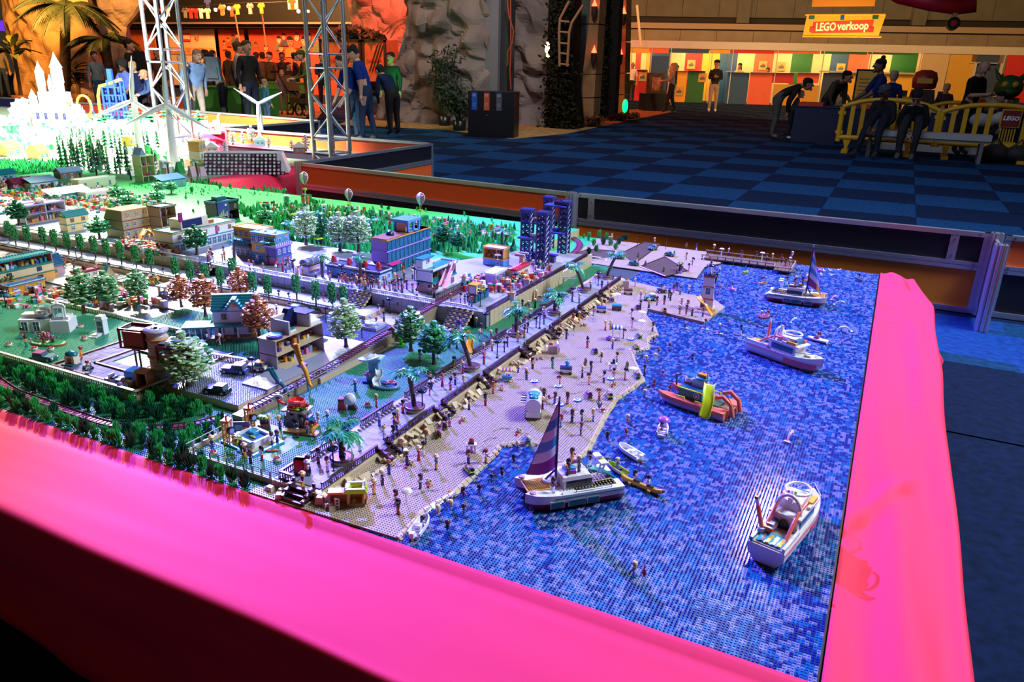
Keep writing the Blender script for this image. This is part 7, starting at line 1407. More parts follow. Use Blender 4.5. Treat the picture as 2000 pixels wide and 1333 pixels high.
def rescue_ship(label,p,rz,sc=1):
 t=thing('rescue_ship',label,'boat',p,rz);t.scale=(sc,)*3;WH=P(.80,.77,.76);CR=P(.86,.10,.16)
 hullmesh(MB(),.32,.088,.046,WH,WH,.42,inner=P(.7,.62,.5),sheer=.35).o('hull',t)
 for s_ in(-1,1):MB().strip([[(x,s_*(.0445*(1 if x<.03 else math.sqrt(max(.01,1-((x-.0256)/.1344)**2)))+.0012),z)for x in lsp(.02,.148,9)]for z in(.016,.034)],CR,True).o('coral_flash',t);MB().b(-.155,s_*.0446-.0006,.038,.03,s_*.0446+.0006,.041,CR).o('pink_stripe',t)
 MB().b(-.155,-.036,.046,-.06,.036,.049,P(.62,.52,.42)).b(-.150,-.03,.049,-.10,.03,.052,AZURE).b(-.158,-.042,.046,-.06,-.035,.058,WH).b(-.158,.035,.046,-.06,.042,.058,TEAL).o('stern_deck',t)
 for k in range(4):MB().b(-.150+k*.0,-.028+k*.014,.052,-.112,-.020+k*.014,.055,(GOLD,WHITE,GOLD,CLEAR)[k]).o('deck_bench',t)
 MB().b(-.062,-.036,.046,.062,.036,.082,WH,tx=.004,ty=.004).o('lower_cabin',t);MB().side([(-.016+.016*cos(a),.048+.028*sin(a))for a in lsp(0,PI,9)],-.001,.001,BLACK).xf(0,MTr((-.0635,.014,0))@MRo(PI/2,4,'Z')).o('arch_door',t)
 for s_ in(-1,1):MB().b(-.045,s_*.0355-.0015,.054,.05,s_*.0355+.0015,.074,GBLUE).o('cabin_window',t);MB().path([(-.112,s_*.027,.050),(-.085,s_*.027,.072),(-.045,s_*.028,.098),(.0,s_*.03,.104)],.005,CORAL,6).o('coral_arch',t)
 MB().b(-.06,-.040,.082,.075,.040,.087,WH).o('upper_deck',t);MB().b(-.03,-.028,.087,.05,.028,.108,WH,tx=.006,ty=.004).o('bridge',t);MB().b(.044,-.024,.088,.056,.024,.105,GBLUE).o('bridge_window',t)
 MB().path([(-.04,.03*cos(a),.087+.045*sin(a))for a in lsp(0,PI,10)],.005,WH,6).o('radar_arch',t);MB().path([(.035*cos(a)+.02,.03*sin(a),.122)for a in lsp(0,2*PI,17)[:-1]],.0035,WH,6,closed=True).o('roof_ring',t);MB().c(-.03,0,.108,.012,.012,.014,WH).cyl(-.03,0,.122,.142,.003,WH,6).ball(-.03,.008,.135,.004,HOTPINK,6,4).ball(-.03,-.008,.137,.004,LIME,6,4).o('antenna_mast',t)
 for s_,m in((-1,GOLD),(1,CORAL)):MB().b(.02,s_*.03-.008,.087,.06,s_*.03+.008,.098,m).b(.0,s_*.036-.004,.087,.02,s_*.036+.004,.094,WH).o('side_locker',t)
 MB().path([(.10+.014*cos(a),.014*sin(a),.056)for a in lsp(0,2*PI,13)[:-1]],.0045,WH,6,closed=True).o('life_ring',t);MB().path([(.06,-.036,.064),(.12,-.028,.072),(.152,0,.082),(.12,.028,.072),(.06,.036,.064)],.0016,P(.6,.55,.6),5).o('bow_rail',t);MB().b(.09,-.016,.052,.12,.016,.060,WH,tx=.006).o('bow_hatch',t)
 MB().cyl(-.11,.034,.049,.064,.010,WH,8).tube((-.11,.034,.062),(-.118,.048,.122),.0055,CORAL,6).tube((-.118,.048,.122),(-.121,.052,.142),.0045,WH,6).c(-.121,.052,.14,.010,.008,.006,BLACK).o('crane',t)
 b_=MB();hullmesh(b_,.05,.026,.012,CORAL,WH,.4,inner=P(.1,.08,.09));b_.b(-.012,-.008,.010,.004,.008,.016,WH).xf(0,MTr((-.085,.020,.056)));b_.o('tender',t)
 return t
rescue_ship('white rescue ship with coral arches seen from its stern, nearest the right rim',W(1540,1045,WS),rad(77),.98)
rescue_ship('white and pink rescue ship in the middle of the sea, bow to the right',W(1532,706,WS),rad(-27),1.0)
def float_boat(label,p,rz):
 t=thing('rescue_catamaran',label,'boat',p,rz);OC=P(.85,.16,.08);LV=P(.55,.50,.70)
 for s_ in(-1,1):mb=MB();hullmesh(mb,.25,.042,.030,OC,LV,.38,sheer=.1,inner=OC);mb.xf(0,MTr((0,s_*.046,0)));h=mb.o('float',t);MB().path([(-.05,s_*.063,.034),(-.05,s_*.063,.042),(-.02,s_*.063,.042),(-.02,s_*.063,.034)],.0022,NEON,5).path([(.02,s_*.06,.034),(.02,s_*.06,.042),(.05,s_*.06,.042),(.05,s_*.06,.034)],.0022,NEON,5).o('grab_rail',h)
 MB().b(-.09,-.030,.014,.07,.030,.034,DTEAL).o('deck',t);MB().b(-.03,-.034,.034,.06,.034,.060,P(.01,.18,.18),tx=.004).o('cabin',t);MB().b(-.034,-.036,.060,.062,-.030,.063,NEON).b(-.034,.030,.060,.062,.036,.063,NEON).o('roof_trim',t);MB().b(-.03,-.030,.060,.06,.030,.064,P(.01,.12,.16)).o('cabin_roof',t)
 for s_ in(-1,1):MB().tube((-.01,s_*.034,.047),(-.01,s_*.0365,.047),.011,WHITE,14).tube((-.01,s_*.036,.047),(-.01,s_*.0372,.047),.008,BLACK,12).tube((-.01,s_*.037,.047),(-.01,s_*.038,.047),.0045,WHITE,10).o('round_emblem',t)
 MB().b(-.02,-.034,.064,.03,.0,.090,LV,tx=.004).o('tower',t);MB().lathe([(.022,.090),(.026,.094),(.024,.100),(.001,.101)],AZURE,12,.0,-.016).c(0,-.016,.1,.030,.018,.010,ORANGE).cyl(-.02,-.01,.1,.118,.004,WHITE,6).ball(-.02,-.01,.121,.004,RED,6,4).o('lookout',t)
 MB().ball(.045,-.02,.078,.020,WHITE,10,6,sz=.014).ball(.045,-.02,.086,.015,GBLUE,10,5,sz=.012).b(.03,-.035,.064,.062,-.005,.070,CORAL).o('submarine',t);MB().path([(.07,.03,.064),(.072,.03,.10),(.055,.03,.108)],.003,BLACK,5).o('davit',t)
 slide('',[(-.040,.010,.092),(-.050,.034,.074),(-.064,.060,.044),(-.070,.088,.004)],NEON,.017,'slide',None,t)
 for y in(-.028,.028):MB().path([(-.075,y,.060),(-.100,y,.070),(-.130,y,.050),(-.140,y,.012)],.0075,OC,7).o('stern_arch',t)
 MB().b(-.13,-.020,.0,-.09,.020,.03,P(.4,.28,.25)).o('stern_block',t);l_=MB()
 for k in range(7):l_.tube((-.092-.007*k,-.008,.066-.008*k),(-.092-.007*k,.008,.066-.008*k),.0013,BLACK,4)
 l_.tube((-.092,-.008,.066),(-.136,-.008,.018),.0018,BLACK,4).tube((-.092,.008,.066),(-.136,.008,.018),.0018,BLACK,4).o('ladder',t);return t
float_boat('orange rescue catamaran with neon yellow slide and teal cabin',W(1362,792,WS),rad(165))
def dinghy(label,p,rz,m,L=.085,w=.034,h=.016,extra_=None):
 t=thing('rowing_boat',label,'boat',p,rz);hullmesh(MB(),L,w,h,m,m,.5,False,inner=m).o('hull',t)
 for x in(-.02,.008):MB().b(L*x/.05*.5-.004,-w*.36,h*.55,L*x/.05*.5+.004,w*.36,h*.7,m).o('seat',t)
 if extra_:extra_(t)
 return t
def motor(t):MB().c(-.047,0,.008,.012,.010,.014,WHITE).cyl(-.05,0,-.0,.008,.003,GOLD,6).o('outboard_motor',t);MB().c(-.012,0,.012,.012,.016,.010,WHITE).o('steering_box',t)
def pbrolly(t):MB().cyl(.0,0,.008,.050,.0014,WHITE,5).lathe([(.021,.044),(.018,.050),(.010,.055),(.0004,.057)],P(.45,.12,.62),12,cap=False).o('umbrella',t)
dinghy('white motor boat with one doll moored at the near shore',W(821,1035,WS),rad(100),WHITE,.085,.034,.018,motor);dinghy('empty white rowing boat drifting near the large catamaran',W(1230,889,WS),rad(150),WHITE,.092,.036,.018,motor)
dinghy('white boat under a purple umbrella',W(1294,846,WS),rad(100),WHITE,.075,.034,.018,pbrolly);dinghy('pink dinghy with two dolls between lighthouse and far catamaran',W(1492,622,WS),rad(40),PINK,.055,.028,.014)
for x,y,rz,m,m2,lb in((1596,667,165,WHITE,MAG,'white speedboat with a red haired doll near the right rim'),(1676,549,170,TEAL,WHITE,'teal water scooter at the far right of the sea'),(1429,568,160,ROSE,WHITE,'pink water scooter right of the lighthouse'),(1490,556,30,GOLD,WHITE,'yellow and white water scooter below the pier'),(1575,552,160,LIME,WHITE,'lime and white water scooter behind the far catamaran'),(1601,530,100,PINK,PINK,'pink float by the barrier wall'),(1456,534,60,LIME,LIME,'lime sail board below the pier')):
 t=thing('water_scooter' if 'speed' not in lb else 'speedboat',lb,'boat',W(x,y,WS),rad(rz));L=.085 if 'speed' in lb else .045;hullmesh(MB(),L,L*.36,.012,m,m2,.6,inner=m).o('hull',t);MB().c(L*.05,0,.012,L*.25,L*.16,.007,m2,tx=.002).tube((L*.12,-.006,.022),(L*.12,.006,.022),.0014,BLACK,4).tube((L*.1,0,.012),(L*.12,0,.022),.0014,BLACK,4).o('steering',t)
 if 'sail' in lb:MB().cyl(0,0,.012,.052,.001,BLACK,4).add([(0,0,.016),(0,0,.052),(-.022,.004,.02)],[(0,1,2),(2,1,0)],GBLUE).o('sail',t)
 elif 'float' not in lb:doll(Vector((0,0,.010))+t.location,rad(rz)+PI/2,pose='sit',zone='sea',near='riding the %s'%lb[:44],hair='red' if 'red' in lb else None)
t=thing('banana_float','yellow banana float with two riders','boat',W(1252,953,WS),rad(-14));MB().path([(-.062,0,.012),(-.048,0,.008),(0,0,.007),(.048,0,.008),(.064,0,.014)],.0075,GOLD,8).tube((.062,0,.013),(.07,0,.017),.004,BROWN,6).tube((-.062,0,.012),(-.069,0,.016),.004,BROWN,6).o('tube',t)
for x in(-.03,.03):MB().b(x-.004,-.014,.004,x+.004,.014,.009,GOLD).o('foot_rest',t);doll(t.location+MRo(rad(-14),3,'Z')@Vector((x*.7,0,.013)),rad(-14)+PI/2,pose='sit',zone='sea',near='astride the yellow banana float',top='pink' if x<0 else 'white')
t=thing('canoe','grey canoe with a blonde paddler near the white rowing boat','boat',W(1205,921,WS),rad(150));hullmesh(MB(),.075,.026,.014,P(.5,.5,.6),P(.3,.3,.4),.5,False,inner=LIME).o('hull',t);MB().tube((-.01,-.03,.03),(.01,.045,.05),.0016,BLACK,5).ball(.012,.052,.052,.016,LIME,8,4,.008,.003).o('paddle',t)
doll(t.location+Vector((0,0,.010)),rad(60),'blonde','short','teal','purple','sit','sea',near='paddling the grey canoe')
doll(W(821,1040,WS)+Vector((0,.012,.007)),rad(190),'black','tail','white','navy','sit','sea',near='in the moored white motor boat');doll(W(1294,846,WS)+Vector((-.004,.0,.006)),3.0,'brown','tail','pink','black','sit','sea',near='under the purple umbrella boat')
for d_,hr in((-.012,'blonde'),(.014,'red')):doll(W(1492,622,WS)+Vector((d_,d_*.8,.005)),-.5,hr,'long',None,None,'sit','sea',near='in the pink dinghy')
def dolphin(label,p,rz,m,sc=1.):
 t=thing('toy_dolphin',label,'dolphin',p,rz);t.scale=(sc,)*3;b=MB();b.path([(-.026,0,.0),(-.014,0,.012),(0,0,.016),(.012,0,.012)],.0022,m,8,.0066).ball(.014,0,.0105,.0066,m,8,5,sz=.006).tube((.018,0,.009),(.026,0,.006),.003,m,6,.0012);b.o('body',t);MB().side([(-.006,.018),(.002,.020),(-.006,.027)],-.0008,.0008,m).o('dorsal_fin',t);MB().b(-.034,-.009,-.001,-.024,.009,.001,m,ty=.004).o('tail_fluke',t);return t
for x,y,rz,m,sc,lb in((1641,595,20,P(.45,.58,.62),1,'pale blue toy dolphin beside the far catamaran'),(1648,646,200,P(.62,.66,.72),1.1,'white grey toy dolphin by the right rim'),(1551,628,60,P(.6,.62,.68),.9,'pale grey toy seal below the far catamaran'),(1543,855,80,P(.75,.45,.58),1.1,'pink narwhal figure in open water'),(1630,584,50,P(.72,.35,.5),.9,'small pink sea animal right of the far catamaran')):dolphin(lb,W(x,y,WS+.004),rad(rz),m,sc)
for i,(x,y)in enumerate(((1603,540),(1610,532),(1622,531),(1624,540),(1637,530))):
 mb=MB().ball(0,0,.006,.006,WHITE,7,4,.004,.004).ball(.005,0,.011,.003,WHITE,6,4)
 for s_ in(-1,1):mb.add([(.003,s_*.003,.008),(-.004,s_*.003,.008),(-.006,s_*.015,.016),(0,s_*.014,.016)],[(0,1,2,3),(3,2,1,0)],WHITE)
 mb.o('toy_seagull',None,W(x,y,WS),.5*i,label='white toy gull by the pink float, %s'%['front left','rear left','rear middle','front middle','rear right'][i],cat='gull')
for i,(x,y,c)in enumerate(((1337,642,MINTW),(1377,644,WHITE),(1404,653,WHITE),(1446,656,LIME))):
 p=W(x,y,WS);MB().ball(0,0,.002,.020,c,10,4,.006,.0022).o('surfboard',None,p,.4,label='%s surfboard under a surfer, %s of the line of four'%(['mint','white','white','lime'][i],['first','second','third','last'][i]),cat='surfboard');doll(p+Vector((0,0,.0042)),2.2,['brown','red','white','black'][i],'short',['white','teal','purple','navy'][i],['navy','teal','pink','white'][i],'stand','sea',near='surfing, %s in line'%['first','second','third','last'][i])
 MB().c(.02,-.012,0,.02,.008,.004,CLEAR).c(.03,-.02,0,.012,.008,.003,CLEAR).o('clear_splash',None,p,.3,label='clear splash bricks behind the %s surfer'%['first','second','third','last'][i],cat='splash')
# vehicles
def car(label,p,rz,c,roofc=None,L=.075,w=.036,kind='car',c2=BLACK,name='toy_car'):
 t=thing(name,label,'car',p,rz);r=.0085 if kind!='jeep' else .0105
 MB().b(-L/2,-w/2,r*.8,L/2,w/2,r*.8+.010,c,tx=.002,ty=.001).b(L*.08,-w/2+.002,r*.8+.010,L/2-.003,w/2-.002,r*.8+.014,c,tx=.003).b(-L/2,-w/2+.004,r*.5,L/2,w/2-.004,r*.8,c2).o('body',t)
 if kind=='jeep' or kind=='car':MB().b(-L*.40,-w/2+.003,r*.8+.010,L*.10,w/2-.003,r*.8+.022,GLASS,tx=.005,ty=.002).o('windows',t);MB().b(-L*.36,-w/2+.004,r*.8+.022,L*.04,w/2-.004,r*.8+.026,roofc or c).o('roof',t)
 else:MB().b(-L*.3,-w/2+.006,r*.8+.010,-L*.22,w/2-.006,r*.8+.024,WHITE).b(L*.05,-w/2+.006,r*.8+.010,L*.07,w/2-.006,r*.8+.02,GLASS).c(-L*.1,0,r*.8+.010,.012,.02,.006,c2).o('seats',t)
 for x in(-L*.32,L*.32):
  for s_ in(-1,1):MB().tube((x,s_*(w/2-.006),r),(x,s_*(w/2+.001),r),r,BLACK,12).tube((x,s_*(w/2+.001),r),(x,s_*(w/2+.002),r),r*.55,LGREY if kind!='buggy' else GOLD,10).o('wheel',t)
 MB().b(L/2-.001,-w/2+.004,r*.8+.004,L/2+.001,-w/2+.010,r*.8+.009,P(.9,.85,.6)).b(L/2-.001,w/2-.010,r*.8+.004,L/2+.001,w/2-.004,r*.8+.009,P(.9,.85,.6)).o('headlights',t);return t
car('purple and blue jeep with lime wheel arches in the parking lot',W(460,728,.028),rad(200),P(.10,.06,.30),P(.35,.03,.16),.095,.045,'jeep',P(.02,.22,.40));car('black open car in the dark parking lot',W(425,768,.028),rad(195),BLACK,P(.15,.03,.05),.085,.040,'car')
car('teal sports car with pink roof on the raised garden',W(87,704,.028),rad(20),DTEAL,MAG,.085,.042,'car',DRED);car('lilac vintage car on the cobbled drive',W(228,748,.028),rad(5),P(.38,.30,.42),WHITE,.075,.036,'open',BLACK)
car('white car with orange panels behind the purple jeep',W(503,722,.034),rad(200),CREAM,ORANGE,.07,.036,'car',RED);car('blue and white van on the avenue near the teal house',W(583,610,.010),rad(15),P(.05,.15,.4),LBLUE,.085,.040,'car',WHITE);car('dark blue car on the avenue beside the pavilion',W(325,584,.010),rad(10),NAVY,PURPLE,.075,.036,'car');car('blue and white car towing a boat at the top of the beach',W(1270,587,.0096),rad(215),AZURE,WHITE,.060,.034,'jeep',BLUE);car('black and white boat trailer behind the blue car on the beach',W(1292,572,.0096),rad(215),NAVY,WHITE,.05,.03,'open',GOLD)
car('orange and blue car on the avenue under the trees',W(300,548,.010),rad(10),ORANGE,BLUE,.075,.036,'open');car('red haired dolls convertible at the canal street',W(520,586,.010),rad(12),P(.1,.1,.2),WHITE,.06,.034,'open')
for x,y,rz,lb in((1238,518,190,'teal buggy by the canal bank on the dirt track'),(1275,488,250,'teal buggy at the back of the dirt track'),(1308,500,175,'teal and white buggy with two dolls on the dirt track'),(1210,505,200,'teal buggy with yellow light below the leaning palm')):car(lb,W(x,y,.015),rad(rz),TEAL,WHITE,.058,.034,'buggy' if 'light' not in lb else 'open',BLACK,'toy_buggy')
t=thing('kiosk_van','small teal and white kiosk van on the cobbled drive','van',W(143,712,.028),.2);MB().b(-.020,-.014,.004,.020,.014,.036,CREAM).o('cab',t);MB().lathe([(.024,.036),(.022,.044),(.012,.05),(.0004,.052)],DTEAL,12,sy=.75).o('roof_dome',t);MB().b(-.008,-.0155,.004,.008,-.013,.03,RED).c(0,-.02,.0,.05,.016,.008,DTEAL).o('counter',t)
t=thing('toy_scooter','white and teal toy scooter beside the kiosk van','scooter',W(172,722,.028),.6);MB().c(0,0,.006,.03,.008,.010,TEAL).c(.012,0,.006,.006,.008,.022,WHITE).tube((.014,-.007,.028),(.014,.007,.028),.0014,BLACK,4).o('body',t)
for x in(-.012,.014):MB().tube((x,-.002,.006),(x,.002,.006),.006,BLACK,10).o('wheel',t)
doll(W(172,722,.04),.6,'red','short','white','teal','sit','garden',near='riding the toy scooter')
p=W(1042,808,.0096);t=thing('food_truck','white, blue and pink food truck with rounded roof on the beach','truck',p,rad(112));MB().b(-.055,-.024,.010,.052,.024,.030,WHITE).b(-.055,-.022,.030,.03,.022,.050,AZURE).o('body',t);MB().tube((-.056,0,.050),(.03,0,.050),.025,P(.75,.70,.78),14).b(-.05,-.0255,.047,.03,.0255,.052,PINK).o('roof',t);MB().ball(.036,0,.048,.026,P(.75,.65,.6),12,7,.026,.024).b(.026,-.022,.026,.056,.022,.046,GLASS,tx=.006).o('cab',t);MB().ball(.046,0,.020,.020,P(.8,.7,.7),10,6,.024,.012).o('nose',t);MB().lathe([(.018,.073),(.020,.077),(.008,.078)],AZURE,12,-.01).ball(-.038,0,.073,.016,TEAL,9,5,sz=.008).o('roof_sign',t)
for k in range(6):MB().b(-.03+k*.01,.024,.052-.0,-.0215+k*.01,.042,.048,(WHITE,BLACK)[k%2]).o('awning_stripe',t)
for x in(-.035,.035):
 for s_ in(-1,1):MB().tube((x,s_*.018,.010),(x,s_*.026,.010),.010,BLACK,12).tube((x,s_*.026,.010),(x,s_*.027,.010),.005,LGREY,8).o('wheel',t)
p=W(697,985,.0096);t=thing('beach_hut','orange and tan beach hut with a lime green roof near the front stairs','hut',p,rad(32));MB().b(-.022,-.018,0,.022,.018,.012,LBROWN).b(-.022,-.018,.012,-.016,.018,.045,P(.62,.36,.15)).b(-.022,.012,.012,.022,.018,.045,P(.62,.36,.15)).b(.016,-.018,.012,.022,.018,.030,P(.62,.36,.15)).o('wall',t);MB().path([(.020,.016*cos(a),.024+.020*sin(a))for a in lsp(0,PI,9)],.004,P(.85,.25,.05),6).o('arch',t)
rf_=MB();rf_.b(-.030,-.026,.045,.030,-.010,.055,LIME,tx=.006,ty=.004).b(-.030,.010,.045,.030,.026,.055,LIME,tx=.006,ty=.004).b(-.030,-.012,.045,-.012,.012,.055,LIME,tx=.004).b(.012,-.012,.045,.030,.012,.055,LIME,tx=.004).o('roof',t);MB().b(.020,-.004,.05,.023,.012,.068,WHITE).b(.0228,.001,.055,.0236,.006,.063,BLUE).o('sign_board',t);MB().b(.022,-.016,.008,.026,.016,.024,P(.16,.06,.03)).o('counter',t);words('BALA',.008,P(.4,.2,.1),t,(.0265,0,.016),(PI/2,0,PI/2),ext=.0003)
MB().b(-.07,-.012,0,-.064,.016,.036,P(.5,.35,.42)).b(-.07,-.012,.036,-.024,.012,.042,P(.85,.42,.05)).b(-.064,.006,0,-.024,.012,.03,P(.62,.36,.15)).o('side_counter',t);MB().b(-.052,-.022,.0,-.040,-.018,.030,WHITE).o('menu_board',t);mb=MB()
for k in range(3):mb.c(-.046,-.0225,.006+k*.008,.006,.001,.004,BLACK)
mb.o('menu_print',t);MB().lathe([(.007,.030),(.008,.038),(.006,.040)],CREAM,10,-.045,.008).o('cup',t)
t=thing('vending_machine','red vending machine with dolls queueing at the front of the promenade','vending machine',W(588,925,.034),rad(200));MB().b(-.014,-.010,0,.014,.012,.010,DRED).b(-.014,-.004,.010,.014,.012,.046,RED).b(-.014,-.010,.040,.014,.012,.046,RED).b(-.014,-.010,.010,-.010,.012,.046,RED).o('cabinet',t);MB().b(-.010,-.0085,.012,.013,-.006,.040,CLEAR).o('glass_front',t)
for z_ in(.014,.023,.032):
 for k in range(4):MB().c(-.006+k*.0055,-.0055,z_,.003,.003,.006,(GOLD,WHITE,AZURE,ORANGE)[k]).o('bottle',t)
t=thing('beach_kiosk','pink and tan juice kiosk at the top of the beach','kiosk',W(1080,690,.0096),.5);MB().b(-.02,-.016,0,.014,.016,.034,P(.45,.32,.28)).b(.014,-.018,0,.020,.018,.045,WHITE).o('body',t);MB().ball(-.006,0,.040,.008,ORANGE,8,5).ball(-.012,.006,.038,.007,LIME,7,4).o('fruit',t);MB().b(.020,-.014,.008,.024,.012,.026,HOTPINK).o('counter',t)
t=thing('ice_cream_cart','blue ice cream cart with a striped awning at the beach stairs','cart',W(990,745,.0096),.4);MB().b(-.016,-.010,.008,.016,.010,.022,AZURE,tx=-.003).o('tub',t)
for x in(-.012,.012):MB().cyl(x,0,.022,.042,.0012,WHITE,5).o('awning_post',t)
for k in range(6):MB().b(-.018+k*.006,-.012,.042,-.0122+k*.006,.012,.046,(PURPLE,GOLD)[k%2]).o('awning_stripe',t)
MB().path([(.014+.008*cos(a),-.011,.008+.008*sin(a))for a in lsp(0,2*PI,11)[:-1]],.0014,GOLD,5,closed=True).o('wheel',t);MB().ball(0,-.002,.026,.005,WHITE,7,4).ball(.008,0,.026,.005,PINK,7,4).o('ice_cream',t)
t=thing('canopy_swing','white canopy seat with blue and white striped roof in the middle of the beach','canopy',W(1203,664,.0096),.3)
for x in(-.016,.016):
 for y in(-.012,.012):MB().cyl(x,y,0,.052,.0022,WHITE,6).o('post',t)
for k in range(6):MB().add([(-.022+.044*k/6,.018*cos(a),.050+.012*sin(a))for a in lsp(0,PI,7)]+[(-.022+.044*(k+1)/6,.018*cos(a),.050+.012*sin(a))for a in lsp(0,PI,7)],[(i,i+1,8+i,7+i)for i in range(6)],(BLUE,WHITE)[k%2]).o('roof_stripe',t)
MB().c(0,0,.010,.03,.02,.004,LAV).c(-.026,-.012,0,.012,.026,.008,PURPLE).ball(-.03,-.012,.008,.014,P(.4,.14,.6),9,5,sz=.012).o('seat',t)
for x,y,c,c2,lb in((1105,730,WHITE,NAVY,'white and navy trailer with a blue octopus on the sand'),(1174,610,WHITE,BLUE,'white handcart with two wheels at the top of the beach'),(1204,606,DRED,TEAL,'dark red beach cart with a doll behind it'),(1226,575,CREAM,BROWN,'cream stroller by the canal kiosk')):
 t=thing('beach_cart',lb,'cart',W(x,y,.0096),.35);MB().b(-.022,-.014,.008,.022,.014,.020,c).b(-.022,-.014,.020,.022,.014,.026,c2).o('box',t)
 for k in(-.016,.016):
  for s_ in(-1,1):MB().tube((k,s_*.012,.006),(k,s_*.016,.006),.006,BLACK,10).o('wheel',t)
 if 'octopus' in lb:o=MB().ball(.004,0,.044,.009,AZURE,9,6);[o.tube((.004,0,.038),(.004+.012*cos(a),.010*sin(a),.028),.0025,AZURE,5,.001)for a in lsp(0,5.3,6)];o.o('octopus',t)
t=thing('canal_kiosk','small tan canal kiosk with an orange topped counter','kiosk',W(1222,562,.0096),.3);MB().b(-.016,-.012,0,.016,.012,.034,P(.62,.45,.40)).c(0,0,.034,.03,.022,.006,WHITE).ball(.004,0,.043,.007,ORANGE,7,4).o('body',t)
for x,y,lb in((920,884,'white barbecue stand with a red parrot near the water line'),(1196,724,'white barbecue stand in the middle of the beach')):
 t=thing('barbecue_stand',lb,'stand',W(x,y,.0096),.5);MB().b(-.014,-.008,0,-.008,.008,.024,WHITE).b(.008,-.008,0,.014,.008,.024,WHITE).b(-.016,-.01,.024,.016,.01,.028,WHITE).c(0,0,.028,.018,.012,.004,BLACK).o('table',t);MB().ball(.003,0,.038,.006,RED if x<1000 else NAVY,7,5,sz=.009).o('parrot' if x<1000 else 'kettle',t)
t=thing('toy_bicycle','light blue toy bicycle on the sand','bicycle',W(1157,628,.0096),.2)
for x in(-.009,.009):MB().path([(x+.008*cos(a),0,.0085+.008*sin(a))for a in lsp(0,2*PI,13)[:-1]],.0011,AZURE,4,closed=True).o('wheel',t)
MB().path([(-.009,0,.0085),(0,0,.016),(.009,0,.0085)],.0011,AZURE,4).tube((.006,-.005,.02),(.006,.005,.02),.001,BLACK,4).o('frame',t)
p=W(1379,604,.0096);t=thing('toy_lighthouse','white lighthouse with red bands and blue top at the end of the beach','lighthouse',p,.15);z_=0
for k,(h_,m,w_)in enumerate(((.050,WHITE,.030),(.008,CORAL,.030),(.050,WHITE,.027),(.008,CORAL,.027),(.040,WHITE,.024),(.008,CORAL,.026))):MB().b(-w_,-w_*.7,z_,w_,w_*.7,z_+h_,m,tx=.0015,ty=.001).o('tower_stage',t);z_+=h_
MB().b(-.027,-.02,z_,.027,.02,z_+.004,NAVY).o('gallery',t)
for k in range(8):MB().cyl(.026*cos(k*.785),.019*sin(k*.785),z_+.004,z_+.014,.0015,BLACK,4).o('gallery_post',t)
MB().lathe([(.014,z_+.004),(.014,z_+.046)],CLEAR,12).o('lantern_glass',t);MB().lathe([(.0005,z_+.044),(.021,z_+.046),(.019,z_+.051),(.009,z_+.056),(.004,z_+.062),(.0004,z_+.068)],NAVY,12).o('lantern_roof',t);MB().ball(0,0,z_+.066,.006,RED,7,5).o('beacon',t);window(t,.0,.075,.024,.036,-.019,WHITE,GBLUE,1)
MB().b(-.04,-.03,0,.04,.03,.010,TAN).b(-.026,-.0225,.01,-.008,-.02,.045,BROWN).o('rock_foot',t)
slide('yellow curved slide at the foot of the lighthouse',[W(1362,578,.075),W(1370,590,.06),W(1382,602,.035),W(1392,617,.012)],GOLD,.012)
for x,y,lb in((1396,553,'small green palm beside the lighthouse'),(1327,530,'small lime palm on the dirt track shore')):toy_palm(W(x,y,.0126),(.004,0),.045,lb,R_=.03,col=(LIME,GREEN),seed=x,planter=False,n=8)
LG=((868,836,215,'first, below the dark stairs',DRED),(856,852,215,'second, below the dark stairs',DRED),(917,925,235,'lime one at the water line',LIME),(1030,862,210,'blue and orange one by the bay',AZURE),(1108,602-15,200,'by the kiosk, top left',MAG),(1195,588,205,'beside the far parasol',PURPLE),(1245,604,205,'beside the brown kerb',PURPLE),(1297,610,205,'on the brown kerb',CORAL),(1162,690,210,'in the middle of the beach',PURPLE),(1150,776,215,'near the shore, striped',MAG),(1190,778,215,'near the shore, lime',LIME),(1248,660,210,'at the far shore',TEAL),(1243,682,210,'lime one at the far shore',LIME),(1244,738,212,'teal one at the point',TEAL))
for x,y,rz,nm,c in LG:lounger(W(x,y,.0096),rad(rz),'sun lounger with a lying doll, %s'%nm,c,P(.35,.45,.03)if c!=LIME else DTEAL)
for x,y,nm,c2 in((1043,768,'left of the food truck roof',BLUE),(1089,778,'behind the food truck',BLUE),(1126,806,'near the rocky shore',BLUE),(1092,815,'in front of the food truck, with a bird on it',BLUE),(1191,763,'above the striped lounger',BLUE),(1230,683,'above the lime lounger',BLUE),(1252,646,'plain white, far shore',WHITE),(1236,742,'plain white, at the point',WHITE),(1253,628,'small white, by the brown kerb',WHITE),(1205,592,'plain white, by the far lounger',WHITE)):
 parasol(W(x,y,.0096),'%s beach parasol %s'%('blue and white' if c2==BLUE else 'white',nm),WHITE,c2)
for i,(x,y,dx,dy,nm)in enumerate(((905,822,-7,5,'behind the barbecue stand'),(803,908,-10,8,'in front of the near loungers'),(838,945,-2,8,'near the driftwood arc'),(1014,845,-5,6,'by the bay'),(1058,763,7,2,'left of the food truck'),(980,763,0,-6,'below the ice cream cart'),(1066,790-5,6,-8,'behind the food truck'),(1142,637,-7,1,'by the wall plates'),(1057,702,-9,2,'by the juice kiosk'),(1200,752,-5,5,'by the parasol'))):
 sandcastle(W(x,y,.0096),'sand castle %s'%nm);bucket(W(x+dx,y+dy,.0096),'small red bucket beside the sand castle %s'%nm)
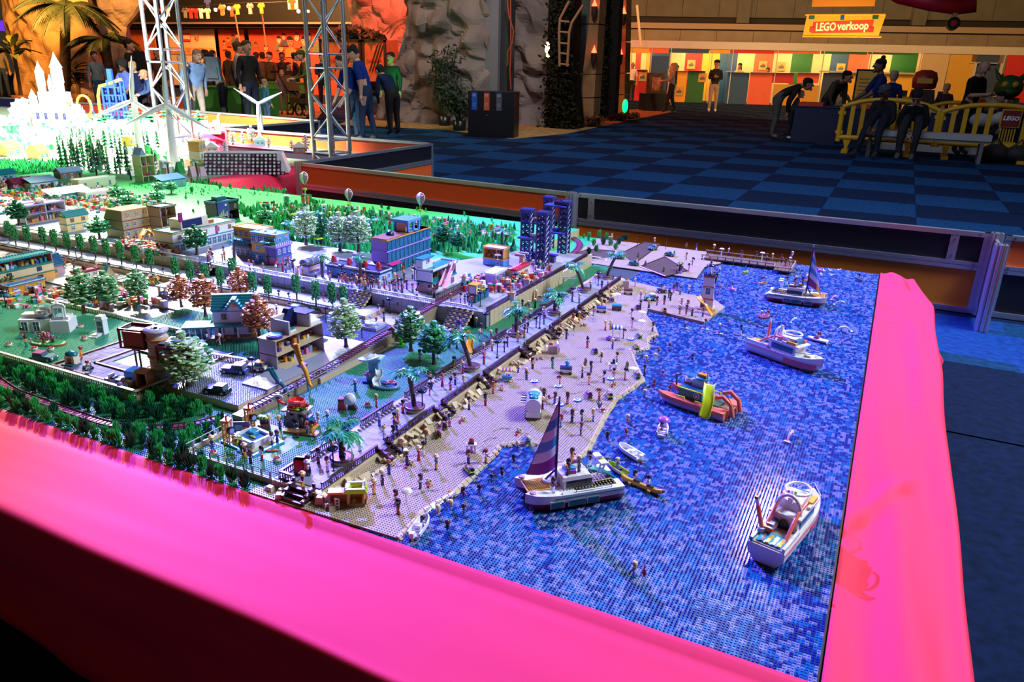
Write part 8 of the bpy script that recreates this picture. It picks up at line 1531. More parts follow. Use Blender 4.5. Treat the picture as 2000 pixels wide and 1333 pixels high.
for x,y,nm in((879,961,'on the near shore wedge'),(970,887,'at the tip of the bay'),(1228,758,'below the point'),(1196,783,'beside the coral rack'),(1281,650,'at the far shore'),(1245,702,'below the lime lounger'),(1425,627,'floating near the lighthouse'),(1350,663,'floating in open water')):starfish(W(x,y,.0100 if x<1300 else .0065),'orange toy starfish %s'%nm)
for(a,b),nm in((((805,968),(858,958)),'curved, on the near beach'),(((884,912),(935,903)),'below the barbecue stand'),(((945,863),(970,855)),'left of the bay'),(((960,843),(998,837)),'behind the bay'),(((940,884),(955,868)),'short, near the water'),(((1135,748),(1172,745)),'in the middle of the beach'),(((1080,705),(1130,700)),'right of the juice kiosk'),(((1115,770),(1140,766)),'left of the striped lounger'),(((1160,800-12),(1178,790-12)),'by the near shore')):stick(W(*a,.0096),W(*b,.0096),'thin driftwood twig %s'%nm)
for x,y,m,lb in((1170,800,DTEAL,'dark teal coral plant on a white base at the shore'),(1176,805,RED,'small red coral beside the teal coral plant')):
 t=thing('toy_coral',lb,'coral',W(x,y,.0096),0);c=MB().c(0,0,0,.016,.010,.003,WHITE)
 for k in range(7):c.tube((0,0,.003),(.010*cos(k),.006*sin(k*2),(.034 if m==DTEAL else .016)*(.7+.04*k)),.002,m,5,.0012)
 c.o('branches',t)
t=thing('sun_sail','white mushroom parasol leaning over the near shore','parasol',W(795,985,.0096),0);MB().tube((0,0,0),(-.004,0,.040),.0016,WHITE,5).lathe([(.015,.038),(.011,.043),(.0004,.045)],CREAM,10,cap=False).o('canopy',t)
for x,y,m,lb in((1235,1122,P(.02,.02,.06),'yellow'),):pass
t=thing('toy_guitar','small red guitar floating beside a blonde swimmer','guitar',W(1258,1124,WS),0);MB().ball(0,0,.005,.006,RED,8,5,.0025).ball(0,0,.012,.0045,RED,8,5,.0025).tube((0,0,.014),(-.003,0,.032),.0012,BROWN,4).o('body',t)
# water park and rides
t=thing('wave_pool','white framed wave pool on a sand base in the water park','pool',W(500,868,.010),rad(-8))
MB().b(-.085,-.045,0,.045,.055,.008,TAN).b(-.09,-.055,0,.05,-.045,.006,AZURE).b(.045,-.055,0,.06,.055,.006,AZURE).o('sand_base',t);MB().b(-.062,-.034,.008,.030,-.026,.026,WHITE).b(-.062,.034,.008,.030,.042,.026,WHITE).b(-.062,-.034,.008,-.054,.042,.026,WHITE).b(.022,-.034,.008,.030,.042,.026,WHITE).o('pool_frame',t);MB().b(-.054,-.026,.008,.022,.034,.018,GBLUE).b(-.05,.01,.018,-.02,.03,.026,AZURE).o('pool_water',t);MB().ball(-.012,.0,.021,.014,LIME,8,4,.005,.003).o('surf_board',t)
def gold_tower(x,y,lb):
 t=thing('gold_tower',lb,'tower',W(x,y,.010),.3);c4=[(-.009,-.009),(.009,-.009),(.009,.009),(-.009,.009)]
 for c in c4:MB().c(*c,0,.004,.004,.075,GOLD).o('corner_post',t)
 mb=MB()
 for k in range(5):
  for a,b in zip(c4,c4[1:]+c4[:1]):mb.tube((*a,k*.015),(*b,k*.015+.015),.0016,GOLD,4)
 mb.o('cross_bracing',t);MB().b(-.012,-.012,.075,.012,.012,.080,RED).tube((0,0,.08),(.0,0,.09),.003,RED,6).tube((0,0,.09),(.012,0,.095),.003,RED,6,.001).o('red_nozzle',t);MB().tube((.012,-.006,.05),(.02,-.010,.05),.012,BLACK,10).tube((.02,-.010,.05),(.021,-.0105,.05),.008,P(.3,.3,.5),10).o('loudspeaker',t)
gold_tower(447,868,'golden lattice tower with red nozzle at the left of the wave pool');gold_tower(490,842,'golden lattice tower with red nozzle behind the wave pool')
t=thing('screen_board','blue picture board between the golden towers','board',W(473,850,.012),.55);MB().b(-.022,-.002,.014,.022,.002,.044,NAVY).b(-.018,-.003,.018,.004,-.002,.034,AZURE).b(.004,-.003,.02,.016,-.002,.028,CORAL).o('picture',t);MB().cyl(-.018,0,0,.02,.002,BLACK,5).cyl(.018,0,0,.02,.002,BLACK,5).o('board_post',t)
toy_palm(W(478,888,.012),(-.018,0),.042,'small brown palm leaning at the corner of the wave pool',R_=.022,col=(LIME,P(.35,.45,.05)),seed=9,planter=False,n=7)
MB().ball(0,0,.003,.012,AZURE,10,4,.012,.004).o('ring_float',None,W(470,882,.010),label='blue and white round float on the lawn',cat='float');MB().ball(0,0,.003,.020,CORAL,10,4,.006,.003).ball(0,0,.006,.006,LBROWN,6,3,.003,.001).o('surfboard',None,W(532,882,.010),.7,label='coral red surfboard lying on the water park lawn',cat='surfboard')
for x,y,lb in((541,901,'white flower tub on the lawn near the vending machine'),(417,888,'white flower tub behind the bar fence corner'),(718,794,'white flower tub behind the balustrade'),(838,735,'red and white flower tub on the lawn by the promenade'),(158,640,'white flower tub beside the glazed door'),(165,664,'yellow flower tub with purple blooms'),(68,684,'white flower tub left of the teal car'),(100,685,'white flower tub above the teal car'),(18,676,'flower tub at the left edge of the garden')):flowerpot(W(x,y,.010 if x>400 else .028),lb)
t=thing('rock_ride','grey rock cave with a coral crab chair and colourful steps','ride',W(583,826,.010),.2);rk=MB();rnd=random.Random(1)
for k in range(16):a=k*.42;rk.c(.034*cos(a),.026*sin(a),0,.020,.018,rnd.uniform(.03,.05),P(.18,.16,.15),tx=.004,ty=.003)
rk.o('rock',t);MB().side([(-.012,0),(.012,0),(.012,.018),(0,.028),(-.012,.018)],-.048,-.02,P(.02,.03,.06)).o('cave',t);MB().b(-.04,-.03,.045,.04,.03,.05,P(.25,.2,.16)).o('rock_top',t);lf=MB()
for k in range(10):a=k*.63;lf.ball(.024*cos(a),.02*sin(a),.054,.012,(LIME,GREEN,RED,ORANGE)[k%4],6,4,.006,.005)
lf.o('leaf_ring',t);MB().lathe([(.012,.056),(.026,.062),(.030,.076),(.024,.080),(.020,.070)],P(.80,.06,.04),9,sy=.85,smooth=False).o('crab_chair',t)
for k in range(5):MB().c(.052+.004*k,-.02,.008*(5-k)-.006,.010,.03,.006,(BLUE,TEAL,PURPLE,RED,GOLD)[k]).o('step',t)
MB().b(-.01,-.075,0,.10,-.04,.006,P(.22,.09,.04)).o('timber_deck',t)
for s_ in(-1,1):MB().tube((s_*.03,-.01,.062),(s_*.046,-.02,.074),.004,RED,6).ball(s_*.048,-.022,.077,.007,RED,7,4).o('crab_claw',t)
def ride_beast(x,y,z,c,c2,lb,sc=1,rz=0):
 t=thing('beast_ride',lb,'ride',W(x,y,z),rz);t.scale=(sc,)*3;MB().path([(.03,0,.0),(.02,0,.025),(-.002,0,.045),(-.02,0,.075),(-.03,0,.10)],.008,c,8,.012).ball(-.036,0,.104,.014,c,9,6,.012,.011).tube((-.044,0,.102),(-.056,0,.096),.008,c,7,.005).path([(.03,0,.0),(.04,0,-.02),(.055,0,-.026)],.009,c,7,.004).o('body',t)
 MB().ball(-.04,-.011,.108,.004,BLACK,6,4).ball(-.04,.011,.108,.004,BLACK,6,4).o('eye',t);cr=MB()
 for k in range(6):cr.ball(-.022+.008*k*.5,0,.112-.010*k,.006,c2,6,4)
 cr.o('crest',t);MB().c(.0,0,.038,.02,.03,.008,PURPLE).o('saddle',t);MB().tube((.02,0,.02),(.03,0,-.05),.004,P(.02,.2,.4),6).o('ride_arm',t)
ride_beast(592,735,.065,P(.85,.34,.03),GOLD,'orange sea horse ride on a blue arm before the open dollhouse',.95,-.3);ride_beast(545,762,.035,DTEAL,TEAL,'teal whale tail ride above the rock cave',.7,.4)
t=thing('cowboy_game','red cabin shaped shooting game with a white target shell on the lawn','game',W(668,800,.010),.5);MB().c(0,0,0,.026,.022,.03,RED,tx=.003).c(0,0,.03,.02,.02,.010,DRED).o('cabin',t);MB().side([(.02,0),(.05,.0),(.04,.02),(.02,.035)],-.01,.01,BROWN).o('brown_ramp',t);MB().lathe([(.020,-.002),(.018,.004),(.0004,.006)],WHITE,14).xf(0,MTr((.03,-.02,.045))@MRo(1.2,4,'X')).o('target_shell',t)
t=thing('game_sign','round white sign with a dark emblem left of the rock cave','sign',W(545,800,.012),.5);MB().cyl(0,0,0,.03,.002,BROWN,5).o('post',t);MB().side([(.016*cos(a),.04+.013*sin(a))for a in lsp(0,2*PI,15)[:-1]],-.002,.002,WHITE).side([(.007*cos(a),.04+.006*sin(a))for a in lsp(0,2*PI,9)[:-1]],-.003,-.002,BROWN).o('disc',t)
t=thing('arcade_booth','brown arcade booth with lime leaves behind the wave pool','booth',W(515,838,.012),.3);MB().b(-.014,-.010,0,.014,.012,.016,BROWN).b(-.014,.006,.016,.014,.012,.036,P(.06,.04,.1)).b(-.016,-.012,.036,.016,.014,.040,LBROWN).o('cabinet',t);lf=MB()
for k in range(7):lf.ball(-.014+.005*k,-.008,.041,.007,(LIME,GREEN)[k%2],6,4,sz=.004)
lf.o('leaf_roof',t)
t=thing('slide_tower','pale blue glass slide tower with two curved slides','slide tower',W(735,745,.010),.25);LB=P(.20,.42,.60,.15);MB().b(-.030,-.018,0,.012,.022,.038,LB).b(-.022,-.012,.038,.014,.020,.085,LB).b(-.028,-.02,.085,.026,.026,.092,P(.30,.52,.70)).o('tower',t);MB().b(-.01,-.014,.05,.008,-.011,.07,CLEAR).b(-.024,-.02,.008,-.004,-.017,.026,CLEAR).o('glass',t)
MB().b(-.04,-.03,0,.06,-.018,.008,BLUE).o('pool_edge',t)
slide('',[(.01,.0,.095),(-.02,-.03,.088),(-.045,-.012,.080),(-.04,.02,.072)],P(.62,.70,.68),.014,'upper_slide',None,t);slide('',[(.016,-.012,.050),(.022,-.028,.032),(.016,-.044,.020),(.028,-.060,.006)],P(.70,.78,.74),.012,'lower_slide',None,t)
MB().path([(.05+.045*cos(a),-.04+.03*sin(a),.006)for a in lsp(0,2*PI,21)[:-1]],.006,P(.12,.2,.35),6,closed=True).o('pool_wall',t);MB().lathe([(.042,.004),(.0004,.0045)],GBLUE,16,.05,-.04,cap=False,sy=.66).o('pool_water',t);MB().path([(.07+.016*cos(a),-.03+.012*sin(a),.016)for a in lsp(.4,5.6,12)],.003,P(.85,.1,.05),6).o('red_hoop',t)
for s_ in(-1,1):MB().lathe([(.0065,.0),(.0065,.004),(.003,.006)],HOTPINK,9,-.022+s_*.006,-.024).xf(0,MTr((0,0,.03))).o('pink_knob',t)
t=thing('temple_ride','brown temple front with a round window and neon green slide','ride',W(766,668,.010),.35);MB().b(-.03,0,0,.03,.02,.04,P(.22,.12,.08)).o('wall',t);MB().side([(-.036,.04),(.036,.04),(0,.066)],-.004,.024,P(.42,.28,.22)).tube((0,-.006,.05),(0,-.003,.05),.008,BROWN,12).o('pediment',t);MB().lathe([(.010,.0),(.014,.03),(.011,.03)],mat((.15,.8,.02),.2,var=0,tr=.3),8,.045,-.02).ball(.02,-.01,.046,.010,mat((.15,.8,.02),.2,var=0,tr=.3),8,5).o('neon_slide',t);MB().tube((.036,0,.03),(.04,0,.07),.003,RED,5,.001).o('red_flame',t)
t=thing('slide_pool','pool with a tall orange tube slide and red car on the water park lawn','pool',W(880,665,.010),.1);MB().b(-.07,-.035,0,.05,.035,.006,P(.45,.35,.25)).b(-.066,-.031,.006,.046,.031,.009,P(.3,.4,.65)).o('pool_base',t);MB().ball(-.02,0,.024,.028,P(.12,.3,.65),10,6,.022,.02).ball(.0,.01,.036,.014,RED,8,5).o('blue_shell',t);MB().cyl(.03,.02,.006,.075,.008,P(.5,.48,.6),10).ball(.03,.02,.078,.014,PURPLE,9,6).cyl(.03,.02,.085,.105,.003,DRED,6).o('slide_post',t)
slide('orange curved slide dropping beside the slide pool',[W(890,655,.10),W(908,648,.09),W(918,660,.055),W(917,678,.03),W(922,690,.014)],P(.85,.36,.03),.013)
t=thing('toy_fountain','round fountain on a square basin in front of the plaza wall','fountain',W(724,640,.013),.1);MB().b(-.05,-.04,0,.05,.04,.014,P(.36,.32,.38)).b(-.044,-.034,.014,.044,.034,.016,P(.2,.28,.55)).o('basin',t);MB().lathe([(.024,.014),(.028,.022),(.028,.026),(.020,.026),(.018,.022)],WHITE,14).cyl(0,0,.022,.05,.003,CLEAR,6).ball(0,0,.05,.008,CLEAR,8,5).o('bowl',t)
for x,y,w_,m,lb in((783,606,.06,LIME,'round plant bed with a lime shrub by the plaza wall'),(1005,522+95,.03,GREEN,'small planter at the putting green'),(300,556,.10,ORANGE,'long tan planter with orange blooms on the avenue'),(610,608,.10,GREEN,'long tan planter below the clipped trees')):
 t=thing('plant_bed',lb,'flower bed',W(x,y,.010),.1);MB().lathe([(w_*.5,0),(w_*.52,.008),(w_*.5,.010),(.0005,.0101)],P(.25,.18,.2),14,sy=.5).o('bed',t);lf=MB()
 for k in range(14):lf.ball(w_*.4*cos(k*2.4)*math.sqrt(k/14),w_*.2*sin(k*2.4)*math.sqrt(k/14),.014,.006,(m,GREEN)[k%2],6,4)
 lf.o('plants',t)
t=thing('toy_machine','orange and white climbing machine on the narrow lawn','climbing frame',W(1046,588,.010),.4);MB().b(-.004,-.01,.0,.006,.01,.045,P(.82,.18,.05),tx=.002).b(.010,-.008,0,.032,.008,.022,WHITE).b(.008,-.010,.018,.034,.010,.022,P(.82,.18,.05)).ball(0,0,.05,.008,CREAM,8,5).b(-.012,-.014,0,.036,.014,.003,P(.35,.2,.45)).o('frame',t)
for x,y,c,lb in((957,628,HOTPINK,'dark pink lounger with a lying doll on the narrow lawn'),(1063,566,HOTPINK,'pink garden chair under the tan wall'),(990,603,ORANGE,'orange picnic seat by the lime table'),(738,595,P(.5,.03,.12),'crimson lounger in front of the plaza wall'),(1020,600,BLACK,'black paddle boat on the narrow lawn'),(1062,598,BLACK,'black trampoline on the narrow lawn')):
 t=thing('garden_lounger',lb,'lounger',W(x,y,.010),.6);MB().b(-.018,-.010,.003,.016,.010,.007,c).add([(.010,-.010,.007),(.010,.010,.007),(.024,.010,.020),(.024,-.010,.020),(.012,-.010,.004),(.012,.010,.004),(.027,.010,.018),(.027,-.010,.018)],[(0,1,2,3),(7,6,5,4),(0,3,7,4),(1,5,6,2),(2,6,7,3)],c).o('seat',t)
 for a in(-.014,.012):MB().b(a-.002,-.009,0,a+.002,.009,.003,WHITE).o('leg',t)
 if 'lying' in lb:doll(t.location+Vector((-.012,0,.012)),.6+PI/2,pose='lie',zone='narrow lawn',near='on the dark pink lounger')
t=thing('garden_pergola','white pergola frame on the narrow lawn by the palms','pergola',W(1112,562,.010),.5)
for a in((-.03,0),(.03,0),(-.03,.03),(.03,.03)):MB().c(*a,0,.005,.005,.045,P(.5,.48,.6)).o('post',t)
MB().b(-.034,-.004,.045,.034,.002,.049,P(.5,.45,.6)).b(-.034,.028,.045,.034,.034,.049,P(.5,.45,.6)).o('beam',t)
t=thing('canal_bridge','small brown bridge with a rowing rail over the canal','bridge',W(1180,545,.03),.05);MB().b(-.05,-.012,0,.05,.012,.005,BROWN).o('deck',t)
for y in(-.012,.012):
 mb=MB().b(-.05,y-.002,.016,.05,y+.002,.019,BLACK)
 for k in range(9):mb.c(-.048+k*.012,y,.005,.003,.003,.012,BLACK)
 mb.o('bridge_rail',t)
MB().b(-.06,-.014,0,.06,.014,.004,P(.42,.36,.18)).o('plank_bridge',None,W(1155,490+12,.016),-.06,label='pale plank bridge beside the dirt track',cat='bridge')
for x,y,c,lb in((1204,468+3,MAG,'thin pole with a pink pennant by the dirt track'),(1300,480+4,BROWN,'bare thin pole on the dirt track')):t=thing('pennant_pole',lb,'pole',W(x+40 if x<1250 else x,y+13 if x<1250 else y+4,.0126));MB().cyl(0,0,0,.075,.0018,BROWN,5).add([(0,0,.075),(.012,0,.072),(0,0,.068)],[(0,1,2),(2,1,0)],c).o('pole',t)
def clutter(name,label,cat,zone,n,seed,z,fn):
 rnd=random.Random(seed);mb=MB();xs_=[q[0]for q in zone];ys_=[q[1]for q in zone];k=0
 while k<n:
  x,y=rnd.uniform(min(xs_),max(xs_)),rnd.uniform(min(ys_),max(ys_))
  if not inside(np.array([x]),np.array([y]),zone)[0]:continue
  p=W(x,y,z);fn(mb,p,rnd);k+=1
 o=mb.o(name,None,label=label,cat=cat,kind='stuff');return o
def c_green(mb,p,r):h=r.uniform(.02,.055);mb.tube(p,p+Vector((0,0,h)),.014,(BGREEN,LAWNB,P(.03,.45,.12),DGREEN)[r.randrange(4)],5,.002)
def c_white(mb,p,r):h=r.uniform(.02,.13);s_=r.uniform(.012,.04);mb.b(p.x-s_,p.y-s_,p.z,p.x+s_,p.y+s_,p.z+h,(WHITE,WHITE,CREAM,P(.6,.72,.75),P(.75,.5,.5),BGREEN)[r.randrange(6)],tx=s_*r.choice((0,.3,.9)),ty=s_*.3)
def c_mix(mb,p,r):h=r.uniform(.008,.035);s_=r.uniform(.005,.012);mb.b(p.x-s_,p.y-s_,p.z,p.x+s_,p.y+s_,p.z+h,(WHITE,CREAM,RED,TEAL,LAV,ORANGE,BROWN,GREEN,PINK)[r.randrange(9)],tx=s_*.2)
def c_pine(mb,p,r):
 h=r.uniform(.14,.30)
 mb.tube(p,p+Vector((0,0,h)),.008,BROWN,4)
 for k in range(5):z_=h*(.25+.16*k);mb.lathe([(h*.16*(1-k*.16),0),(.004,h*.12)],(DGREEN,GREEN,P(.10,.30,.12))[r.randrange(3)],6,cap=False,smooth=False).xf(len(mb.v)-12,MTr(p+Vector((0,0,z_))))
for a in(('meadow','bright green meadow of small plants in front of the orange farm houses','plants',[(-20,316),(125,316),(135,344),(-20,350)],900,1,.02,c_green),('white_village','dense white toy village around and before the castle','village',[(-20,236),(200,236),(240,262),(215,292),(-20,300)],620,2,0,c_white),('white_village','dense bright toy village between turbines and studded hill','village',[(205,262),(420,285),(400,345),(250,345),(240,300)],330,3,0,c_white),('park_plants','low plants and flowers of the rear park','plants',[(455,405),(640,402),(700,418),(1005,448),(1005,498),(880,492),(740,500),(650,490),(560,470),(500,440)],1500,4,.058,c_green),('park_plants','green plants around the blue roofed hut and beside the pink cloth','plants',[(250,372),(400,352),(450,372),(560,372),(575,392),(440,395),(300,385)],520,5,.02,c_green),('plaza_clutter','crowded stalls and small pieces on the far plaza','pieces',[(-10,345),(230,372),(320,395),(235,420),(-10,430)],900,6,.06,c_mix),('street_clutter','small coloured pieces on the front left street','pieces',[(-10,560),(120,570),(230,565),(340,600),(250,600),(-10,612)],330,7,.012,c_mix),('park_clutter','small coloured pieces among the rear park plants','pieces',[(500,400),(640,402),(1000,450),(1000,470),(740,440),(620,450)],420,8,.058,c_mix),('plaza_clutter','small coloured pieces around the cafes of the plaza','pieces',[(900,540),(990,545),(1080,520),(1070,545),(990,572),(905,575)],160,9,.078,c_mix),('museum_clutter','crowd of tiny coloured pieces before the museum and clinic','pieces',[(228,476),(300,480),(352,492),(345,502),(290,498),(225,484)],330,10,.078,c_mix)):
 clutter(*a)
rnd=random.Random(31)
for i in range(95):
 x,y=rnd.uniform(118,312),rnd.uniform(286,350)
 if y>340 and x>260:continue
 mb=MB();
 if i<4:c_pine(mb,Vector((0,0,0)),rnd);
 if i<4:D.meshes
 if i<4:PINES=(PINES if i else[])+[mb.mesh('pine')]
 put(PINES[i%4],'toy_pine',None,W(x,y,0),rnd.uniform(0,6),'slim dark toy pine tree of the far forest','tree','pines of the far forest')
for i,(x,y)in enumerate(((205,205+43),(260,243),(268,250),(295,243),(330,240),(372,248),(390,247),(300,250))):leaf_tree(W(x,y,.05),'flat','bright green layered tree on the far rock terrace, %s'%['by the coaster','left pair, rear','left pair, front','left of the truss','between truss legs','right of the truss','rightmost','before the truss'][i],1.9,i)
t=thing('rock_terrace','tan and grey rock terrace with palisade under the far green trees','terrace',(0,0,0))
for k in range(30):p=W(205+k*7.6,262+.0*k,0);MB().b(-.05,-.03,0,.05,.05,.10+.05*(k*7%3),(TAN,P(.35,.35,.38),STONE)[k%3]).o('rock_block',t,p,.7)
dn=thing('toy_dinosaur','pale long necked toy dinosaur at the end of the far terrace','dinosaur',W(416,256,.06),1.2);MB().ball(0,0,.07,.07,CREAM,10,6,.035,.035).path([(.05,0,.08),(.09,0,.14),(.10,0,.22),(.13,0,.235)],.022,CREAM,8,.012).path([(-.05,0,.07),(-.12,0,.05),(-.17,0,.03)],.02,CREAM,7,.004).o('body',dn)
for a in(-.035,.035):
 for b in(-.02,.02):MB().cyl(a,b,0,.06,.014,CREAM,7).o('leg',dn)
# visitors
HS=[mat((.55,.30,.19),.55),mat((.16,.07,.04),.55),mat((.40,.20,.12),.55)]
PEND=[]
def cl(r,g,b):return mat((r,g,b),.8,var=.15,scale=9)
def person(label,pos,rz,h=1.75,shirt=(.02,.02,.025),legs=(.02,.025,.04),hair=(.02,.012,.01),style='short',skin=0,sleeve=1,lean=0,arms='down',sit=False,head=(0,0),stride=.0,shoes=(.03,.03,.03),group=None):
 t=thing('person',label,'person',(pos[0],pos[1],0),rz,group);k=h/1.75;t.scale=(k,k,k);V,E,Rr,seg=[],[],[],[]
 dz=-.43 if sit else 0;RM=MTr((0,0,.95))@MRo(lean,4,'X')@MTr((0,0,-.95))
 def v(p,r,par=None,m=None,up=False):
  p=Vector(p);p=RM@p if up else p;p=p+Vector((0,0,dz))if(up or not sit or par is None)else p;V.append(p);Rr.append(r);i=len(V)-1
  if par is not None:E.append((par,i));seg.append((V[par],p,m))
  return i
 pel=v((0,0,.95),.125);sp=v((0,.01,1.12),.115,pel,1,True);ch=v((0,.01,1.32),.125,sp,1,True);nk=v((0,.015,1.47),.055,ch,1,True);v((0,0,1.56),.052,nk,0,True)
 for s_ in(-1,1):
  sh=v((s_*.17,.01,1.40),.062,ch,1,True);A=dict(down=((.23,.03,1.13),(.25,-.05,.89)),fwd=((.24,-.12,1.16),(.15,-.36,1.14)),phone=((.22,-.06,1.13),(.05,-.28,1.20)),table=((.24,-.20,1.14),(.17,-.42,1.03)),lap=((.24,-.10,1.14),(.05,-.30,1.02)),hip=((.30,.06,1.14),(.16,-.06,1.02)))[arms if s_>0 or arms!='hip' else 'down']
  e=v((s_*A[0][0],A[0][1],A[0][2]),.045,sh,1,True);w=v((s_*A[1][0],A[1][1],A[1][2]),.031,e,1 if sleeve==1 else 0,True)
  d=(Vector((s_*A[1][0],*A[1][1:]))-Vector((s_*A[0][0],*A[0][1:]))).normalized();W_=Vector((s_*A[1][0],*A[1][1:]));sd=d.cross(Vector((0,1,.3))).normalized();pm=v(W_+d*.07,.032,w,0,True);nn=d.cross(sd)
  for j,(o,L)in enumerate(((-.028,.065),(-.009,.075),(.010,.072),(.028,.055))):f1=v(W_+d*.105+sd*o,.0095,pm,0,True);v(W_+d*(.105+L)+sd*o+nn*.022*(-s_),.0075,f1,0,True)
  v(W_+d*.085+sd*.055*s_-nn*.012,.010,pm,0,True)
  hp=v((s_*.09,0,.90),.098,pel,2)
  if sit:kn=v((s_*.13,-.42,.50),.066,hp,2);an=v((s_*(.13+.03*stride*20),-.46-stride,.10),.045,kn,2)
  else:kn=v((s_*.10,-.02-stride*s_*.5,.50),.062,hp,2);an=v((s_*.11,.03-stride*s_,.09),.042,kn,2)
  a=V[an];v((a.x*1.05,a.y-.15,.045),.040,an,3)
 me=D.meshes.new('body');me.from_pydata([tuple(p)for p in V],E,[]);o=D.objects.new('body',me);C.objects.link(o);o.parent=t;o.modifiers.new('s','SKIN');sk=me.skin_vertices[0].data
 for i,r in enumerate(Rr):sk[i].radius=(r*1.22,r*(1.0 if r>.1 else 1.15))if r>.04 else(r,r)
 sk[0].use_root=True;sub=o.modifiers.new('u','SUBSURF');sub.levels=sub.render_levels=1
 HM=MTr(RM@Vector((0,-.015,1.63))+Vector((0,0,dz)))@MRo(head[1],4,'Z')@MRo(lean*.5+head[0],4,'X')@Matrix.Scale(1.1,4);PEND.append((o,seg,(HS[skin],cl(*shirt),cl(*legs),cl(*shoes)),HM))
 hm,hb=cl(*hair),MB();hb.lathe([(.095,.015),(.104,.05),(.094,.095),(.060,.122),(.001,.130)],hm,12,y=.018,cap=False,sx=.86);hb.lathe([(.078,-.055),(.092,.02)],hm,10,y=.036,sx=.86,sy=.8,cap=False)
 if style=='long':hb.lathe([(.05,-.30),(.085,-.22),(.088,-.05),(.085,.03)],hm,10,y=.055,sy=.6)
 if style=='bun':hb.ball(0,.05,.135,.045,hm,8,5)
 if style=='bald':hb=MB().lathe([(.080,-.045),(.092,.03),(.070,.06)],hm,10,y=.030,sx=.84,sy=.82,cap=False)
 if style=='afro':hb.ball(0,.02,.05,.13,hm,10,7)
 if style=='cap':hb.lathe([(.098,.05),(.10,.09),(.05,.13),(.001,.135)],hm,10,cap=False).b(-.06,-.17,.05,.06,-.06,.062,hm)
 hb.xf(0,HM).o('hair',t);return t
def finish_people():
 bpy.context.view_layer.update();dg=bpy.context.evaluated_depsgraph_get()
 for o,seg,ms,HM in PEND:
  me=o.evaluated_get(dg).to_mesh();mb=MB();vs_=[v.co.copy()for v in me.vertices];fs=[tuple(p.vertices)for p in me.polygons];A=np.array([s[0]for s in seg]);B_=np.array([s[1]for s in seg]);K=[s[2]for s in seg];ctr=np.array([p.center for p in me.polygons]);AB=B_-A;L2=(AB**2).sum(1)+1e-9
  tt=np.clip(((ctr[:,None]-A)*AB).sum(2)/L2,0,1);dd=(((A+tt[...,None]*AB)-ctr[:,None])**2).sum(2);near_=dd.argmin(1);o.evaluated_get(dg).to_mesh_clear();mb.v=[tuple(v)for v in vs_];mb.f=fs
  for m in ms:mb.mi(m)
  mb.m=[K[i]for i in near_];mb.sm=[True]*len(fs);i0=len(mb.v);sk=ms[0]
  mb.ball(0,0,0,.080,sk,12,9,.098,.122).tube((0,-.092,.02),(0,-.118,-.022),.011,sk,6,.017).ball(0,-.078,-.085,.035,sk,8,5)
  for s_ in(-1,1):mb.ball(s_*.032,-.088,.018,.012,P(.8,.78,.75),7,4).ball(s_*.032,-.097,.018,.007,HBLACK,6,4).b(s_*.032-.018,-.100,.036,s_*.032+.018,-.088,.042,HBLACK).ball(s_*.080,.01,.0,.012,sk,6,4,.020,.030)
  mb.b(-.024,-.098,-.060,.024,-.086,-.050,P(.35,.10,.09)).xf(i0,HM);o.modifiers.clear();o.data=mb.mesh('body')
def face(dx,dy):return math.atan2(dx,-dy)
def PH(x,y,Y):p=onY(x,y,Y);return p,p.z
def ph(label,x,y,Y,rz,tall=None,**k):p,z=PH(x,y,Y);return person(label,p,rz,tall or z,**k)
DK1=(.02,.018,.018);JN=(.03,.06,.13);BS=(.008,.03,.20)
f0=F(1231,198);person('man in a white T-shirt and black trousers standing at the left end of the booths',f0,.2,1.75,(.70,.66,.60),DK1,skin=2,sleeve=0,style='bald')
f0=F(1307,220);person('woman with long blonde hair in a grey coat walking past the plinth',f0,-1.2,1.68,(.28,.23,.18),DK1,(.35,.2,.08),'long',stride=.18,arms='fwd')
f0=F(1298,212);person('man in a dark top half hidden by the woman in the grey coat',(f0.x,f0.y+1,0),-1.0,1.72,DK1,(.25,.25,.25),(.25,.2,.18))
f0=F(1390,219);person('man in black with a cap standing alone on the carpet before the booths',f0,.3,1.84,DK1,DK1,DK1,'cap',arms='phone',shoes=(.35,.25,.18),skin=2)
f0=F(1508,271);person('man in a dark jacket bending far over the play table, left',f0,1.75,1.75,DK1,(.09,.09,.08),DK1,lean=1.12,arms='table',skin=2,head=(-.4,0),shoes=(.25,.15,.12))
f0=F(1538,272);person('small blond boy in a slate jacket leaning on the play table',f0,1.6,1.12,(.04,.06,.09),(.03,.03,.03),(.45,.28,.12),lean=.35,arms='table')
ph('man in a brown jacket leaning over the play table',1625,143,20.2,.9,1.72,shirt=(.06,.05,.03),legs=DK1,lean=.75,arms='table',head=(-.3,.5),skin=2)
ph('girl with long brown hair in a white top seen from behind',1649,166,20.6,2.9,shirt=(.62,.55,.45),legs=DK1,hair=(.10,.05,.03),style='long',arms='table')
ph('woman in a blue polo shirt with a hair bun behind the yellow barrier',1733,112,18.0,-1.25,1.78,shirt=(.01,.02,.12),legs=(.10,.12,.16),style='bun',skin=1,sleeve=0,lean=.15,arms='table')
ph('child with fair hair behind the woman in the blue polo',1748,139,18.9,3.0,shirt=(.01,.02,.12),legs=JN,hair=(.4,.3,.2))
ph('grey haired man in a black sweater looking at his phone at the right',1912,113,17.9,.9,1.78,shirt=(.012,.010,.010),legs=(.02,.02,.025),hair=(.30,.25,.22),style='bald',arms='phone',sleeve=0,lean=.18,head=(.45,0))
ph('small dark doll like child at the rear barrier',1851,164,21.0,0,shirt=(.05,.03,.02),legs=DK1,hair=(.5,.3,.12))
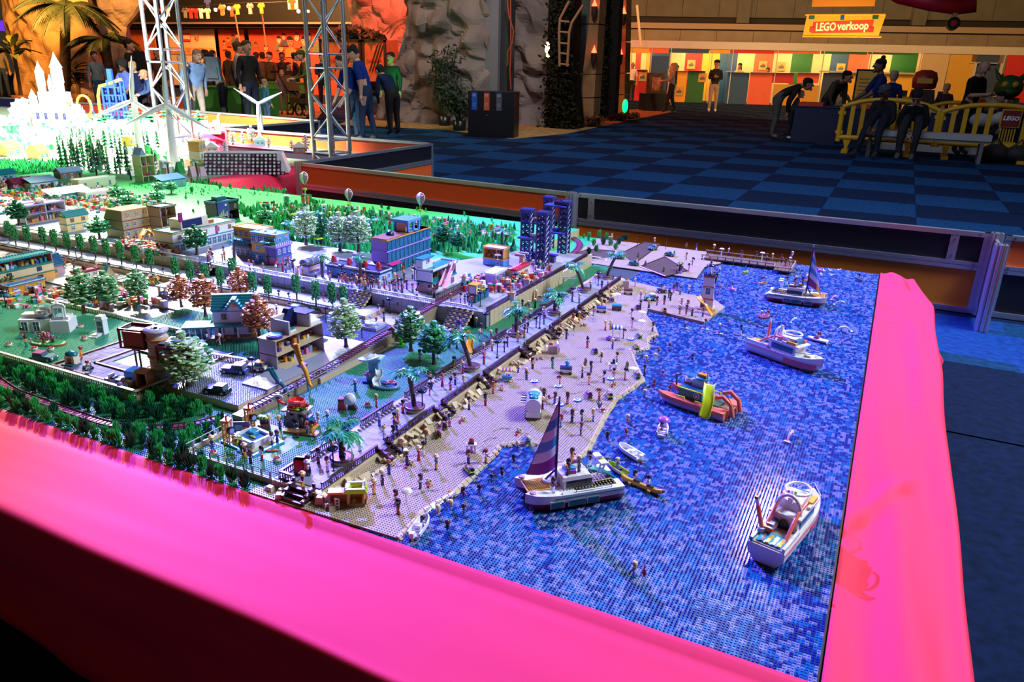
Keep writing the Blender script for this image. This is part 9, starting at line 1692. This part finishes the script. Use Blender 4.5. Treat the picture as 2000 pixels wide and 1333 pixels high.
ph('person in a brown coat bending behind the right yellow barrier',1992,192,18.0,-1.2,1.35,shirt=(.10,.05,.03),legs=DK1,lean=.7,arms='table')
ps1,ps2=onY(1722,250,16.4),onY(1783,250,16.4)
person('seated man in a dark jacket and cap holding a cloth, left one on the bench',(ps1.x,16.40,0),-.35,1.74,(.016,.016,.020),(.012,.014,.022),(.06,.06,.08),'cap',1,arms='lap',sit=True,lean=.22,stride=.10,head=(.2,0))
person('seated man in black looking down at his hands, right one on the bench',(ps2.x,16.40,0),-.12,1.72,(.012,.012,.013),(.022,.022,.025),DK1,'short',2,arms='lap',sit=True,lean=.42,head=(.6,0),stride=-.02,shoes=(.10,.09,.08))
for x,y,c in((1300,122,(.5,.4,.3)),(1446,124,(.5,.4,.2)),(1500,133,(.4,.3,.2)),(1323,128,(.02,.02,.02))):
 p=onB(x,y,1.0);person('booth seller behind the counter, %s'%{1300:'left of the red inner wall',1446:'long haired, above the blue board',1500:'by the red board',1323:'in black, reaching down'}[x],p,.1,p.z,c,DK1,DK1,'long' if x==1446 else 'short',2,arms='fwd')
f0=F(12,190);person('man in a grey sweater and jeans by the broad leaved plant',f0,.9,1.78,(.22,.20,.16),JN,(.25,.15,.08),arms='down')
ph('boy in a grey and blue jumper standing before the brown rock',183,104,14.2,1.2,1.55,shirt=(.16,.22,.24),legs=(.03,.08,.14),hair=DK1,skin=2)
ph('tall man in black with a backpack left of the left truss',250,83,14.2,2.2,1.85,shirt=(.02,.018,.018),legs=DK1,skin=2)
ph('child with curly black hair in a blue and white striped shirt',247,139,11.6,.3,1.38,shirt=(.10,.16,.50),legs=DK1,hair=DK1,style='afro',skin=1,sleeve=0,arms='table',lean=.2)
ph('blond boy in navy leaning over the barrier',269,138,11.8,.3,1.38,shirt=(.015,.02,.08),legs=DK1,hair=(.45,.3,.15),arms='table',lean=.3)
ph('small blond child in blue reaching over the barrier',296,156,11.7,-.5,1.22,shirt=(.05,.10,.22),legs=DK1,hair=(.5,.33,.18),arms='fwd',lean=.3)
ph('woman with dark hair and coat in the crowd behind the left truss',306,100,15.5,.5,1.68,shirt=(.10,.05,.03),legs=DK1,style='long',skin=2)
ph('girl in a grey blue T-shirt seen from behind, right of the left truss',356,122,11.9,2.6,1.5,shirt=(.20,.30,.46),legs=JN,hair=(.30,.18,.09),style='long',sleeve=0)
ph('woman with long streaked hair, denim jacket and grey backpack',372,97,12.4,1.3,1.68,shirt=(.20,.34,.58),legs=(.42,.36,.30),hair=(.22,.12,.07),style='long',lean=.42,arms='down',stride=.08)
ph('person with black hair in a beige jumper bending forward',428,105,13.2,-.9,1.62,shirt=(.33,.22,.15),legs=DK1,hair=DK1,lean=.35,arms='fwd')
ph('tall man in a black jacket looking right',481,87,13.4,1.3,1.84,shirt=(.018,.017,.016),legs=(.018,.022,.04),hair=(.05,.03,.02),arms='down',skin=0)
ph('man in a grey striped jumper with a backpack beside the tall man in black',463,84,14.6,2.6,1.84,shirt=(.24,.28,.34),legs=DK1,hair=(.06,.035,.02))
ph('toddler in teal seen from behind at the green table',515,143,13.6,2.9,1.05,shirt=(.04,.16,.18),legs=(.06,.12,.18),hair=(.35,.24,.12))
ph('child in mauve standing by the pushchair',549,127,17.2,.6,1.2,shirt=(.22,.13,.18),legs=(.20,.14,.10),hair=(.3,.17,.08))
for i,(x,y,Y,c)in enumerate(((526,106,19,(.10,.05,.02)),(550,105,19.5,DK1),(562,112,19,DK1),(575,103,19.5,DK1),(444,92,19,DK1),(512,108,20,(.06,.05,.05)),(500,112,21,(.4,.2,.08)),(400,106,17,(.25,.12,.05)),(415,108,18,(.2,.08,.04)),(628,100,19,(.02,.03,.08)))):
 ph('visitor in the far crowd before the poster wall, %s'%['in brown, left of the yellow board','in black right of the yellow board','short, in dark clothes','in black by the green hat','dark silhouette below the cream board','in grey by the pole','in orange at the wall','in tan between the backpack and truss','in rust behind the beige jumper','in navy behind the right truss'][i],x,y,Y,i*.8,1.68 if i!=2 else 1.4,shirt=c,legs=DK1,skin=i%3,hair=DK1,arms=('down','fwd')[i%2])
ph('person in a green camouflage coat and cap behind the pushchair',600,101,16.2,-.6,1.72,shirt=(.08,.09,.03),legs=(.25,.13,.06),hair=(.06,.07,.02),style='cap',lean=.25,arms='fwd')
ph('woman in a blue staff shirt with long brown hair, bending at the right truss',694,118,12.6,-.4,1.66,shirt=BS,legs=(.07,.14,.22),hair=(.05,.025,.015),style='long',lean=.5,arms='table',sleeve=0)
ph('man in a blue staff T-shirt and jeans leaning forward before the rock',712,101,12.5,-1.2,1.78,shirt=BS,legs=(.025,.045,.09),hair=DK1,lean=.30,arms='down',sleeve=0,stride=.10,head=(.5,0),shoes=(.2,.2,.2))
ph('person in a dark blue jumper bending behind the man in the staff shirt',766,126,14.0,-1.9,1.6,shirt=(.008,.02,.06),legs=DK1,hair=DK1,lean=.8,arms='table')
ph('man lit green in the face beside the red rock',763,108,15.2,.1,1.68,shirt=(.01,.03,.03),legs=DK1,hair=DK1,skin=2)
ph('woman in a dark green top in front of the crates',690,120,17,.3,1.6,shirt=(.02,.05,.02),legs=DK1,style='long',hair=(.03,.02,.012))
finish_people()
for x,y,Y,c,lb in((417,133,12.3,(.06,.08,.10),'grey backpack on the woman in the denim jacket'),(272,118,14.1,(.012,.012,.015),'black backpack on the tall man left of the truss')):
 p=onY(x,y,Y-.15);t=thing('backpack',lb,'backpack',p,.6);MB().b(-.15,-.11,-.25,.15,.11,.22,cl(*c),tx=.04,ty=.03).o('bag',t);MB().b(-.11,-.15,-.2,.11,-.10,.02,cl(*c),tx=.02).o('front_pocket',t);MB().path([(-.1,.1,.2),(-.1,.24,.1),(-.1,.12,-.2)],.015,cl(*c),5).path([(.1,.1,.2),(.1,.24,.1),(.1,.12,-.2)],.015,cl(*c),5).o('strap',t)
lamp('green_floor_glow','POINT',onY(772,150,14.9),(0,0,0),14,(.05,1,.1),.1)
# toy dolls of the town
def D_(pts,z,zone,pose='stand',ref=''):
 for q in pts:
  x,y=q[:2];k=dict(zip(('hair','style','top','low'),q[2:6]));doll(W(x,y,z),zone=zone,pose=pose,near=ref,**k)
b,n,w='blonde','black','brown'
D_(((592,953,b,'hat','navy','yellow'),(604,920,w,'short','pink','black'),(602,930,'white','hat','white','black'),(640,922,'red','short','yellow','pink'),(622,905,w,'long','white','red'),(672,904,'red','tail','teal','navy'),(648,877,n,'long','green','red'),(703,882,n,'long','white','white'),(741,832,'grey','short','lilac','blue'),(770,832,n,'tail','orange','black'),(777,825,b,'tail','yellow','orange'),(775,850,'red','short','blue','navy'),(768,858,n,'long','teal','black'),(750,858,b,'bun','white','white'),(787,807,n,'short','pink','red'),(839,772,n,'tail','black','red'),(842,760,w,'tail','white','navy'),(864,755,'red','hat','pink','red'),(880,762,n,'bun','lilac','red'),(889,752,w,'short','pink','black'),(906,757,b,'long','yellow','white'),(886,720,n,'tail','green','orange'),(904,730,b,'bun','blue','red'),(944,692,b,'short','purple','pink'),(945,712,'red','hat','red','red'),(961,686,b,'long','white','red'),(985,688,w,'tail','pink','navy'),(991,678,'red','short','blue','navy'),(1011,668,b,'tail','yellow','pink'),(1024,660,w,'bun','orange','yellow'),(959,666,b,'short','teal','pink'),(970,662,w,'long','pink','white'),(1036,622,b,'tail','white','navy'),(1047,640,n,'tail','blue','navy'),(1062,634,w,'tail','purple','teal'),(1062,618,b,'short','white','pink'),(1027,636,'red','short','lilac','white'),(1030,650,w,'long','orange','black'),(1090,612,n,'tail','orange','white'),(1092,626,b,'tail','green','white'),(1117,588,'red','tail','lime' if 0 else 'green','navy'),(1131,592,b,'bun','pink','teal'),(1153,567,b,'short','red','navy'),(1163,553,b,'tail','lilac','white'),(1168,545,n,'long','teal','yellow'),(1175,566,w,'short','navy','pink'),(1187,566,b,'bun','purple','pink')),.035,'promenade')
D_(((731,966,b,'hat','orange','yellow'),(747,948,b,'tail','navy','black'),(760,927,'red','tail','navy','blue'),(773,987,w,'long','red','red'),(778,1006,n,'long','black','red'),(818,900,b,'hat','red','red'),(827,890,n,'short','yellow','white'),(795,910,w,'tail','black','navy'),(852,918,b,'hat','teal','yellow'),(821,955,w,'long','white','black'),(832,868,'red','short','teal','navy'),(787,884,b,'long','yellow','blue'),(916,800,n,'short','blue','navy'),(878,834,n,'tail','white','pink'),(948,793,n,'long','teal','red'),(963,769,'red','short','orange','pink'),(915,906,w,'tail','orange','blue'),(949,905,'red','tail','white','orange'),(921,884,'red','long','red','pink'),(1012,728,b,'long','yellow','blue'),(1028,742,b,'long','navy','blue'),(1040,721,n,'long','yellow','black'),(1079,720,n,'long','teal','green'),(1093,757,'red','tail','orange','red'),(1062,783,w,'long','black','navy'),(1083,790,w,'long','black','blue'),(1060,800,b,'short','black','red'),(1108,790,w,'long','navy','pink'),(1117,825,w,'long','navy','navy'),(1136,826,n,'long','teal','blue'),(1158,824,b,'long','yellow','blue'),(1095,835,'red','long','pink','teal'),(1137,738,b,'tail','green','black'),(1154,728,n,'long','black','navy'),(1150,752,w,'tail','orange','pink'),(1170,783,'red','tail','orange','red'),(1179,748,n,'short','white','navy'),(1220,742,n,'tail','lilac','red'),(1134,861-10,'red','short','blue','black'),(1147,680,n,'bun','purple','red'),(1120,655,w,'short','teal','white'),(1119,632,'red','long','red','pink'),(1131,628,b,'tail','yellow','orange'),(1106,663,n,'short','blue','navy'),(1094,645,w,'tail','pink','purple'),(1196,682,b,'tail','purple','blue'),(1174,708,b,'long','black','white'),(1182,646,b,'short','orange','red'),(1192,645,b,'tail','yellow','orange'),(1217,662,w,'tail','purple','black'),(1234,640,n,'short','pink','lilac'),(1233,622,n,'short','lilac','pink'),(1274,648,w,'long','yellow','purple'),(1175,600,b,'short','yellow','pink'),(1159,617,w,'short','navy','lilac'),(1240,560,b,'short','yellow','pink'),(1251,585,b,'tail','purple','white'),(1260,588,b,'short','white','green'),(1267,602,b,'bun','orange','navy'),(1283,597,w,'long','pink','lilac'),(1297,595,n,'long','navy','red'),(1306,583,n,'long','teal','navy'),(1309,588,w,'tail','navy','black'),(1291,571,n,'short','red','green'),(1328,576,w,'tail','lilac','green'),(1345,575,b,'bun','white','blue'),(1330,600,b,'short','pink','lilac'),(1342,604,'red','tail','red','navy'),(1340,614,n,'short','purple','red'),(1351,618,b,'tail','navy','black'),(1327,614,b,'short','green','yellow'),(1372,619,'red','tail','pink','teal'),(1385,540,b,'hat','yellow','black'),(1392,585,n,'tail','red','black'),(1404,575,'red','tail','teal','pink'),(1250,605,n,'tail','purple','navy'),(1198,742,n,'tail','pink','white'),(1204,710,w,'short','orange','teal'),(1258,735,n,'short','black','navy'),(1315,572,w,'long','red','pink'),(1322,568,n,'long','black','red')),.0096,'beach')
D_(((855,1006,b,'long','orange','black'),(880,996,b,'long','pink','black'),(906,1004,w,'short','navy','black'),(874,1036,w,'short','black','black'),(905,970,n,'tail','red','black'),(936,965,n,'short','purple','black'),(960,945,n,'tail','teal','black'),(980,930,n,'tail','black','black'),(1003,905,n,'short','black','black'),(1011,880,b,'bun','purple','black'),(1238,1118,b,'long','yellow','black'),(1186,860,n,'long','black','black'),(1223,856,'red','bun','pink','black'),(1226,826,b,'short','orange','black'),(1259,776,b,'long','blue','black'),(1277,757,'red','bun','red','black'),(1294,738,'red','tail','pink','black'),(1307,683,'red','short','lilac','black'),(1286,695,'red','bun','purple','black'),(1279,704,b,'tail','white','black'),(1262,708,b,'tail','red','black'),(1276,672,w,'short','navy','black'),(1405,533,b,'short','teal','black'),(1395,540,'red','short','pink','black'),(1390,528,n,'tail','orange','black'),(1352,705,n,'short','black','black'),(1307,768,'red','bun','coral' if 0 else 'orange','black'),(1480,674,b,'tail','navy','black')),WS,'sea','swim')
D_(((415,880,b,'hat','navy','blue'),(479,895,b,'hat','black','orange'),(512,900,n,'long','white','red'),(490,906,w,'long','purple','black'),(532,872,w,'bun','white','black'),(542,868,w,'long','blue','navy'),(526,836,b,'long','orange','pink'),(547,838,b,'long','black','purple'),(582,855,n,'tail','white','red'),(601,850,'red','tail','pink','teal'),(611,848,n,'tail','orange','yellow'),(641,858,b,'hat','teal','navy'),(622,832,'grey','short','white','white'),(640,828,'white','short','blue','teal'),(735,795,b,'long','yellow','red'),(694,765,'grey','short','navy','blue'),(820,705,n,'short','lilac','pink'),(856,700,'grey','short','white','white'),(936,665,b,'bun','teal','white'),(1045,602,b,'tail','navy','black'),(1032,606,'blonde','tail','purple','orange'),(1020,604,n,'short','blue','black'),(876,680,b,'short','pink','black'),(892,682,'red','short','navy','black'),(930,640,b,'long','white','teal'),(940,652,w,'long','purple','pink')),.0105,'water park')
D_(((45,662,n,'tail','red','pink'),(52,678,w,'bun','orange','teal'),(88,672,b,'hat','white','yellow'),(430,675,b,'hat','pink','white'),(405,668,w,'bun','white','purple'),(526,655,n,'tail','lilac','purple'),(427,655,'white','bun','white','white'),(520,700,b,'short','orange','red'),(160,700,'red','short','yellow','orange')),.029,'garden')
D_(((60,545,b,'short','teal','navy'),(130,520,'red','tail','red','black'),(145,525,n,'short','black','brown' if 0 else 'navy'),(190,528,b,'hat','pink','navy'),(215,530,n,'short','red','teal'),(262,522,b,'tail','blue','yellow'),(282,522,b,'tail','yellow','green'),(306,555,b,'short','teal','navy'),(320,540,n,'short','lilac','pink'),(350,545,b,'short','purple','white'),(372,570,b,'short','green','red'),(410,566,b,'short','orange','navy'),(418,560,b,'long','black','pink'),(447,566,n,'long','white','blue'),(470,570,n,'tail','teal','black'),(479,555,b,'long','orange','purple'),(508,562,b,'tail','blue','navy'),(521,565,n,'short','black','white'),(541,614,b,'short','navy','yellow'),(566,610,n,'tail','blue','navy'),(565,590,n,'short','teal','pink'),(593,578,n,'short','lilac','red'),(634,580,b,'long','pink','blue'),(632,593,w,'short','red','lilac'),(661,592,n,'tail','red','purple'),(727,600,b,'short','orange','pink'),(735,590,n,'long','purple','pink'),(749,605,w,'long','navy','black'),(741,615,n,'tail','white','pink'),(778,610,w,'short','navy','lilac'),(545,585,n,'short','black','navy'),(807,600,n,'short','purple','pink'),(735,640,'red','short','navy','blue'),(750,628,n,'short','teal','black'),(20,570,'red','short','orange','navy'),(90,578,n,'short','red','black'),(105,585,b,'hat','white','pink'),(75,590,'red','tail','yellow','teal')),.011,'avenue')
rnd=random.Random(77);PL=[]
for x0,x1,y0,y1,k in((400,470,495,515,10),(480,560,512,540,14),(560,640,520,560,14),(640,720,548,580,20),(720,800,550,582,16),(800,850,555,590,10),(780,815,520,545,6),(985,1060,555,580,9),(1040,1080,515,545,8),(880,925,590,606,5),(640,740,562,575,10),(235,300,470,480,8),(305,345,478,500,8)):
 for _ in range(k):
  for _t in range(40):
   x,y=rnd.uniform(x0,x1),rnd.uniform(y0,y1);p=W(x,y,.0805)
   if p.y>2.73 and p.x<-1.46 and all((p-q).length>.018 for q in PL):PL.append(p);break
mb=MB();ks=list(TOPS);hk=list(HAIR)
for p in PL:
 M_=MTr(p)@MRo(rnd.uniform(0,6.28),4,'Z')
 for key,m in(('legs',TOPS[rnd.choice(ks)]),('torso',TOPS[rnd.choice(ks)]),('armsa',SKIN),('head',rnd.choice((SKIN,SKIN,SKIN2))),(rnd.choice(('long','short','tail','bun')),HAIR[rnd.choice(hk[:4])])):
  me=DM[key];i0=len(mb.v);o_=[mb.mi(m if q==N0 else q)for q in me.materials];mb.v+=[tuple(v.co)for v in me.vertices]
  for q in me.polygons:mb.f.append(tuple(i0+k for k in q.vertices));mb.m.append(o_[q.material_index]);mb.sm.append(q.use_smooth)
  mb.xf(i0,M_)
mb.o('doll_crowd',None,label='crowd of tiny toy dolls filling the upper plaza before the shops',cat='toy dolls',kind='stuff')
D_(((1394,492,b,'hat','orange','black'),(1422,500,b,'bun','pink','navy'),(1448,504,w,'short','teal','pink'),(1477,506,n,'tail','navy','green'),(1497,510,w,'tail','yellow','black'),(1508,510,b,'short','green','pink'),(1526,512,n,'tail','red','navy'),(1542,518,b,'hat','yellow','navy'),(1546,506,b,'tail','white','blue'),(1534,520,n,'short','navy','red')),.027,'pier')
D_(((1345,530,n,'short','lilac','pink'),(1352,518,n,'tail','red','navy'),(1360,490,n,'short','purple','white'),(1322,532,w,'short','white','pink'),(1330,535,w,'tail','black','lilac'),(1340,508,'red','short','orange','navy'),(1278,478,b,'short','white','teal'),(1190,476,b,'short','orange','yellow'),(1195,470,'red','hat','white','pink')),.016,'dirt track')
R1=MRo(rad(225-180+180),3,'Z');R2=MRo(rad(2),3,'Z')
for R_,pp,nm in((R1,p1,'large'),(R2,p2,'far')):
 for q,k in(((.06,.045,.043),(w,'long','purple','white')),((-.02,.02,.080),(b,'long','teal','navy')),((-.06,.0,.077),(n,'tail','black','white')),((-.02,-.026,.080),(w,'long','orange','yellow')),((.012,.026,.080),(n,'long','navy','black'))):doll(Vector(pp)+R_@Vector(q),1.2,k[0],k[1],k[2],k[3],zone='deck',near='aboard the %s catamaran'%nm)
# each doll's own label
bpy.context.view_layer.update()
LM=[o for o in C.objects if o.parent is None and o.get('label')and o.name.split('.')[0]in('toy_stairs','street_lamp','toy_palm','sand_castle','beach_parasol','toy_building','food_truck','beach_hut','vending_machine','ice_cream_cart','beach_kiosk','canopy_swing','beach_cart','toy_lighthouse','leaf','toy_tree','barbecue_stand','driftwood','toy_car','wave_pool','rock_ride','slide_tower','column_tree','flower_tub','toy_buggy','pier_lamp','starfish','rowing_boat','catamaran','rescue_catamaran','market_stall','garden_lounger','toy_fountain','sun_lounger')]
LP=np.array([o.location[:2]for o in LM])
seen={}
for t,a in DOLLS:
 hr='%s haired'%a['hair']if a['style']not in('hat',)else 'straw hatted';st={'long':', long hair','short':'','tail':', ponytail','bun':', hair bun','hat':''}[a['style']];low=a['low']+(' skirt' if a['skirt']else ' trousers')
 pz=dict(stand='standing',sit='sitting',lie='lying',swim='swimming')[a['pose']]
 base='%s toy doll in %s top%s'%(hr,a['top'],'' if a['pose']=='swim' else ' and '+low)
 i=((LP-np.array(t.location[:2]))**2).sum(1).argmin();lw=LM[i]['label'].split(',')[0].split()[:7]
 while lw and lw[-1]in('on','of','the','a','in','with','to','and','by','at','from','beside','below','behind','before','up','near','over','lying'):lw.pop()
 tail_=a['near']or 'near the %s'%' '.join(lw)
 for lab in('%s, %s'%(base,tail_),'%s%s, %s'%(base,st,tail_),'%s, %s, %s'%(base,['facing away','facing right','facing the viewer','facing left'][int(((t.rotation_euler.z+PI*1.25)%(2*PI))/(PI/2))%4],tail_)):
  lab=' '.join(lab.split()[:16])
  if lab not in seen:break
 seen[lab]=t;t['label']=lab;t['group']='toy dolls on the %s'%a['zone']
